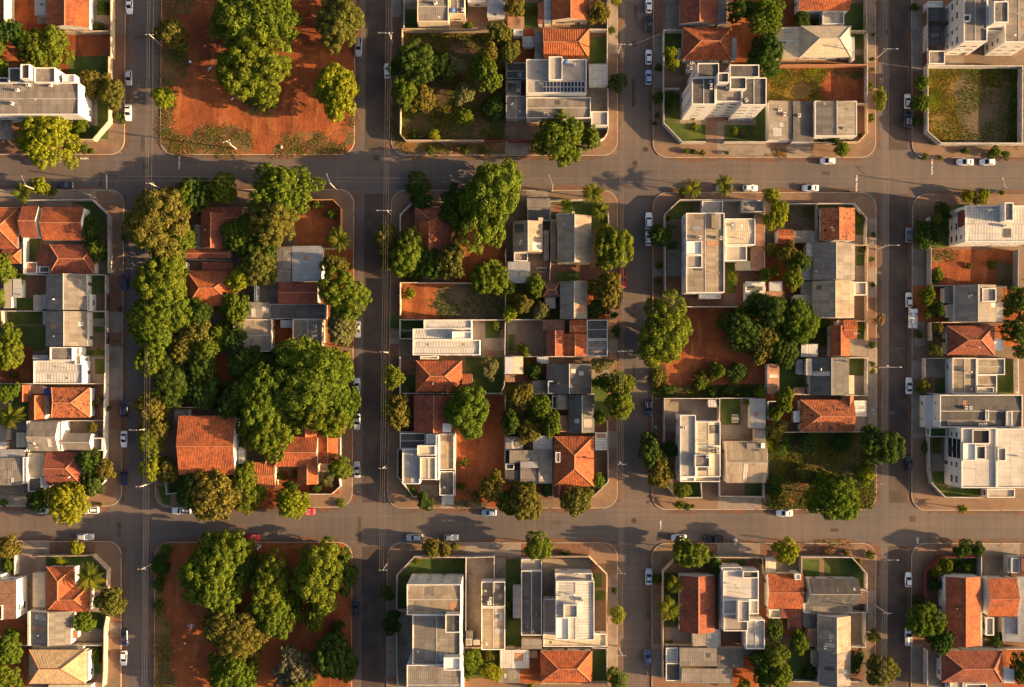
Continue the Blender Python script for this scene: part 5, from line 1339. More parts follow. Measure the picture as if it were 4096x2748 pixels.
tr('dark tree right of the white delivery truck',1560,1230,72,5,'dark')
tr('slim bright tree at the left wall of the stony red lot',1560,930,52,3.5,'mid',1.5)
tr('yellow bush between truck and dark tree',1475,1270,45,4,'mid')
tr('small olive tree beside the dark brown hipped house',1565,1400,52,4,'olive')
tr('dark tree mass at the right edge beside raised roof box',2270,1130,110,6,'dark')
tr('round bright shrub tree at the right of the grey panel roof',2205,1235,52,3.5,'mid',1.3)
tr('dark tree at the right edge above the dark brown hipped roof',2260,1440,110,6,'dark')
tr('tree at the right edge below the stony red lot',2330,1300,55,5,'dark')
tr('dark bush in the middle of the stony red lot',2055,830,45,1.5,'shrub')
tr('small dark bush left in the stony red lot',1850,840,32,1,'shrub')
tr('low bush on the pavement below the white delivery truck',1395,1460,45,1.6,'shrub')
g('soil',(1518,700,2285,1028)); g('dry',[(2080,820),(2285,820),(2285,1020),(2100,1010)]); g('weeds',(1518,700,1700,800)); g('grass',[(1520,400),(1640,320),(1850,290),(1850,480),(1650,680),(1510,690)]); g('conc',(1345,690,1450,1020)); g('soil',(1350,1025,1630,1345)); g('soil',(2150,1040,2337,1350)); g('soil',(1520,1355,1650,1560)); g('brick',[(1350,450),(1365,330),(1460,230),(1560,207),(2337,207),(2337,290),(1640,290),(1500,400),(1400,500)]); g('soil',(2090,1355,2337,1560)); g('conc',(1360,1345,1450,1560)); u('dark rubbish heap on the kerb by the large dark tree',1378,448,.8,'dark')
# ---- lower half of the middle row ----
t(0,2)
b('house','white walled house with pale ribbed roof and square roof box above red roofs',[('F',296,170,735,378,5,'ribwhite','white'),('F',442,50,645,168,6.4,'fibre','white'),('F',665,125,720,205,5.4,'cream','white'),('S',290,120,425,212,4,'metal'),('F',640,50,712,120,4,'cream','white')])
b('house','speckled orange hipped tile house with small detached gable at left',[('R',455,408,805,678,3.7,5.6,'x',.12,.42,'mosstile','white'),('R',255,478,402,698,3.4,4.6,'y',0,0,'tile','white'),('R',165,385,270,538,3,3.9,'y',0,0,'tile','white'),('S',390,418,470,478,3,'blue'),('S',275,390,385,470,2.7,'clay')])
b('house','white gabled house with curved grey sheet roofs and tall white walls',[('R',262,712,520,978,5.2,6.4,'x',0,0,'fibre','white'),('R',552,815,815,972,4.2,4.8,'x',0,0,'fibre','white'),('F',820,858,912,972,3.4,'dark','white'),('S',142,810,228,942,3,'cream'),('F',236,708,262,980,5.4,'white','white'),('F',520,715,550,975,5.2,'white','white')])
b('house','dark red ribbed hipped house at the lower left beside climbing trees',[('R',410,982,720,1270,3.6,5.2,'x',0,.36,'oldtile','white'),('F',247,1210,368,1338,3.2,'dark','white'),('S',250,990,400,1205,2.8,'cream'),('F',370,1215,428,1300,3,'white','white')])
b('house','grey flat sheet roofed house cut by the left edge beside a tall white wall',[('S',-160,1035,200,1280,4,'fibre'),('F',202,1030,240,1262,4.3,'white','white'),('S',-80,960,222,1032,3,'metal')])
b('shed','grey sheet lean to roofs at the left edge below the palm',[('S',-60,745,62,888,3,'fibre'),('S',-60,890,48,1010,2.8,'ribwhite')])
w('white garden wall below the square roof box house',[(0,376),(928,376)],2.5,'white')
w('white garden wall below the speckled hipped house',[(245,708),(918,705)],2.5,'white')
w('tall curved white street wall beside the white sedan at lower left',[(930,280),(922,700),(922,975),(918,1050)],3.2,'white')
w('low white corner wall around the climbing trees at lower left',[(925,1210),(930,1245),(800,1365),(250,1365)],2.2,'white')
tr('round yellow green tree at the left edge beside the shaded back yard',60,105,135,8,'mid',1.2)
tr('tree at the left edge beside the small red gable roof',45,460,80,6,'mid')
tr('small tree above the small red gable roof',145,430,58,5,'mid')
tr('large palm at the left edge beside the grey sheds',115,665,120,6.5,'palm')
tr('tiny bush in the back yard of the square roof box house',118,300,38,1.8,'shrub')
tr('dark climbing tree beside the dark red ribbed roof',800,1070,105,6,'dark',1.1)
tr('grey green round tree at the lower left street corner',942,1140,85,6,'olive')
tr('dark low tree inside the low white corner wall',820,1260,92,4.5,'dark',1.1)
tr('golden small tree under the dark red ribbed roof',740,1275,45,3,'mid')
tr('big bright yellow green tree over two parked cars at the lower left',595,1430,185,9,'yel')
tr('dark tree left of the big bright one over the parked cars',340,1420,100,6,'dark')
tr('small round shrub in front of the speckled hipped house',812,565,46,2.4,'mid')
tr('pale dry shrub beside the round one of the speckled house',880,530,45,2,'pale')
tr('palm shrub in the garden of the square roof box house',885,95,40,2.5,'palm')
tr('hedge along the white street wall by the navy suv',955,600,32,2,'shrub')
tr('vine bush on the small terrace of the curved roofs house',830,760,50,3.6,'olive')
tr('tiny shrub on the lower left rounded kerb corner',895,1450,22,1,'shrub')
tr('tiny bush at the lower left edge on the pavement',25,1435,38,1.5,'shrub')
c('navy suv parked beside the speckled hipped house on the first street',1103,600,'u','navy','suv')
c('white sedan parked on the first street beside the curved white wall',1100,870,'d','white','sedan')
c('dark blue hatchback with white roof mark at the lower left corner',1103,1222,'d','navy','hatch')
c('white hatchback half under the big bright tree at lower left',395,1505,'l','white','hatch')
c('white pickup with loaded bed under the big bright tree',790,1503,'l','white','pickup')
p('street lamp pole in the tree row at the lower first street',1355,770,'x')
p('thin crossarm pole near the lower end of the first street',1355,1258,'x')
g('soil',(0,50,295,375)); g('grass',(715,80,930,122)); g('conc',(750,135,930,372)); g('grass',(845,155,928,290)); g('conc',(980,45,1090,520)); g('soil',(980,520,1090,780)); g('brick',(975,780,1085,1060)); g('soil',(800,385,918,700)); g('grass',(105,510,255,700)); g('conc',(560,712,775,815)); g('conc',(775,712,912,860)); g('soil',(700,980,920,1360)); g('brick',[(780,1370),(1000,1210),(1085,1210),(1080,1330),(1000,1440),(880,1470),(780,1470)]); g('conc',(0,1370,400,1470)); g('conc',(0,745,230,1040)); g('conc',(35,1285,215,1355))
b('house','big orange two slope tile house with a white end in the wooded block',[('R',1590,660,2095,1190,4.6,6.6,'x',0,0,'tile','white'),('S',1645,1098,1760,1208,3.8,'ribwhite'),('S',1612,1022,1742,1095,5.2,'cream'),('S',1545,603,1682,745,3,'dark'),('S',2120,938,2180,1090,2.8,'metal')])
w('white wall fragments along the top of the big orange house',[(1490,520),(1490,585),(1780,588)],2.4,'white')
w('low white corner wall under trees at the lower first street',[(1470,1250),(1480,1358),(1640,1345)],2.2,'white')
w('short white wall in the heart of the wooded block',[(1692,262),(1692,345)],2.6,'white')
td()
tr('small bright tree first below the long row on the first street',345,825,35,8,'mid',1.15)
tr('olive brown tree in the middle of the wooded block left side',415,800,35,7,'olive',1.1)
tr('dark tree behind the first street row in the lower wooded block',385,865,50,7,'dark')
tr('dark tree left of the red clearing in the wooded block',463,810,29,7,'dark')
tr('second dark tree left of the red clearing',465,845,31,7,'dark')
tr('dark round tree below the red clearing',465,895,41,7.5,'dark')
tr('golden tree on the first street beside the big orange house',345,925,35,7,'olive',1.1)
tr('red tipped tree on the first street beside the big orange house',352,985,37,6.5,'olive')
tr('bright lower tree on the first street beside the big orange house',345,1010,31,6,'mid')
tr('yellow tree at the lower first street corner',345,1070,26,5.5,'yel')
tr('grey green tree at the lower first street corner',385,1075,29,5,'olive')
tr('dark tree at the right of the big bright crown in the wooded block',560,830,42,8,'dark')
tr('leafy tree above the red clearing in the wooded block',472,795,26,7,'mid')
tr('large bulging tree right of the red clearing in the wooded block',600,900,61,11,'mid',1.4)
tr('blue green dark tree between clearing and bulging tree',530,910,33,8,'dark',1.3)
tr('broad crowned bright tree lower in the wooded block',610,985,64,10,'mid',.9)
tr('enormous domed tree at the right half of the wooded block',700,870,94,12,'mid',.95)
tr('dark shaded tree left below the enormous domed tree',640,850,50,9,'dark')
tr('rounded deep green tree by the second street over the orange roof',735,950,53,10,'mid')
tr('golden tree by the second street right of the enormous domed tree',775,920,42,9,'mid',1.3)
tr('ball shaped tree on the second street kerb at lower mid block',776,822,26,6,'yel')
tr('broad olive tree overhanging the lower wide street',487,1130,61,9,'olive',1.05)
tr('dark tree left of the broad olive tree at the lower wide street',445,1120,37,7,'dark',1.3)
tr('drooping palm like tree right of the broad olive tree',558,1115,40,7,'mid',1.35)
t(0,2)
c('white pickup parked at the lower wide street left of the olive tree',1610,1508,'l','white','pickup')
g('soil',(1600,130,2150,600)); g('soil',(1880,120,2090,450)); g('grass',(1480,1100,1650,1345)); g('brick',(1520,1355,2200,1470)); g('grass',[(1400,1290),(1470,1290),(1520,1380),(1520,1460),(1450,1440)]); g('conc',(1780,1210,2250,1460))
t(1,2)
b('house','orange tile house with projecting wings under the domed trees at the second street',[('R',180,845,572,1115,4,5.8,'x',.25,0,'tile','cream'),('R',390,1090,572,1272,3.6,4.6,'y',0,0,'tile','cream'),('R',572,815,750,1085,3.4,4.2,'y',0,0,'tile','white'),('R',380,712,560,850,3.6,4.8,'y',0,0,'tile','cream'),('R',95,980,185,1112,3.4,4.2,'x',.3,0,'oldtile','white')])
b('house','ribbed orange tile wing with cream end wall by the palm like tree',[('R',-70,1075,195,1305,3.5,4.4,'x',0,0,'ribtile','cream')])
w('white wall beside the second street under the domed trees',[(770,850),(770,1035)],2.4,'white')
w('low white corner wall with angled end by the ball of green at lower second street',[(755,1190),(770,1290),(690,1360),(480,1360)],2.2,'white')
tr('bright round tree on the lower second street by the blue grey car',780,1125,98,7,'mid')
tr('bright yellow green tree overhanging the lower wide street and red car',335,1435,150,8,'yel',.95)
tr('pale flowering bush below the orange wing roof',660,1220,65,3,'pale')
tr('round shrub in the small court of the orange house',240,1200,42,2.6,'shrub')
tr('pale shrub beside the round one in the small court',345,1190,45,2.6,'pale')
tr('clipped shrub pair by the low corner wall',560,1310,60,2.2,'dark',.7)
tr('dark tree over the bright yellow green crown',330,1280,75,4.5,'dark',.6)
tr('low bush on the lower second street kerb corner',775,1445,45,1.2,'shrub')
c('white silver sedan parked below the ball shaped tree on second street',917,398,'u','white','sedan')
c('silver sedan parked by the golden tree on second street',917,712,'d','silver','sedan')
c('silver sedan with blue windscreen at the lower end of the second street',917,1142,'u','silver','sedan')
c('red car mostly hidden under the bright tree on the lower wide street',475,1517,'r','red','hatch')
c('silver blue hatchback parked below the red dirt strip on the lower wide street',2095,1525,'l','ltblue','hatch')
p('utility pole with wide crossarm by the pale ribbed house on second street',1195,98,'x')
p('utility pole with wide crossarm at the lower second street',1185,1100,'x')
g('soil',(775,230,885,1030)); g('brick',[(480,1362),(690,1375),(780,1290),(780,1180),(882,1180),(882,1260),(840,1390),(740,1470),(480,1475)]); g('soil',(200,1150,760,1360)); g('conc',(575,1080,760,1200)); g('soil',(0,1300,200,1480))
b('house','bright orange hipped roof house beside two round trees right of second street',[('R',1443,170,1855,446,3.7,5.7,'x',.32,.36,'tile','white'),('R',1855,288,1945,446,3.4,4.2,'x',0,0,'tile','white'),('F',1482,130,1642,158,3,'cream','white')])
b('house','dark red gabled tile house with a broken corner sheet',[('R',1425,478,1782,812,3.8,5.4,'y',0,0,'oldtile','white'),('S',1680,728,1760,808,4.9,'white')])
b('two_storey_house','white modern corner house with pale blue metal roof and cream roof boxes',[('F',1322,960,1478,1270,6,'metal','white'),('F',1455,925,1618,1015,7.4,'cream','white'),('F',1480,1030,1620,1232,6.8,'cream','white'),('F',1535,825,1645,915,5,'white','white'),('F',1620,830,1648,1235,6.4,'white','white'),('F',1300,815,1528,955,3.4,'dark','white')])
b('house','long narrow grey ribbed roof house beside the red dirt strip',[('F',1650,820,1785,1142,4.2,'tan','white'),('F',1652,1155,1782,1372,3.2,'dark','white'),('S',1722,845,1762,898,4.4,'dark'),('S',1675,1375,1778,1452,2.8,'metal')])
w('white right wall of the narrow grey ribbed roof house',[(1792,815),(1790,1380)],3.2,'white')
w('angled white corner wall of the modern corner house',[(1370,958),(1282,962),(1278,1200),(1420,1385),(1475,1378)],2.2,'white')
w('white walls around the bright orange hipped roof house',[(1300,135),(1300,462),(2200,462),(2232,390),(2232,135)],2.4,'white')
w('left garden wall of the dark red gabled house',[(1300,475),(1298,806),(1420,806)],2.4,'white')
w('garden wall right of the red dirt strip',[(2238,480),(2236,1250)],2.4,'white')
tr('round golden tree on the second street by the bright orange hipped house',1240,322,102,7,'mid')
tr('loose olive tree on the second street by the dark red gabled house',1275,620,125,8,'olive',1.3)
tr('large round deep green tree touching the dark red gabled roof',1925,600,200,10,'mid',1.2)
tr('light sapling tree in the lawn right of the bright orange hipped house',2095,230,88,4.5,'pale')
tr('dark tree on the pavement below the modern corner house',1525,1425,82,5,'dark')
tr('leafy bush behind the angled corner wall of the modern house',1410,1335,52,2.2,'shrub')
tr('olive tree at the lower end of the red dirt strip',2130,1310,110,7,'olive',1.1)
tr('low bush at the foot of the red dirt strip',1990,1380,62,2.4,'olive')
tr('small bush under the dark red gabled house window',1370,700,40,2,'shrub')
tr('small shrub in the garden of the bright orange hipped house',1405,430,25,1.5,'shrub')
tr('thin bush in the red dirt strip beside the narrow house',1870,1080,40,1.3,'shrub')
tr('second thin bush lower in the red dirt strip',1850,1290,40,1.4,'shrub')
g('soil',[(1800,480),(2232,480),(2232,1480),(1790,1480)]); g('grass',(1890,140,2232,460)); g('soil',(1310,130,1440,300)); g('grass',(1310,300,1435,460)); g('soil',(1310,480,1420,800)); g('brick',(1195,800,1285,1290)); g('soil',(1195,20,1295,480)); g('soil',(1195,480,1295,800)); g('brick',[(1195,1290),(1285,1240),(1400,1390),(1640,1390),(1665,1470),(1290,1470),(1215,1400)]); g('conc',(1665,1380,1785,1485)); g('conc',(1480,1275,1640,1380)); g('grass',(1285,965,1320,1220)); g('dry',(1790,1420,2080,1475))
t(2,2)
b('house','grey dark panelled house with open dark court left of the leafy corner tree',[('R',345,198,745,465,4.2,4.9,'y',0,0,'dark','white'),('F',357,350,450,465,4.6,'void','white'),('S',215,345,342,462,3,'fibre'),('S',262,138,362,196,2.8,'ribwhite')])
b('house','dark grey two slope house beside the big bright kerb trees',[('R',542,475,772,812,4.2,5.2,'y',0,0,'dark','cream'),('S',440,475,540,608,3.6,'fibre'),('S',458,660,540,805,3,'clay'),('F',395,480,438,600,3,'dark','white')])
b('house','large orange hipped house with deep valleys at the third street corner',[('R',410,842,768,1290,3.8,6.4,'y',.37,.37,'tile','white'),('R',492,1245,560,1332,3.4,4,'y',0,0,'tile','white'),('R',410,1262,500,1390,3.3,4.2,'y',0,0,'oldtile','white'),('F',425,985,470,1078,5.6,'conc','white'),('S',776,808,886,968,3,'ribwhite')])
b('house','patchwork grey sheet roofed house left of the large orange hipped house',[('S',15,968,275,1085,3.6,'fibre'),('S',275,968,398,1265,3.5,'fibre'),('S',110,1128,275,1265,3.4,'fibre'),('S',112,1068,272,1126,3.9,'metal'),('S',-20,848,138,972,3.3,'fibre'),('S',225,840,398,970,3.3,'metal'),('F',-20,1088,58,1140,3.0,'dark','white'),('S',-22,1145,108,1248,3.0,'dark')])
b('house','pale metal roofed house with cream annex below the brick paved yard',[('S',-25,138,50,290,3.4,'white'),('S',50,138,138,290,3.4,'cream'),('S',-25,295,65,360,2.8,'clay')])
w('white wall between brick paved yard and dark court house',[(-20,133),(745,136)],2.3,'white')
w('white wall between dark court house and dark grey two slope house',[(215,466),(770,468)],2.4,'white')
w('right garden wall of the dark grey house by the bright kerb trees',[(890,700),(892,985)],2.4,'white')
w('angled corner wall of the large orange hipped house',[(895,990),(895,1250),(760,1385)],2.2,'white')
w('left wall of the large orange hipped house',[(403,880),(403,1390)],2.6,'white')
tr('dense speckled hedge tree on the third street by the dark court house',840,195,95,4.5,'pale',.6)
tr('two headed bright tree over the third street kerb upper part',990,385,120,9,'mid')
tr('large bright tree over the third street kerb lower part',990,580,125,9.5,'mid',1.0)
tr('dark tree behind the two headed bright tree',850,350,65,5,'dark')
tr('small yellow tree beside the dark grey two slope house',820,670,55,5,'mid',1.2)
tr('round gold brown tree in the dark tree garden',120,480,120,8,'olive')
tr('leafy round tree in the dark tree garden by the dark grey house',295,560,95,8,'mid')
tr('golden drooping tree in the dark tree garden',395,740,85,8,'mid',1.5)
tr('dark tree at the left of the dark tree garden',25,715,80,7,'dark',1.5)
tr('bare branched grey tree in the dark tree garden',195,800,90,7,'olive')
tr('shadowed low tree at the centre of the dark tree garden',235,680,85,5,'dark')
tr('big olive tree overhanging the lower wide street left of the orange hipped house',150,1430,178,9,'olive')
tr('dark tree between big olive tree and the red dirt strip',-10,1440,100,7,'dark')
tr('bright olive tree on the lower wide street below the orange hipped house',612,1415,138,8,'olive')
tr('small dark tree between the two olive trees',345,1320,58,4,'dark')
tr('leafy tree inside the angled wall of the orange hipped house',800,1235,55,4,'mid',1.3)
tr('small clipped bush by the angled wall of the orange hipped house',878,1218,26,1.6,'shrub')
tr('leafy tree in the brick paved yard',140,75,62,3.5,'mid')
tr('dark bush tree above the pale metal roofed annex',245,270,75,4,'dark')
tr('bright bush left of the dark bush tree in the little yard',180,205,32,3,'mid',1.6)
tr('hedge in front of the dark court house',790,375,38,2.5,'dark',1.5)
p('street lamp with arm over the third street by the orange tile roofs',985,92,'x')
p('utility pole with crossarm by the large orange hipped house',985,1065,'x')
g('grass',(10,-20,60,108)); g('paving',(60,-20,320,130)); g('soil',(140,140,340,345)); g('scrub',(-20,365,455,845)); g('grass',(750,200,895,700)); g('soil',(775,970,890,1380)); g('conc',(895,800,978,948)); g('brick',[(895,950),(978,950),(975,1380),(900,1470),(760,1490),(400,1490),(400,1400),(760,1390),(895,1260)]); g('soil',(892,690,978,800)); g('conc',(895,-20,980,100)); g('conc',(750,250,900,330)); g('soil',(280,1268,400,1400)); g('soil',(-25,1260,280,1480)); g('grass',(560,1290,760,1390))
b('two_storey_house','white modern house with cream roof terraces and small side windows by the third street',[('F',1535,655,1675,1205,7.4,'slab','white'),('F',1677,712,1895,932,7.2,'cream','white'),('F',1665,1010,1800,1120,8.4,'fibre','white'),('F',1677,932,1895,1205,6.8,'cream','white'),('F',1535,1207,1665,1250,6,'white','white'),('F',1667,1207,1890,1250,3.4,'conc','white'),('A',1870,985,7),('A',1870,950,7.3),('A',1775,1022,8.4),('A',1570,768,7.4)])
b('house','grey ribbed roof house with bent white eaves right of the white modern house',[('R',1940,885,2300,1260,4.4,5.6,'x',0,0,'tan','white'),('S',2130,905,2290,1050,5.2,'fibre'),('S',2255,905,2290,950,5.4,'white')])
b('shed','grey ribbed lean to shed beside the small lawn',[('S',2155,508,2295,775,3.2,'metal'),('S',2195,782,2295,900,2.8,'conc')])
b('shed','small white corner shed in the tan paved yard',[('S',1785,518,1862,585,2.6,'ribwhite')])
w('white wall round the tan paved yard by the dark blue suv',[(1398,905),(1396,508),(1888,508),(1885,710)],2.8,'white')
w('low white wall round the corner lawn of the white modern house',[(1418,1290),(1500,1390),(1730,1392),(1722,1255)],2,'white')
w('white front wall of the grey ribbed roof house',[(1888,1255),(1890,1380),(2280,1385),(2282,1268)],2.2,'white')
w('white wall across the top of the small lawn',[(1895,505),(2210,505)],2.4,'white')
tr('tall dark tree on the third street left of the white modern house',1270,985,110,8,'dark',1.3)
tr('golden tree below the tall dark one at the white modern house',1350,1140,118,8,'olive',1.5)
tr('dark bush tree squeezed against the white modern house wall',1440,960,70,5,'dark')
tr('small tree on the corner lawn of the white modern house',1560,1330,68,4,'mid')
tr('low palm bush on the pavement below the corner lawn',1530,1450,48,1.8,'palm')
tr('low shrub right of the palm bush on the pavement',1600,1470,32,1.2,'shrub')
tr('round small shrub at the kerb below the corner lawn',1648,1462,22,1,'shrub')
tr('bush in the right part of the red dirt strip block',1885,265,62,3,'mid')
tr('pale bush left of it in the red dirt strip block',1735,285,52,2,'olive')
tr('low dark bush row at the bottom of the red dirt strip block',1820,450,50,2,'dark')
tr('second low dark bush at the bottom of the red dirt block',1960,440,60,2.4,'dark')
tr('third low dark bush by the grey lean to shed',2120,460,60,2.6,'dark')
tr('roadside bush at the left of the red dirt strip upper',1330,330,62,2.4,'olive',1.4)
tr('roadside bush at the left of the red dirt strip lower',1430,430,85,2.4,'dark',.6)
tr('bush beside the broad lawn and grey lean to shed',2245,450,52,4,'mid')
tr('little conical bush by the grey lean to shed',2130,545,28,2.4,'yel')
c('dark blue suv parked on the third street by the tan paved yard',1257,585,'d','navy','suv')
u('green rubbish bin on the pavement by the dark blue suv',1312,760,.6,'bin')
u('cream garden table bench on the small lawn',2022,685,.7,'bench')
g('soil',(1290,-20,2290,500)); g('scrub',[(1290,200),(1400,200),(1420,400),(2290,380),(2290,500),(1290,500)]); g('conc',(1405,520,1880,800)); g('grass',(1900,510,2070,740)); g('conc',(2070,510,2155,880)); g('conc',(1900,745,2085,870)); g('soil',(1290,505,1395,900)); g('grass',[(1425,1280),(1520,1250),(1720,1255),(1725,1385),(1505,1385)]); g('paving',(1730,1250,1890,1380)); g('brick',(1895,1265,2108,1370)); g('grass',(2108,1265,2280,1375)); g('conc',(1870,1390,2258,1495)); g('brick',[(1300,1310),(1420,1300),(1500,1400),(1870,1395),(1870,1490),(1400,1490),(1330,1420)])
t(3,2)
b('house','dark grey sheet roofed house with lawn on both sides left of the fourth street',[('R',430,142,780,478,4.2,5.2,'y',0,0,'dark','white'),('S',752,300,828,470,3.6,'cream'),('S',50,197,160,468,3.2,'clay'),('S',398,150,468,302,4.4,'cream'),('S',318,160,370,295,2.6,'metal'),('S',298,408,388,468,2.6,'clay'),('S',355,22,502,138,3.2,'ribwhite')])
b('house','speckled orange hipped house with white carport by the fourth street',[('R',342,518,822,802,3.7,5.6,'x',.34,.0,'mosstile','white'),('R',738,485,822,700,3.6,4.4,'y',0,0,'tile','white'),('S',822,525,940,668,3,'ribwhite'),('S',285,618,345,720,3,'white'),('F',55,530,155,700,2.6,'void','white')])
w('white wall right of the dark grey sheet roofed house lawn',[(785,145),(945,145),(942,475)],2.4,'white')
w('long pale wall between the hipped house and the overgrown tree lot',[(160,808),(920,805)],2.4,'cream')
w('white wall between dark grey roof and speckled hipped house',[(290,470),(950,482)],2.4,'white')
w('left wall of the overgrown tree lot',[(50,790),(58,1260)],2.2,'grey')
tr('leafy tree left of the speckled hipped house',205,520,85,6.5,'mid',1.3)
tr('small tree below the leafy one left of the speckled hipped house',120,640,70,5,'mid')
tr('little olive tree at the upper left of the overgrown tree lot',135,780,85,5,'olive')
tr('magnificent round dark tree over the fourth street',1065,925,185,11,'dark',.95)
tr('huge round tree in the corner of the overgrown tree lot',660,1400,235,11,'mid',.92)
tr('dark bush low left in the overgrown tree lot',115,1270,95,4,'dark')
tr('bush at the left wall of the overgrown tree lot',175,930,80,3.5,'dark')
tr('golden bush in the middle of the overgrown tree lot',400,1180,110,3.5,'olive',.8)
tr('second golden bush right of the middle in the overgrown tree lot',560,1200,75,3,'olive')
tr('dark bush top middle in the overgrown tree lot',420,920,95,3.5,'dark')
tr('dark bush top right in the overgrown tree lot',720,900,95,3.2,'dark')
tr('roadside yellow bush at the right of the overgrown tree lot',930,1190,75,3,'yel',1.1)
tr('yellow bush at the left wall of the overgrown tree lot',75,900,48,3,'yel',1.6)
tr('round clipped shrub at the top of the fourth street pavement',988,30,32,1.8,'shrub')
tr('round shrub on the pavement by the dark grey roof',992,262,28,1.5,'shrub')
tr('low hedge shrub above the round one on the pavement',990,200,24,1.2,'shrub')
c('white sedan parked by the low olive tree on the fourth street',1318,395,'u','white','sedan')
c('black hatchback parked at the lower fourth street by the white modern block',1318,1085,'u','black','hatch')
c('white sedan parked below the overgrown tree lot',208,1530,'l','white','sedan')
p('leaning pole with wide lamp arm by the dark grey sheet roof',1040,230,'x')
p('dark utility pole at the corner of the overgrown tree lot',950,1235,'x')
g('grass',(160,150,380,465)); g('grass',(788,150,910,305)); g('conc',(830,305,915,470)); g('conc',(790,-20,940,130)); g('scrub',(60,815,1000,1490)); g('weeds',(60,1250,420,1490)); g('conc',(822,672,920,800)); g('conc',(950,-20,1030,1180)); g('soil',(0,480,340,800)); g('dry',(880,1180,1015,1470)); g('brick',(100,710,340,800))
b('house','cream sheet roofed house below the dark brown hipped house',[('F',1700,145,1918,465,4.6,'tan','white'),('F',1920,150,2168,298,4.6,'tan','white'),('F',1920,298,2098,465,4.6,'tan','white'),('F',1920,405,2070,460,5.2,'cream','white')])
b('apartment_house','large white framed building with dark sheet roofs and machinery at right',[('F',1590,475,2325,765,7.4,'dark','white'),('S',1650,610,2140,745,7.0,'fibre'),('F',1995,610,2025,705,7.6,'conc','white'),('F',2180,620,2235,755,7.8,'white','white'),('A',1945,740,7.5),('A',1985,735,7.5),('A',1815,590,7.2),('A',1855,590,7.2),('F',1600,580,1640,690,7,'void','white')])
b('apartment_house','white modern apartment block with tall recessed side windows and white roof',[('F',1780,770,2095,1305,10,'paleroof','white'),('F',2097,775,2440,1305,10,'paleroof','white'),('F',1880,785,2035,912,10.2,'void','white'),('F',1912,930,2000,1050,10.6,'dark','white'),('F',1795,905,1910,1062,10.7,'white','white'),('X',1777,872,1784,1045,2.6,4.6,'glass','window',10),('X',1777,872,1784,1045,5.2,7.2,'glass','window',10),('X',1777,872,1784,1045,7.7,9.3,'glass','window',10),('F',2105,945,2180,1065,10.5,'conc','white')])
b('garden_terrace','white boxed lower terrace with green roof bed at the modern block',[('F',1500,765,1652,850,3,'green','white'),('F',1450,480,1575,765,3.2,'white','white'),('F',2010,1312,2258,1390,3.4,'slab','white')])
w('white corner wall round the green bed of the modern apartment block',[(1495,855),(1500,1150),(1520,1265),(1640,1388),(1975,1392)],2.2,'white')
w('white walls of the blue lit courtyard on the fourth street',[(1655,150),(1460,150),(1462,460),(1690,468)],2.4,'white')
w('right edge wall beyond the cream sheet roofed house lawn',[(2285,155),(2290,465)],2.6,'white')
tr('dark street tree beside the white sedan on the fourth street',1428,395,62,4,'olive',1.1)
tr('yellow conical tree by the dark brown hipped house',1545,75,62,4.5,'olive',1.2)
tr('small palm on the kerb of the lower wide street at right',1775,1485,48,3,'palm')
tr('tiny dark tree at the right edge beside the hipped brown house',2300,80,60,5,'dark')
tr('low hedge in front of the modern apartment block',1455,950,28,1.6,'shrub',2.4)
g('grass',(2100,160,2280,465)); g('grass',(1545,325,1650,460)); g('conc',(1460,155,1655,320)); g('conc',(1340,160,1450,860)); g('brick',[(1340,860),(1445,860),(1450,1270),(1620,1400),(2337,1400),(2337,1500),(1480,1500),(1370,1400)]); g('conc',(1505,1000,1640,1150)); g('grass',(1520,1160,1640,1270)); g('grass',[(1540,1275),(1945,1310),(1945,1375),(1650,1380)]); g('grass',(1500,770,1650,850)); g('conc',(1655,770,1790,1300)); g('grass',(1520,855,1600,1000))
# ---- bottom row of blocks ----
t(0,3)
b('house','l shaped orange ribbed hipped house beside a palm at the lower left',[('R',412,485,668,780,3.8,5.6,'y',.42,0,'tile','white'),('R',412,650,802,888,3.8,5.4,'x',.3,.3,'tile','white'),('S',288,540,408,850,3,'cream')])
b('two_storey_house','tall white walled house with brown roof cut by the left edge',[('R',-160,608,145,952,6.6,7.4,'y',0,0,'brown','white'),('F',-90,560,10,600,5,'white','white'),('F',-60,830,20,960,7.6,'white','white')])
b('house','brown grey two slope sheet house with white parapet bars at lower left',[('R',268,885,632,1182,4.2,4.9,'y',0,0,'fibre','white'),('F',246,885,266,1190,4.6,'white','white'),('F',458,935,470,1175,5.3,'white','white'),('S',635,1060,695,1125,2.8,'clay')])
b('house','beige tile hipped roof house beside two cars at the bottom left',[('R',258,1225,765,1530,3.8,5.8,'x',.24,.38,'beige','white'),('F',770,1240,792,1500,3.4,'white','white'),('S',280,1200,740,1222,3,'fibre'),('S',430,1540,810,1620,3,'cream')])
w('pale boundary wall with angled corner round the palm garden at lower left',[(270,395),(740,390),(820,385),(950,515),(948,690)],2.6,'cream')
w('white street wall with framed openings beside two parked cars at lower left',[(945,930),(925,1040),(920,1420),(910,1560)],2.8,'cream')
w('white wall between brown grey house and beige hipped house',[(200,1190),(910,1188)],2.4,'white')
w('white wall of the sunken yard at the lower left edge',[(128,390),(128,560)],2.6,'white')
tr('dark olive street tree over the white street wall at lower left',980,800,125,7,'olive',1.05)
tr('garden tree between brown grey house and white street wall',745,985,98,5.5,'mid',.9)
tr('bright small tree on the pavement below the silver suv',690,318,62,4,'yel')
tr('bushy dark tree at the left edge of the lower wide street',60,310,110,6,'olive')
tr('golden spreading palm beside the l shaped orange house',820,570,128,6.5,'palm')
tr('golden shrub in the front garden of the l shaped house',525,435,48,2,'yel')
tr('hanging vine bush at the left edge below the pavement',70,470,62,3,'mid',1.2)
tr('large tree at the lower left edge beside the brown grey house',85,1210,120,8,'mid',1.2)
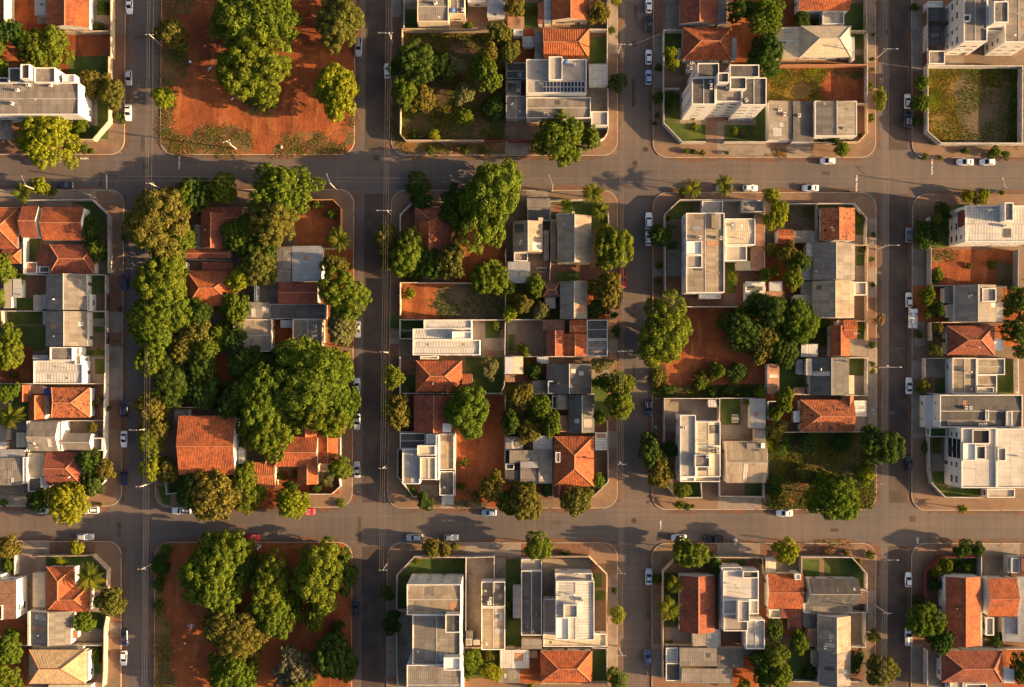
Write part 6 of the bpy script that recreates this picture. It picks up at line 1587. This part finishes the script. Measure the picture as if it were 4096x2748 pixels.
tr('lower tree in the bottom left corner of the photo',70,1460,130,8,'mid')
tr('shrub in the garden right of the beige hipped house',845,1280,58,2.4,'shrub',1.4)
tr('little shrub in the bottom left corner by the beige roof',175,1545,48,2.4,'shrub')
c('silver white suv parked on the lower wide street above the corner pavement',753,222,'r','silver','suv')
c('dark navy sedan parked by the brown grey house on the lower first street',1103,1122,'d','navy','sedan')
c('white hatchback parked by the beige hipped house at lower left',1098,1305,'d','white','hatch')
p('utility pole with short crossarm at the lower red lot corner',1372,450,'x')
g('conc',(140,250,440,395)); g('soil',(445,262,960,390)); g('brick',[(850,280),(960,270),(1060,350),(1075,480),(1072,690),(975,690),(970,510),(840,375)]); g('grass',(410,400,735,480)); g('grass',[(735,400),(800,400),(925,520),(925,690),(680,690),(720,480)]); g('conc',(130,400,268,560)); g('soil',(0,950,245,1200)); g('grass',(640,895,920,1040)); g('conc',(640,1040,915,1150)); g('conc',(972,985,1078,1110)); g('brick',(972,1110,1078,1460)); g('soil',(972,690,1075,985)); g('grass',(790,1195,905,1440)); g('soil',(0,1200,255,1560)); g('conc',(300,400,410,540)); g('conc',(800,700,930,890))
g('soil',[(1380,430),(1500,275),(3050,272),(3125,360),(3125,1700),(1372,1700)]); g('weeds',[(1385,430),(1480,290),(1560,300),(1490,420),(1490,560),(1450,740),(1470,950),(1520,1080),(1530,1300),(1560,1560),(1375,1560)])
u('scatter of white litter on the lower red lot',1690,1020,.7); u('single white bag on the lower red lot path',1645,1170,.35); u('pale litter at the top kerb of the lower red lot',2300,320,.8)
td()
tr('dark bush left on the weedy strip of the lower red lot',365,1290,20,3,'dark',1.2)
tr('smaller dark bush below on the weedy strip of the lower red lot',362,1335,13,2,'dark',1.4)
tr('low bush at the top corner of the lower red lot',378,1255,16,1.6,'shrub')
tr('third low bush down the weedy strip of the lower red lot',362,1385,13,1.6,'shrub',1.3)
tr('giant domed tree at the left of the lower red lot',490,1315,73,12,'mid',1.1)
tr('round tree at the top of the lower red lot by the red car',530,1255,47,10,'mid')
tr('leafy tree right of the giant domed tree in the lower red lot',562,1290,31,8,'dark')
tr('golden tree group left lower in the lower red lot',510,1430,50,9,'olive',.95)
tr('broad golden tree at the lower centre of the red lot',545,1450,65,9,'olive',.9)
tr('bright tree in the middle of the lower red lot',615,1320,47,10,'mid',1.3)
tr('long golden green tree below the middle of the lower red lot',625,1395,54,9,'mid',1.1)
tr('tall ridge crowned tree at the right of the lower red lot',733,1310,56,12,'mid',1.35)
tr('dark tree behind the ridge crowned tree at the kerb',785,1310,27,7,'dark',1.8)
tr('narrow foot of golden green tree right in the lower red lot',722,1405,27,7,'mid',1.4)
tr('dark lush tree at the bottom of the lower red lot by the kerb',762,1500,54,9,'dark',1.0)
tr('silvery grey bare tree at the bottom of the lower red lot',670,1525,47,8,'grey')
tr('golden bottom tree of the lower red lot cut by the frame',525,1545,56,9,'mid')
tr('second bottom tree of the lower red lot cut by the frame',690,1560,34,7,'mid')
tr('small dark shrub on the kerb of the lower red lot',770,1435,16,3,'dark',1.2)
t(1,3)
c('deep red hatchback parked at the kerb of the lower red lot',-17,228,'r','red','hatch')
c('silver suv parked left at the lower wide street corner',1433,230,'l','silver','suv')
c('silver grey hatchback parked behind the golden street trees',1758,228,'r','silver','hatch')
c('black sedan parked on the second street beside the lower red lot',905,860,'u','black','sedan')
b('apartment_tower','tall white apartment block with four window rows facing the lower wide street',[('F',1362,645,1845,918,13.4,'tan','white'),('F',1412,918,1840,1362,13.4,'fibre','white'),('F',1362,1362,1850,1720,13.8,'fibre','white'),('F',1705,912,1838,1075,16.2,'dark','white'),('F',1690,1295,1840,1412,16,'white','white')])
b('house','narrow grey sheet roofed house with a white skylight box right of the white block',[('F',2025,620,2240,845,4.4,'dark','white'),('F',2025,850,2238,1228,4.4,'tan','white'),('F',2132,625,2142,715,5,'white','white'),('F',2082,795,2115,828,5,'white','white')])
b('shed','small white sheds at the end of the long paved drive',[('F',1888,1130,1945,1190,2.6,'cream','white'),('F',1892,1065,1950,1128,2.6,'conc','grey'),('S',1955,1140,2015,1185,2.4,'white')])
w('white wall with angled corner round the lawn of the white apartment block',[(1360,885),(1270,885),(1272,565),(1430,400),(1880,405)],2.6,'white')
w('white wall beside the long paved drive of the white apartment block',[(1888,400),(1888,1060)],2.6,'white')
w('white walls along the top of the lower third block yards',[(1895,408),(2140,400),(2140,600)],2.6,'white')
w('low left street wall of the white apartment block',[(1270,1075),(1275,1560)],2.6,'white')
w('white wall under the narrow grey sheet roofed house',[(1875,1210),(2330,1212)],2.4,'cream')
tr('golden twin crowned tree on the lower wide street by the silver hatchback',1590,320,78,5.5,'olive',1.15)
tr('right half of the golden twin trees by the silver hatchback',1700,330,58,5,'olive',1.2)
tr('little bright tree right of the golden twin trees',1790,305,36,3.5,'mid')
tr('small dark tree leaning over the second street kerb at lower',1180,710,65,4.5,'dark')
tr('round dark tree by the white apartment block on second street',1225,985,98,6,'dark')
tr('golden tree in the small court right of the white apartment block',1945,1320,88,5.5,'mid',1.1)
tr('bright ball tree in the small court beside the grey sheet roof',2120,1420,88,5.5,'yel')
tr('vine bush at the court wall beside the bright ball tree',2100,1280,55,3,'olive',.8)
tr('low bush in the bottom court corner by the white block',1905,1465,38,2.5,'mid',1.3)
tr('shrub on the lawn of the white apartment block',1450,440,32,1.6,'shrub')
tr('bush in the side garden of the narrow grey house',2265,830,40,2.4,'mid')
tr('second dark bush in the side garden of the narrow grey house',2290,930,40,2.4,'dark')
p('utility pole with crossarm at the lower second street corner lawn',1188,458,'x')
g('grass',[(1290,570),(1430,420),(1880,420),(1880,540),(1410,560),(1360,640),(1360,880),(1285,880)]); g('conc',(1895,410,2130,620)); g('conc',(1895,620,2015,1130)); g('conc',(2145,410,2240,605)); g('grass',(2245,420,2337,1190)); g('conc',(1285,890,1410,1560)); g('grass',(1880,1230,2230,1480)); g('conc',(1880,275,2337,390)); g('brick',[(1195,440),(1230,350),(1330,280),(1880,275),(1880,390),(1420,395),(1265,560),(1265,870),(1190,870)]); g('soil',(1190,870,1270,1070)); g('conc',(1190,1070,1265,1470)); g('soil',[(385,275),(750,275),(870,400),(870,1560),(700,1560),(710,840),(840,500)])
t(2,3)
b('house','long dark grey sheet roofed house left of the cream box roofed block',[('F',120,522,305,1100,4.6,'dark','white'),('F',120,420,305,520,3,'slab','white'),('S',122,1130,305,1222,3.6,'fibre'),('S',45,655,118,945,2.8,'metal')])
b('apartment_house','white block with pale panelled roof and raised cream box by lower third street',[('F',430,615,772,1142,7.6,'ribwhite','white'),('F',425,545,755,612,6.2,'slab','white'),('F',497,825,622,942,9.2,'slab','white'),('F',430,940,545,1140,8,'white','white'),('F',318,775,428,1080,3.6,'conc','white'),('F',315,1085,880,1200,3.2,'cream','white'),('A',465,740,7.7),('A',620,555,6.6)])
b('house','vivid orange ribbed hipped house at the bottom of the third street',[('R',290,1235,753,1518,3.8,5.8,'x',.34,.3,'tile','white')])
b('shed','pale ribbed sheet sheds left of the vivid orange hipped house',[('S',-70,1225,192,1395,3,'ribwhite'),('S',-70,1398,110,1520,2.8,'fibre'),('S',192,1240,265,1302,2.6,'clay')])
w('cream boundary wall with angled corner round the white block at lower third street',[(320,400),(722,400),(885,560),(885,1210)],2.6,'cream')
w('white wall around the lawn of the vivid orange hipped house',[(750,1210),(885,1215),(885,1560)],2.4,'white')
w('white wall along the bottom of the vivid orange hipped house',[(290,1528),(880,1530)],2.4,'cream')
tr('pointed bright tree over the lower wide street by the white walls',278,305,110,7.5,'mid',1.15)
tr('small round green tree on the third street kerb lower',980,905,72,5,'yel',1.1)
tr('yellow green tree at the bottom of the third street kerb',975,1490,98,6,'mid')
tr('low shrub on the pavement right of the pointed bright tree',520,365,46,1.2,'shrub',.6)
tr('tiny shrub on the pavement of the lower third street',955,700,24,1.2,'shrub',1.6)
tr('small bright bush at the bottom edge by the orange hipped house',210,1550,35,2.4,'yel')
c('blue silver sedan parked on the lower third street',1257,580,'u','ltblue','sedan')
c('steel blue hatchback parked at the bottom of the third street',1247,1298,'u','blue','hatch')
p('utility pole with crossarm on the lower third street pavement',978,488,'x')
p('second pole with crossarm near the bottom of the third street',985,1195,'x')
m('patched manhole in the lower third crossing',1125,78); m('worn oval manhole beside the lower crossing kerb',1345,235)
g('grass',(0,420,118,1190)); g('conc',(315,420,735,545)); g('conc',(315,545,425,770)); g('grass',(760,545,835,670)); g('grass',(778,700,865,785)); g('paving',(778,800,880,930)); g('paving',(778,950,865,1085)); g('grass',(755,1230,880,1505)); g('conc',(0,275,118,400)); g('soil',(118,275,980,400)); g('conc',(895,560,978,1420)); g('soil',(110,1240,290,1520)); g('brick',[(720,285),(850,285),(960,370),(975,480),(975,560),(895,560),(730,395)])
b('house','deep red two slope tile house beside drooping trees in the lower fourth block',[('R',1530,565,1845,1070,4.2,6,'y',0,0,'oldtile','white'),('S',1645,1065,1770,1195,3.2,'fibre'),('S',1772,1045,1880,1215,3.1,'metal')])
b('two_storey_house','white sheet roofed house with stacked roof boxes right of the deep red roof',[('F',1918,522,2235,785,6.4,'paleroof','white'),('F',1918,785,2235,910,6.4,'paleroof','white'),('F',1922,910,2140,1062,6.2,'conc','white'),('F',2048,790,2155,978,8.2,'slab','white'),('F',2092,528,2232,590,6.9,'dark','white'),('F',2120,960,2290,1222,5.2,'metal','white'),('F',1905,492,2085,520,6,'slab','white')])
b('house','dark patched sheet roofed house at the bottom of the fourth block',[('S',1530,1212,1862,1372,3.8,'fibre'),('S',1865,1215,2100,1388,3.6,'dark'),('S',1545,1392,2000,1528,3.4,'fibre'),('F',1408,1210,1518,1340,3,'ribwhite','white'),('F',1408,1345,1540,1505,2.8,'dark','white'),('S',1985,1215,2200,1285,3.3,'dark')])
w('white wall with angled corner at the lower fourth block by the street',[(1385,1500),(1385,530),(1500,415),(1880,405),(2270,410),(2285,560)],2.6,'cream')
w('cream wall below the deep red two slope roof',[(1400,1185),(1650,1190)],2.4,'cream')
w('white wall between deep red roof and white sheet roofed house',[(1888,420),(1890,1190)],2.6,'white')
tr('double headed tree over the kerb at the top of the lower fourth block',1625,365,138,8,'mid',1.0)
tr('palm like drooping tree beside the deep red two slope roof',1480,640,82,5.5,'palm')
tr('yellow drooping palm below it beside the deep red two slope roof',1430,850,110,6,'palm')
tr('climbing shrub left of the white sheet roofed house',1845,470,62,3.5,'mid',1.5)
tr('dark shrub on the lower third street pavement by the blue silver sedan',1335,600,40,1.8,'shrub',1.5)
tr('dark tree cluster at the right of the dark patched roof',2240,1310,95,6,'dark')
tr('dark tree at the bottom edge right of the dark patched roof',2270,1470,90,6,'dark')
tr('low tree at the bottom edge under the dark patched roof',2100,1540,60,4,'mid')
tr('bush at the white wall right corner of the lower fourth block',2262,445,30,2,'shrub')
tr('two clipped dark shrubs in the yard below the deep red roof',1440,1160,36,1.4,'shrub',.6)
c('white hatchback parked at the lower wide street left of the double headed tree',1525,230,'l','white','hatch')
c('dark pickup truck with cargo on the lower wide street',1840,240,'l','black','pickup')
u('pale debris pile at the kerb beside the dark pickup truck',2030,255,.9)
g('grass',(1900,425,2112,520)); g('grass',(1395,540,1530,1020)); g('conc',(1400,1030,1630,1185)); g('soil',(1500,420,1880,560)); g('soil',(1900,1065,2120,1215)); g('soil',(2000,1285,2337,1560)); g('conc',(1290,1170,1385,1470)); g('brick',[(1290,500),(1310,400),(1420,290),(1500,285),(1500,410),(1375,530),(1375,1060),(1290,1060)]); g('conc',(1865,285,2245,405)); g('soil',(1500,285,1865,410)); g('soil',(2120,425,2270,520))
t(3,3)
b('house','orange two slope tile house with white skylight patch in the lower fourth block',[('R',55,548,368,862,4,5.6,'x',0,0,'tile','white'),('S',175,860,352,945,3.2,'oldtile'),('S',250,950,355,1062,3,'oldtile'),('F',68,868,170,948,3,'cream','white'),('F',298,550,350,605,5.2,'white','white')])
b('house','dark grey ribbed tile house beside the bright lawn with stepping path',[('R',420,592,862,838,4.2,5.8,'x',0,0,'dark','white'),('S',445,830,812,895,3.2,'fibre'),('F',375,812,438,898,3,'cream','white'),('S',865,708,940,820,2.8,'clay'),('V',565,738,612,775,5.6,2,1)])
b('house','grey and tan two slope sheet house at the bottom of the fourth street',[('R',505,925,795,1245,4.4,5.6,'y',0,0,'tan','white'),('R',516,1250,793,1545,4.4,5.4,'y',0,0,'fibre','white'),('S',372,910,480,1030,3,'dark'),('S',455,1235,520,1378,3,'fibre'),('A',615,1132,5.2),('A',563,1202,5),('S',408,1035,498,1200,2.8,'clay')])
b('shed','cream sheet porch at the top of the lower fourth block',[('S',35,408,130,565,3,'cream')])
w('white wall with angled corner round the bright lawn with stepping path',[(350,400),(810,405),(940,550),(940,690)],2.4,'white')
w('white front walls of the dark grey ribbed house',[(865,690),(945,705),(942,895),(375,905)],2.6,'white')
w('white front gate wall of the grey and tan sheet house',[(925,905),(928,1205),(800,1200)],2.6,'white')
w('white wall across the bottom garden of the lower fourth block',[(280,1510),(900,1512)],2.2,'white')
w('grey wall left of the bright lawn',[(358,400),(362,900)],2.4,'grey')
tr('round bright tree over the kerb above the orange two slope house',220,330,112,7,'yel',.95)
tr('dry brown shrub row on the verge above the bright lawn',600,350,70,1.8,'dry2',.5)
tr('tiny pointed shrub at the verge right of the dry row',755,370,28,1.4,'shrub')
tr('dark tree left of the grey and tan sheet house',110,1060,88,6.5,'dark',1.2)
tr('bright tree below the dark one left of the grey and tan house',125,1270,98,7,'mid')
tr('round tree beside the grey and tan sheet house wall',335,1165,82,6,'mid',1.15)
tr('bushy dark tree at the lower left of the bottom garden',170,1450,115,7,'mid',1.0)
tr('dark tree at the bottom garden left edge by the blue roof',20,1380,75,6,'dark',1.3)
tr('shrub in the bottom lawn beside the grey and tan house',430,1425,60,3,'dark')
tr('large olive tree over the fourth street at the bottom edge',1065,1410,150,8,'olive',1.05)
tr('small golden tree by the white gate on the lower fourth street',1000,1110,58,4,'olive')
tr('dark bush behind the maroon wall at lower fourth street',850,1330,55,3,'dark',2.0)
tr('orange shrub on the angled lawn wall',865,450,36,1.8,'olive',1.4)
tr('low bushes at the kerb by the lower fourth crossing',960,385,45,1.2,'shrub')
p('utility pole with lamp at the lower fourth crossing',1015,372,'x')
p('utility pole beside the grey ribbed house on the lower fourth street',1010,830,'x')
c('white hatchback parked on the lower fourth street beside the maroon wall',1312,605,'u','white','hatch')
c('white pickup hidden beside the big double tree at lower right',1312,1110,'u','white','pickup')
g('grass',[(370,420),(815,420),(910,540),(910,670),(865,670),(850,590),(370,590)]); g('paving',(515,405,558,590)); g('conc',(125,420,335,560)); g('conc',(800,905,920,1190)); g('soil',(0,860,500,1100)); g('grass',(240,1200,515,1505)); g('soil',(795,1215,905,1500)); g('soil',(0,280,1015,400)); g('brick',[(820,290),(900,290),(990,370),(1015,480),(1010,690),(950,690),(945,540),(830,400)]); g('conc',(950,700,1010,1050)); g('weeds',(500,262,780,278))
b('house','long orange ribbed gabled house behind a big double tree at the lower right',[('R',1640,575,1950,1190,5.2,6.8,'y',0,0,'tile','white')])
b('house','small orange two slope house with white gable and grey roofs at the right edge',[('R',2010,590,2275,930,5,6.6,'x',0,0,'tile','white'),('F',2160,1100,2420,1110,3,'white','white'),('S',2150,940,2330,1155,3.4,'metal'),('S',2285,575,2420,1105,4.2,'metal'),('F',2000,940,2072,1100,3,'conc','white')])
b('house','wide deep orange hipped house at the bottom right corner',[('R',1600,1235,2148,1518,3.8,5.8,'x',.3,.2,'oldtile','white'),('F',1680,1478,1800,1600,3.4,'cream','white'),('S',2160,1395,2252,1525,3,'white'),('F',1820,1530,2010,1600,3.2,'dark','white')])
b('house','maroon and grey terraced house at the top of the lower right block',[('F',2310,410,2420,550,4,'brown','maroon'),('F',2225,410,2305,545,3.6,'grey','white')])
w('maroon wall with angled corner at the lower right block',[(1462,800),(1465,530),(1600,402),(1960,405)],2.4,'maroon')
w('white wall around the grey court at the lower right',[(1960,400),(1962,1200)],2.8,'white')
w('tall white gate wall beside the wide deep orange hipped house',[(1480,1230),(1480,1545)],3,'white')
w('white wall above the wide deep orange hipped house',[(1780,1222),(2337,1222)],2.4,'white')
w('white framed wall at the top right of the lower right block',[(2200,545),(2200,400),(2337,400)],2.8,'white')
tr('upper crown of the big double tree on the lower fourth street',1455,970,150,9,'mid',1.1)
tr('lower dark crown of the big double tree on the lower fourth street',1590,1140,120,8,'dark',1.0)
tr('left of the clipped twin round trees at the lower right corner',1800,325,82,5,'dark')
tr('right of the clipped twin round trees at the lower right corner',1920,325,58,4.5,'dark',1.2)
tr('bright garden tree inside the maroon corner wall',1645,465,55,4,'mid',1.2)
tr('second bright garden tree inside the maroon corner wall',1565,530,60,3.5,'mid',.8)
tr('dark garden shrub left of the long orange gabled house',1545,650,55,3,'dark')
tr('dark vine bush in the garden above the long orange gabled house',1820,490,95,2.6,'dark',.6)
tr('low dark bush in the court of the small orange house',2090,1140,65,3,'dark')
tr('dark bush in the white court at the right edge',2210,1130,42,2.2,'dark')
tr('dark tree at the bottom right corner of the photo',2320,1400,75,6,'dark',1.8)
tr('shadowed bush on the pavement above the big double tree',1380,780,55,2.4,'dark')
g('brick',[(1340,480),(1360,370),(1480,285),(1720,280),(1720,395),(1590,400),(1455,530),(1455,690),(1340,690)]); g('soil',(1335,690,1450,1180)); g('conc',(1960,280,2300,395)); g('conc',(1985,430,2190,590)); g('soil',(1490,560,1640,1200)); g('grass',[(1500,540),(1610,420),(1925,420),(1925,570),(1600,570)]); g('conc',(1325,1180,1425,1490)); g('conc',(1490,1235,1600,1560)); g('soil',(1990,1100,2337,1215)); g('soil',(2150,1225,2337,1560)); g('conc',(2075,935,2150,1100))
# ---------------- finishing ----------------
tufts()
def wire(label, pts, group):
    mb = MB(); out = []
    for a, b_ in zip(pts, pts[1:]):
        for k in range(10):
            f = k / 10; q = a.lerp(b_, f); q.z -= 4 * .35 * f * (1 - f); out.append(q)
    out.append(pts[-1])
    mb.tube(out, .008, 'wire', 5); o = mb.build('power_line'); tag(o, label, 'power line', group)
SUP = [[-200, 125, 720, 1240, 1712, 1931, 2264, 2760, 3000], [-200, 122, 842, 1410, 1861, 2272, 2760, 3000], [-200, 170, 850, 1407, 1845, 2270, 2585, 3000], [-200, 180, 690, 976, 1409, 1940, 2248, 2442, 3000]]
for i, (tp, bt) in enumerate((((589, 598, 613), (568, 576, 584)), ((1545, 1555, 1564), (1511, 1518, 1527)), ((2485, 2491, 2497), (2474, 2482, 2490)), ((3536, 3547, 3558), (3529, 3538, 3546)))):
    nm = ('first', 'second', 'third', 'fourth')[i]
    for x0, x1 in zip(tp, bt):
        wire('pale overhead wire strung along the poles of the %s street from the left' % nm, [Psrc(lerp(x0, x1, y / 2748), y, 8.8) for y in SUP[i]], 'overhead wires of the %s street' % nm)
for y0, lab in ((706, 'upper of two overhead wires along the upper wide street'), (722, 'lower of two overhead wires along the upper wide street'), (2057, 'single overhead wire along the lower wide street')):
    wire(lab, [Psrc(x, y0 + (6 if 1200 < x < 3000 else 0), 8.3) for x in (-300, 75, 594, 1125, 1540, 1728, 2490, 3540, 3960, 4400)], 'overhead wires of the wide streets')
for (a, b_, lab) in (((1546, 124), (1290, 148), 'service wire crossing the second street at the overgrown lot'), ((2510, 185), (2650, 132), 'service wire crossing the third street beside the orange hipped house'), ((1555, 838), (1340, 838), 'service wire crossing the second street at the red walled yard')):
    wire(lab, [Psrc(*a, 8.2), Psrc(*b_, 5.5)], 'service wires')
# resurfaced strips, utility cuts and red dust along the kerbs
def sheet(pts, nm, mat, z):
    ar = sum(pts[i - 1][0] * pts[i][1] - pts[i][0] * pts[i - 1][1] for i in range(len(pts)))
    if ar < 0: pts = pts[::-1]
    mb = MB(); mb.face([(x, y, z) for x, y in pts], mat); tag(mb.build(nm), kind='structure')
def xy(X, Y): q = Psrc(X, Y); return (q.x, q.y)
for i in range(4):
    for (ya, yb) in ((-200, 600), (775, 2010), (2185, 2900)):
        f0, f1 = ((.30, .98), (.28, .95), (.05, .55), (.35, .9))[i]
        L, Rr = [], []
        for k in range(12):
            y = lerp(ya, yb, k / 11); a, b_ = kerb_x(SL[i], y), kerb_x(SR[i], y); L.append(xy(lerp(a, b_, f0), y)); Rr.append(xy(lerp(a, b_, f1), y))
        if i in (1, 3): sheet(L + Rr[::-1], 'asphalt_strip', 'patchdark', .004)
        for side, pts in ((1, SL[i]), (-1, SR[i])):
            A, B = [], []; n = int((yb - ya) / 12)
            for k in range(n + 1):
                y = lerp(ya, yb, k / n); x = kerb_x(pts, y); wd = 9 + 9 * abs(math.sin(k * .21 + i + side)) + rnd.uniform(-4, 5)
                A.append(xy(x - side * 1, y)); B.append(xy(x + side * max(4, wd), y))
            sheet(A + B[::-1], 'kerb_dust', 'dust', .008)
for rowi, sgn in ((0, 1), (1, -1), (1, 1), (2, -1)):
    for col in range(5):
        xa = (-300 if col == 0 else SR[col - 1][2][1] if len(SR[col - 1]) > 2 else 2600) + 62; xb = (4500 if col == 4 else SL[col][1][1]) - 62
        yv = (ROWY[rowi][1] if sgn == 1 else ROWY[rowi][0])[col]; A, B = [], []; n = max(4, int((xb - xa) / 12))
        for k in range(n + 1):
            x = lerp(xa, xb, k / n); wd = 8 + 10 * abs(math.sin(k * .17 + col * 2 + rowi)) + rnd.uniform(-4, 5)
            A.append(xy(x, yv - sgn * 1)); B.append(xy(x, yv + sgn * max(4, wd)))
        sheet(A + B[::-1], 'kerb_dust', 'dust', .008)
for k in range(26):
    X, Y = rnd.choice([(rnd.uniform(0, 4096), rnd.uniform(650, 740)), (rnd.uniform(0, 4096), rnd.uniform(2060, 2150)), (rnd.choice((575, 1490, 2540, 3575)) + rnd.uniform(-45, 45), rnd.uniform(0, 2748))])
    w_, h_ = rnd.choice(((30, 14), (14, 60), (70, 12), (12, 110), (22, 22), (8, 90)))
    sheet([xy(X, Y), xy(X + w_, Y + rnd.uniform(-1, 1)), xy(X + w_, Y + h_), xy(X, Y + h_)], 'asphalt_patch', rnd.choice(('patchdark', 'patchlight', 'patchdark')), .012 + .001 * k)
# worn painted lines on the asphalt
def mark(pts):
    q = [P(x, y, .042) for x, y in pts]
    ar = sum(q[i - 1].x * q[i].y - q[i].x * q[i - 1].y for i in range(len(q)))
    if ar < 0: q = q[::-1]
    mb = MB(); mb.face([(p_.x, p_.y, .042) for p_ in q], 'paint'); tag(mb.build('road_marking'), kind='structure')
t(0, 0); mark([(1590, 1385), (1604, 1385), (1602, 1512), (1588, 1512)]); mark([(715, 1402), (788, 1402), (788, 1418), (715, 1418)])
t(0, 1); mark([(942, 32), (955, 32), (957, 160), (944, 160)])
t(3, 0); mark([(1510, 1410), (1525, 1410), (1526, 1556), (1512, 1556)])
t(3, 1); mark([(838, 38), (855, 38), (853, 186), (838, 186)])
t(2, 3); mark([(1354, 70), (1368, 70), (1366, 152), (1354, 152)]); mark([(1242, 1418), (1250, 1418), (1250, 1455), (1242, 1455)])
t(3, 3); mark([(1380, 225), (1402, 225), (1402, 282), (1380, 282)])
# dark lettering on the white street wall, its face towards the fourth street
t(3, 0)
for txt, yy, zz, sz in (('TEA', 412, 1.15, .95), ('Z1', 372, 1.75, 1.15)):
    q = P(1480, yy, 3); cu = bpy.data.curves.new('lettering', 'FONT'); cu.body = txt; cu.size = sz; cu.extrude = .015; cu.align_x = 'CENTER'; cu.materials.append(MAT['litterdark'])
    lo = bpy.data.objects.new('lettering', cu); COL.objects.link(lo); lo.parent = WS
    lo.location = (q.x - .118 - WS.location.x, q.y - WS.location.y, zz); lo.rotation_euler = (R(90), 0, R(-90))
# scrawled white rings on the pavement
t(3, 2)
for x, y, r0 in ((988, 622, .36), (1000, 641, .30), (1001, 608, .22), (995, 597, .16), (999, 577, .14), (996, 561, .13)):
    q = P(x, y, GZ); mb = MB()
    for k in range(14):
        a, b_ = 6.283 * k / 14, 6.283 * (k + 1) / 14; ri = r0 * .6
        mb.face([(q.x + ri * math.cos(a), q.y + ri * math.sin(a), GZ + .05), (q.x + r0 * math.cos(a), q.y + r0 * math.sin(a), GZ + .05), (q.x + r0 * math.cos(b_), q.y + r0 * math.sin(b_), GZ + .05), (q.x + ri * math.cos(b_), q.y + ri * math.sin(b_), GZ + .05)], 'paint')
    tag(mb.build('pavement_marking'), kind='structure')
bad = [l for l in LABELS if not 4 <= len(l.split()) <= 16]; dup_ = [l for l, v in LABELS.items() if len(v) > 1 and 'wire strung' not in l and 'loose weeds' not in l]
if bad or dup_: print('LABEL CHECK', bad, dup_)
print('OBJECT COUNT', len(bpy.data.objects), 'trees', TN, 'buildings', NB)
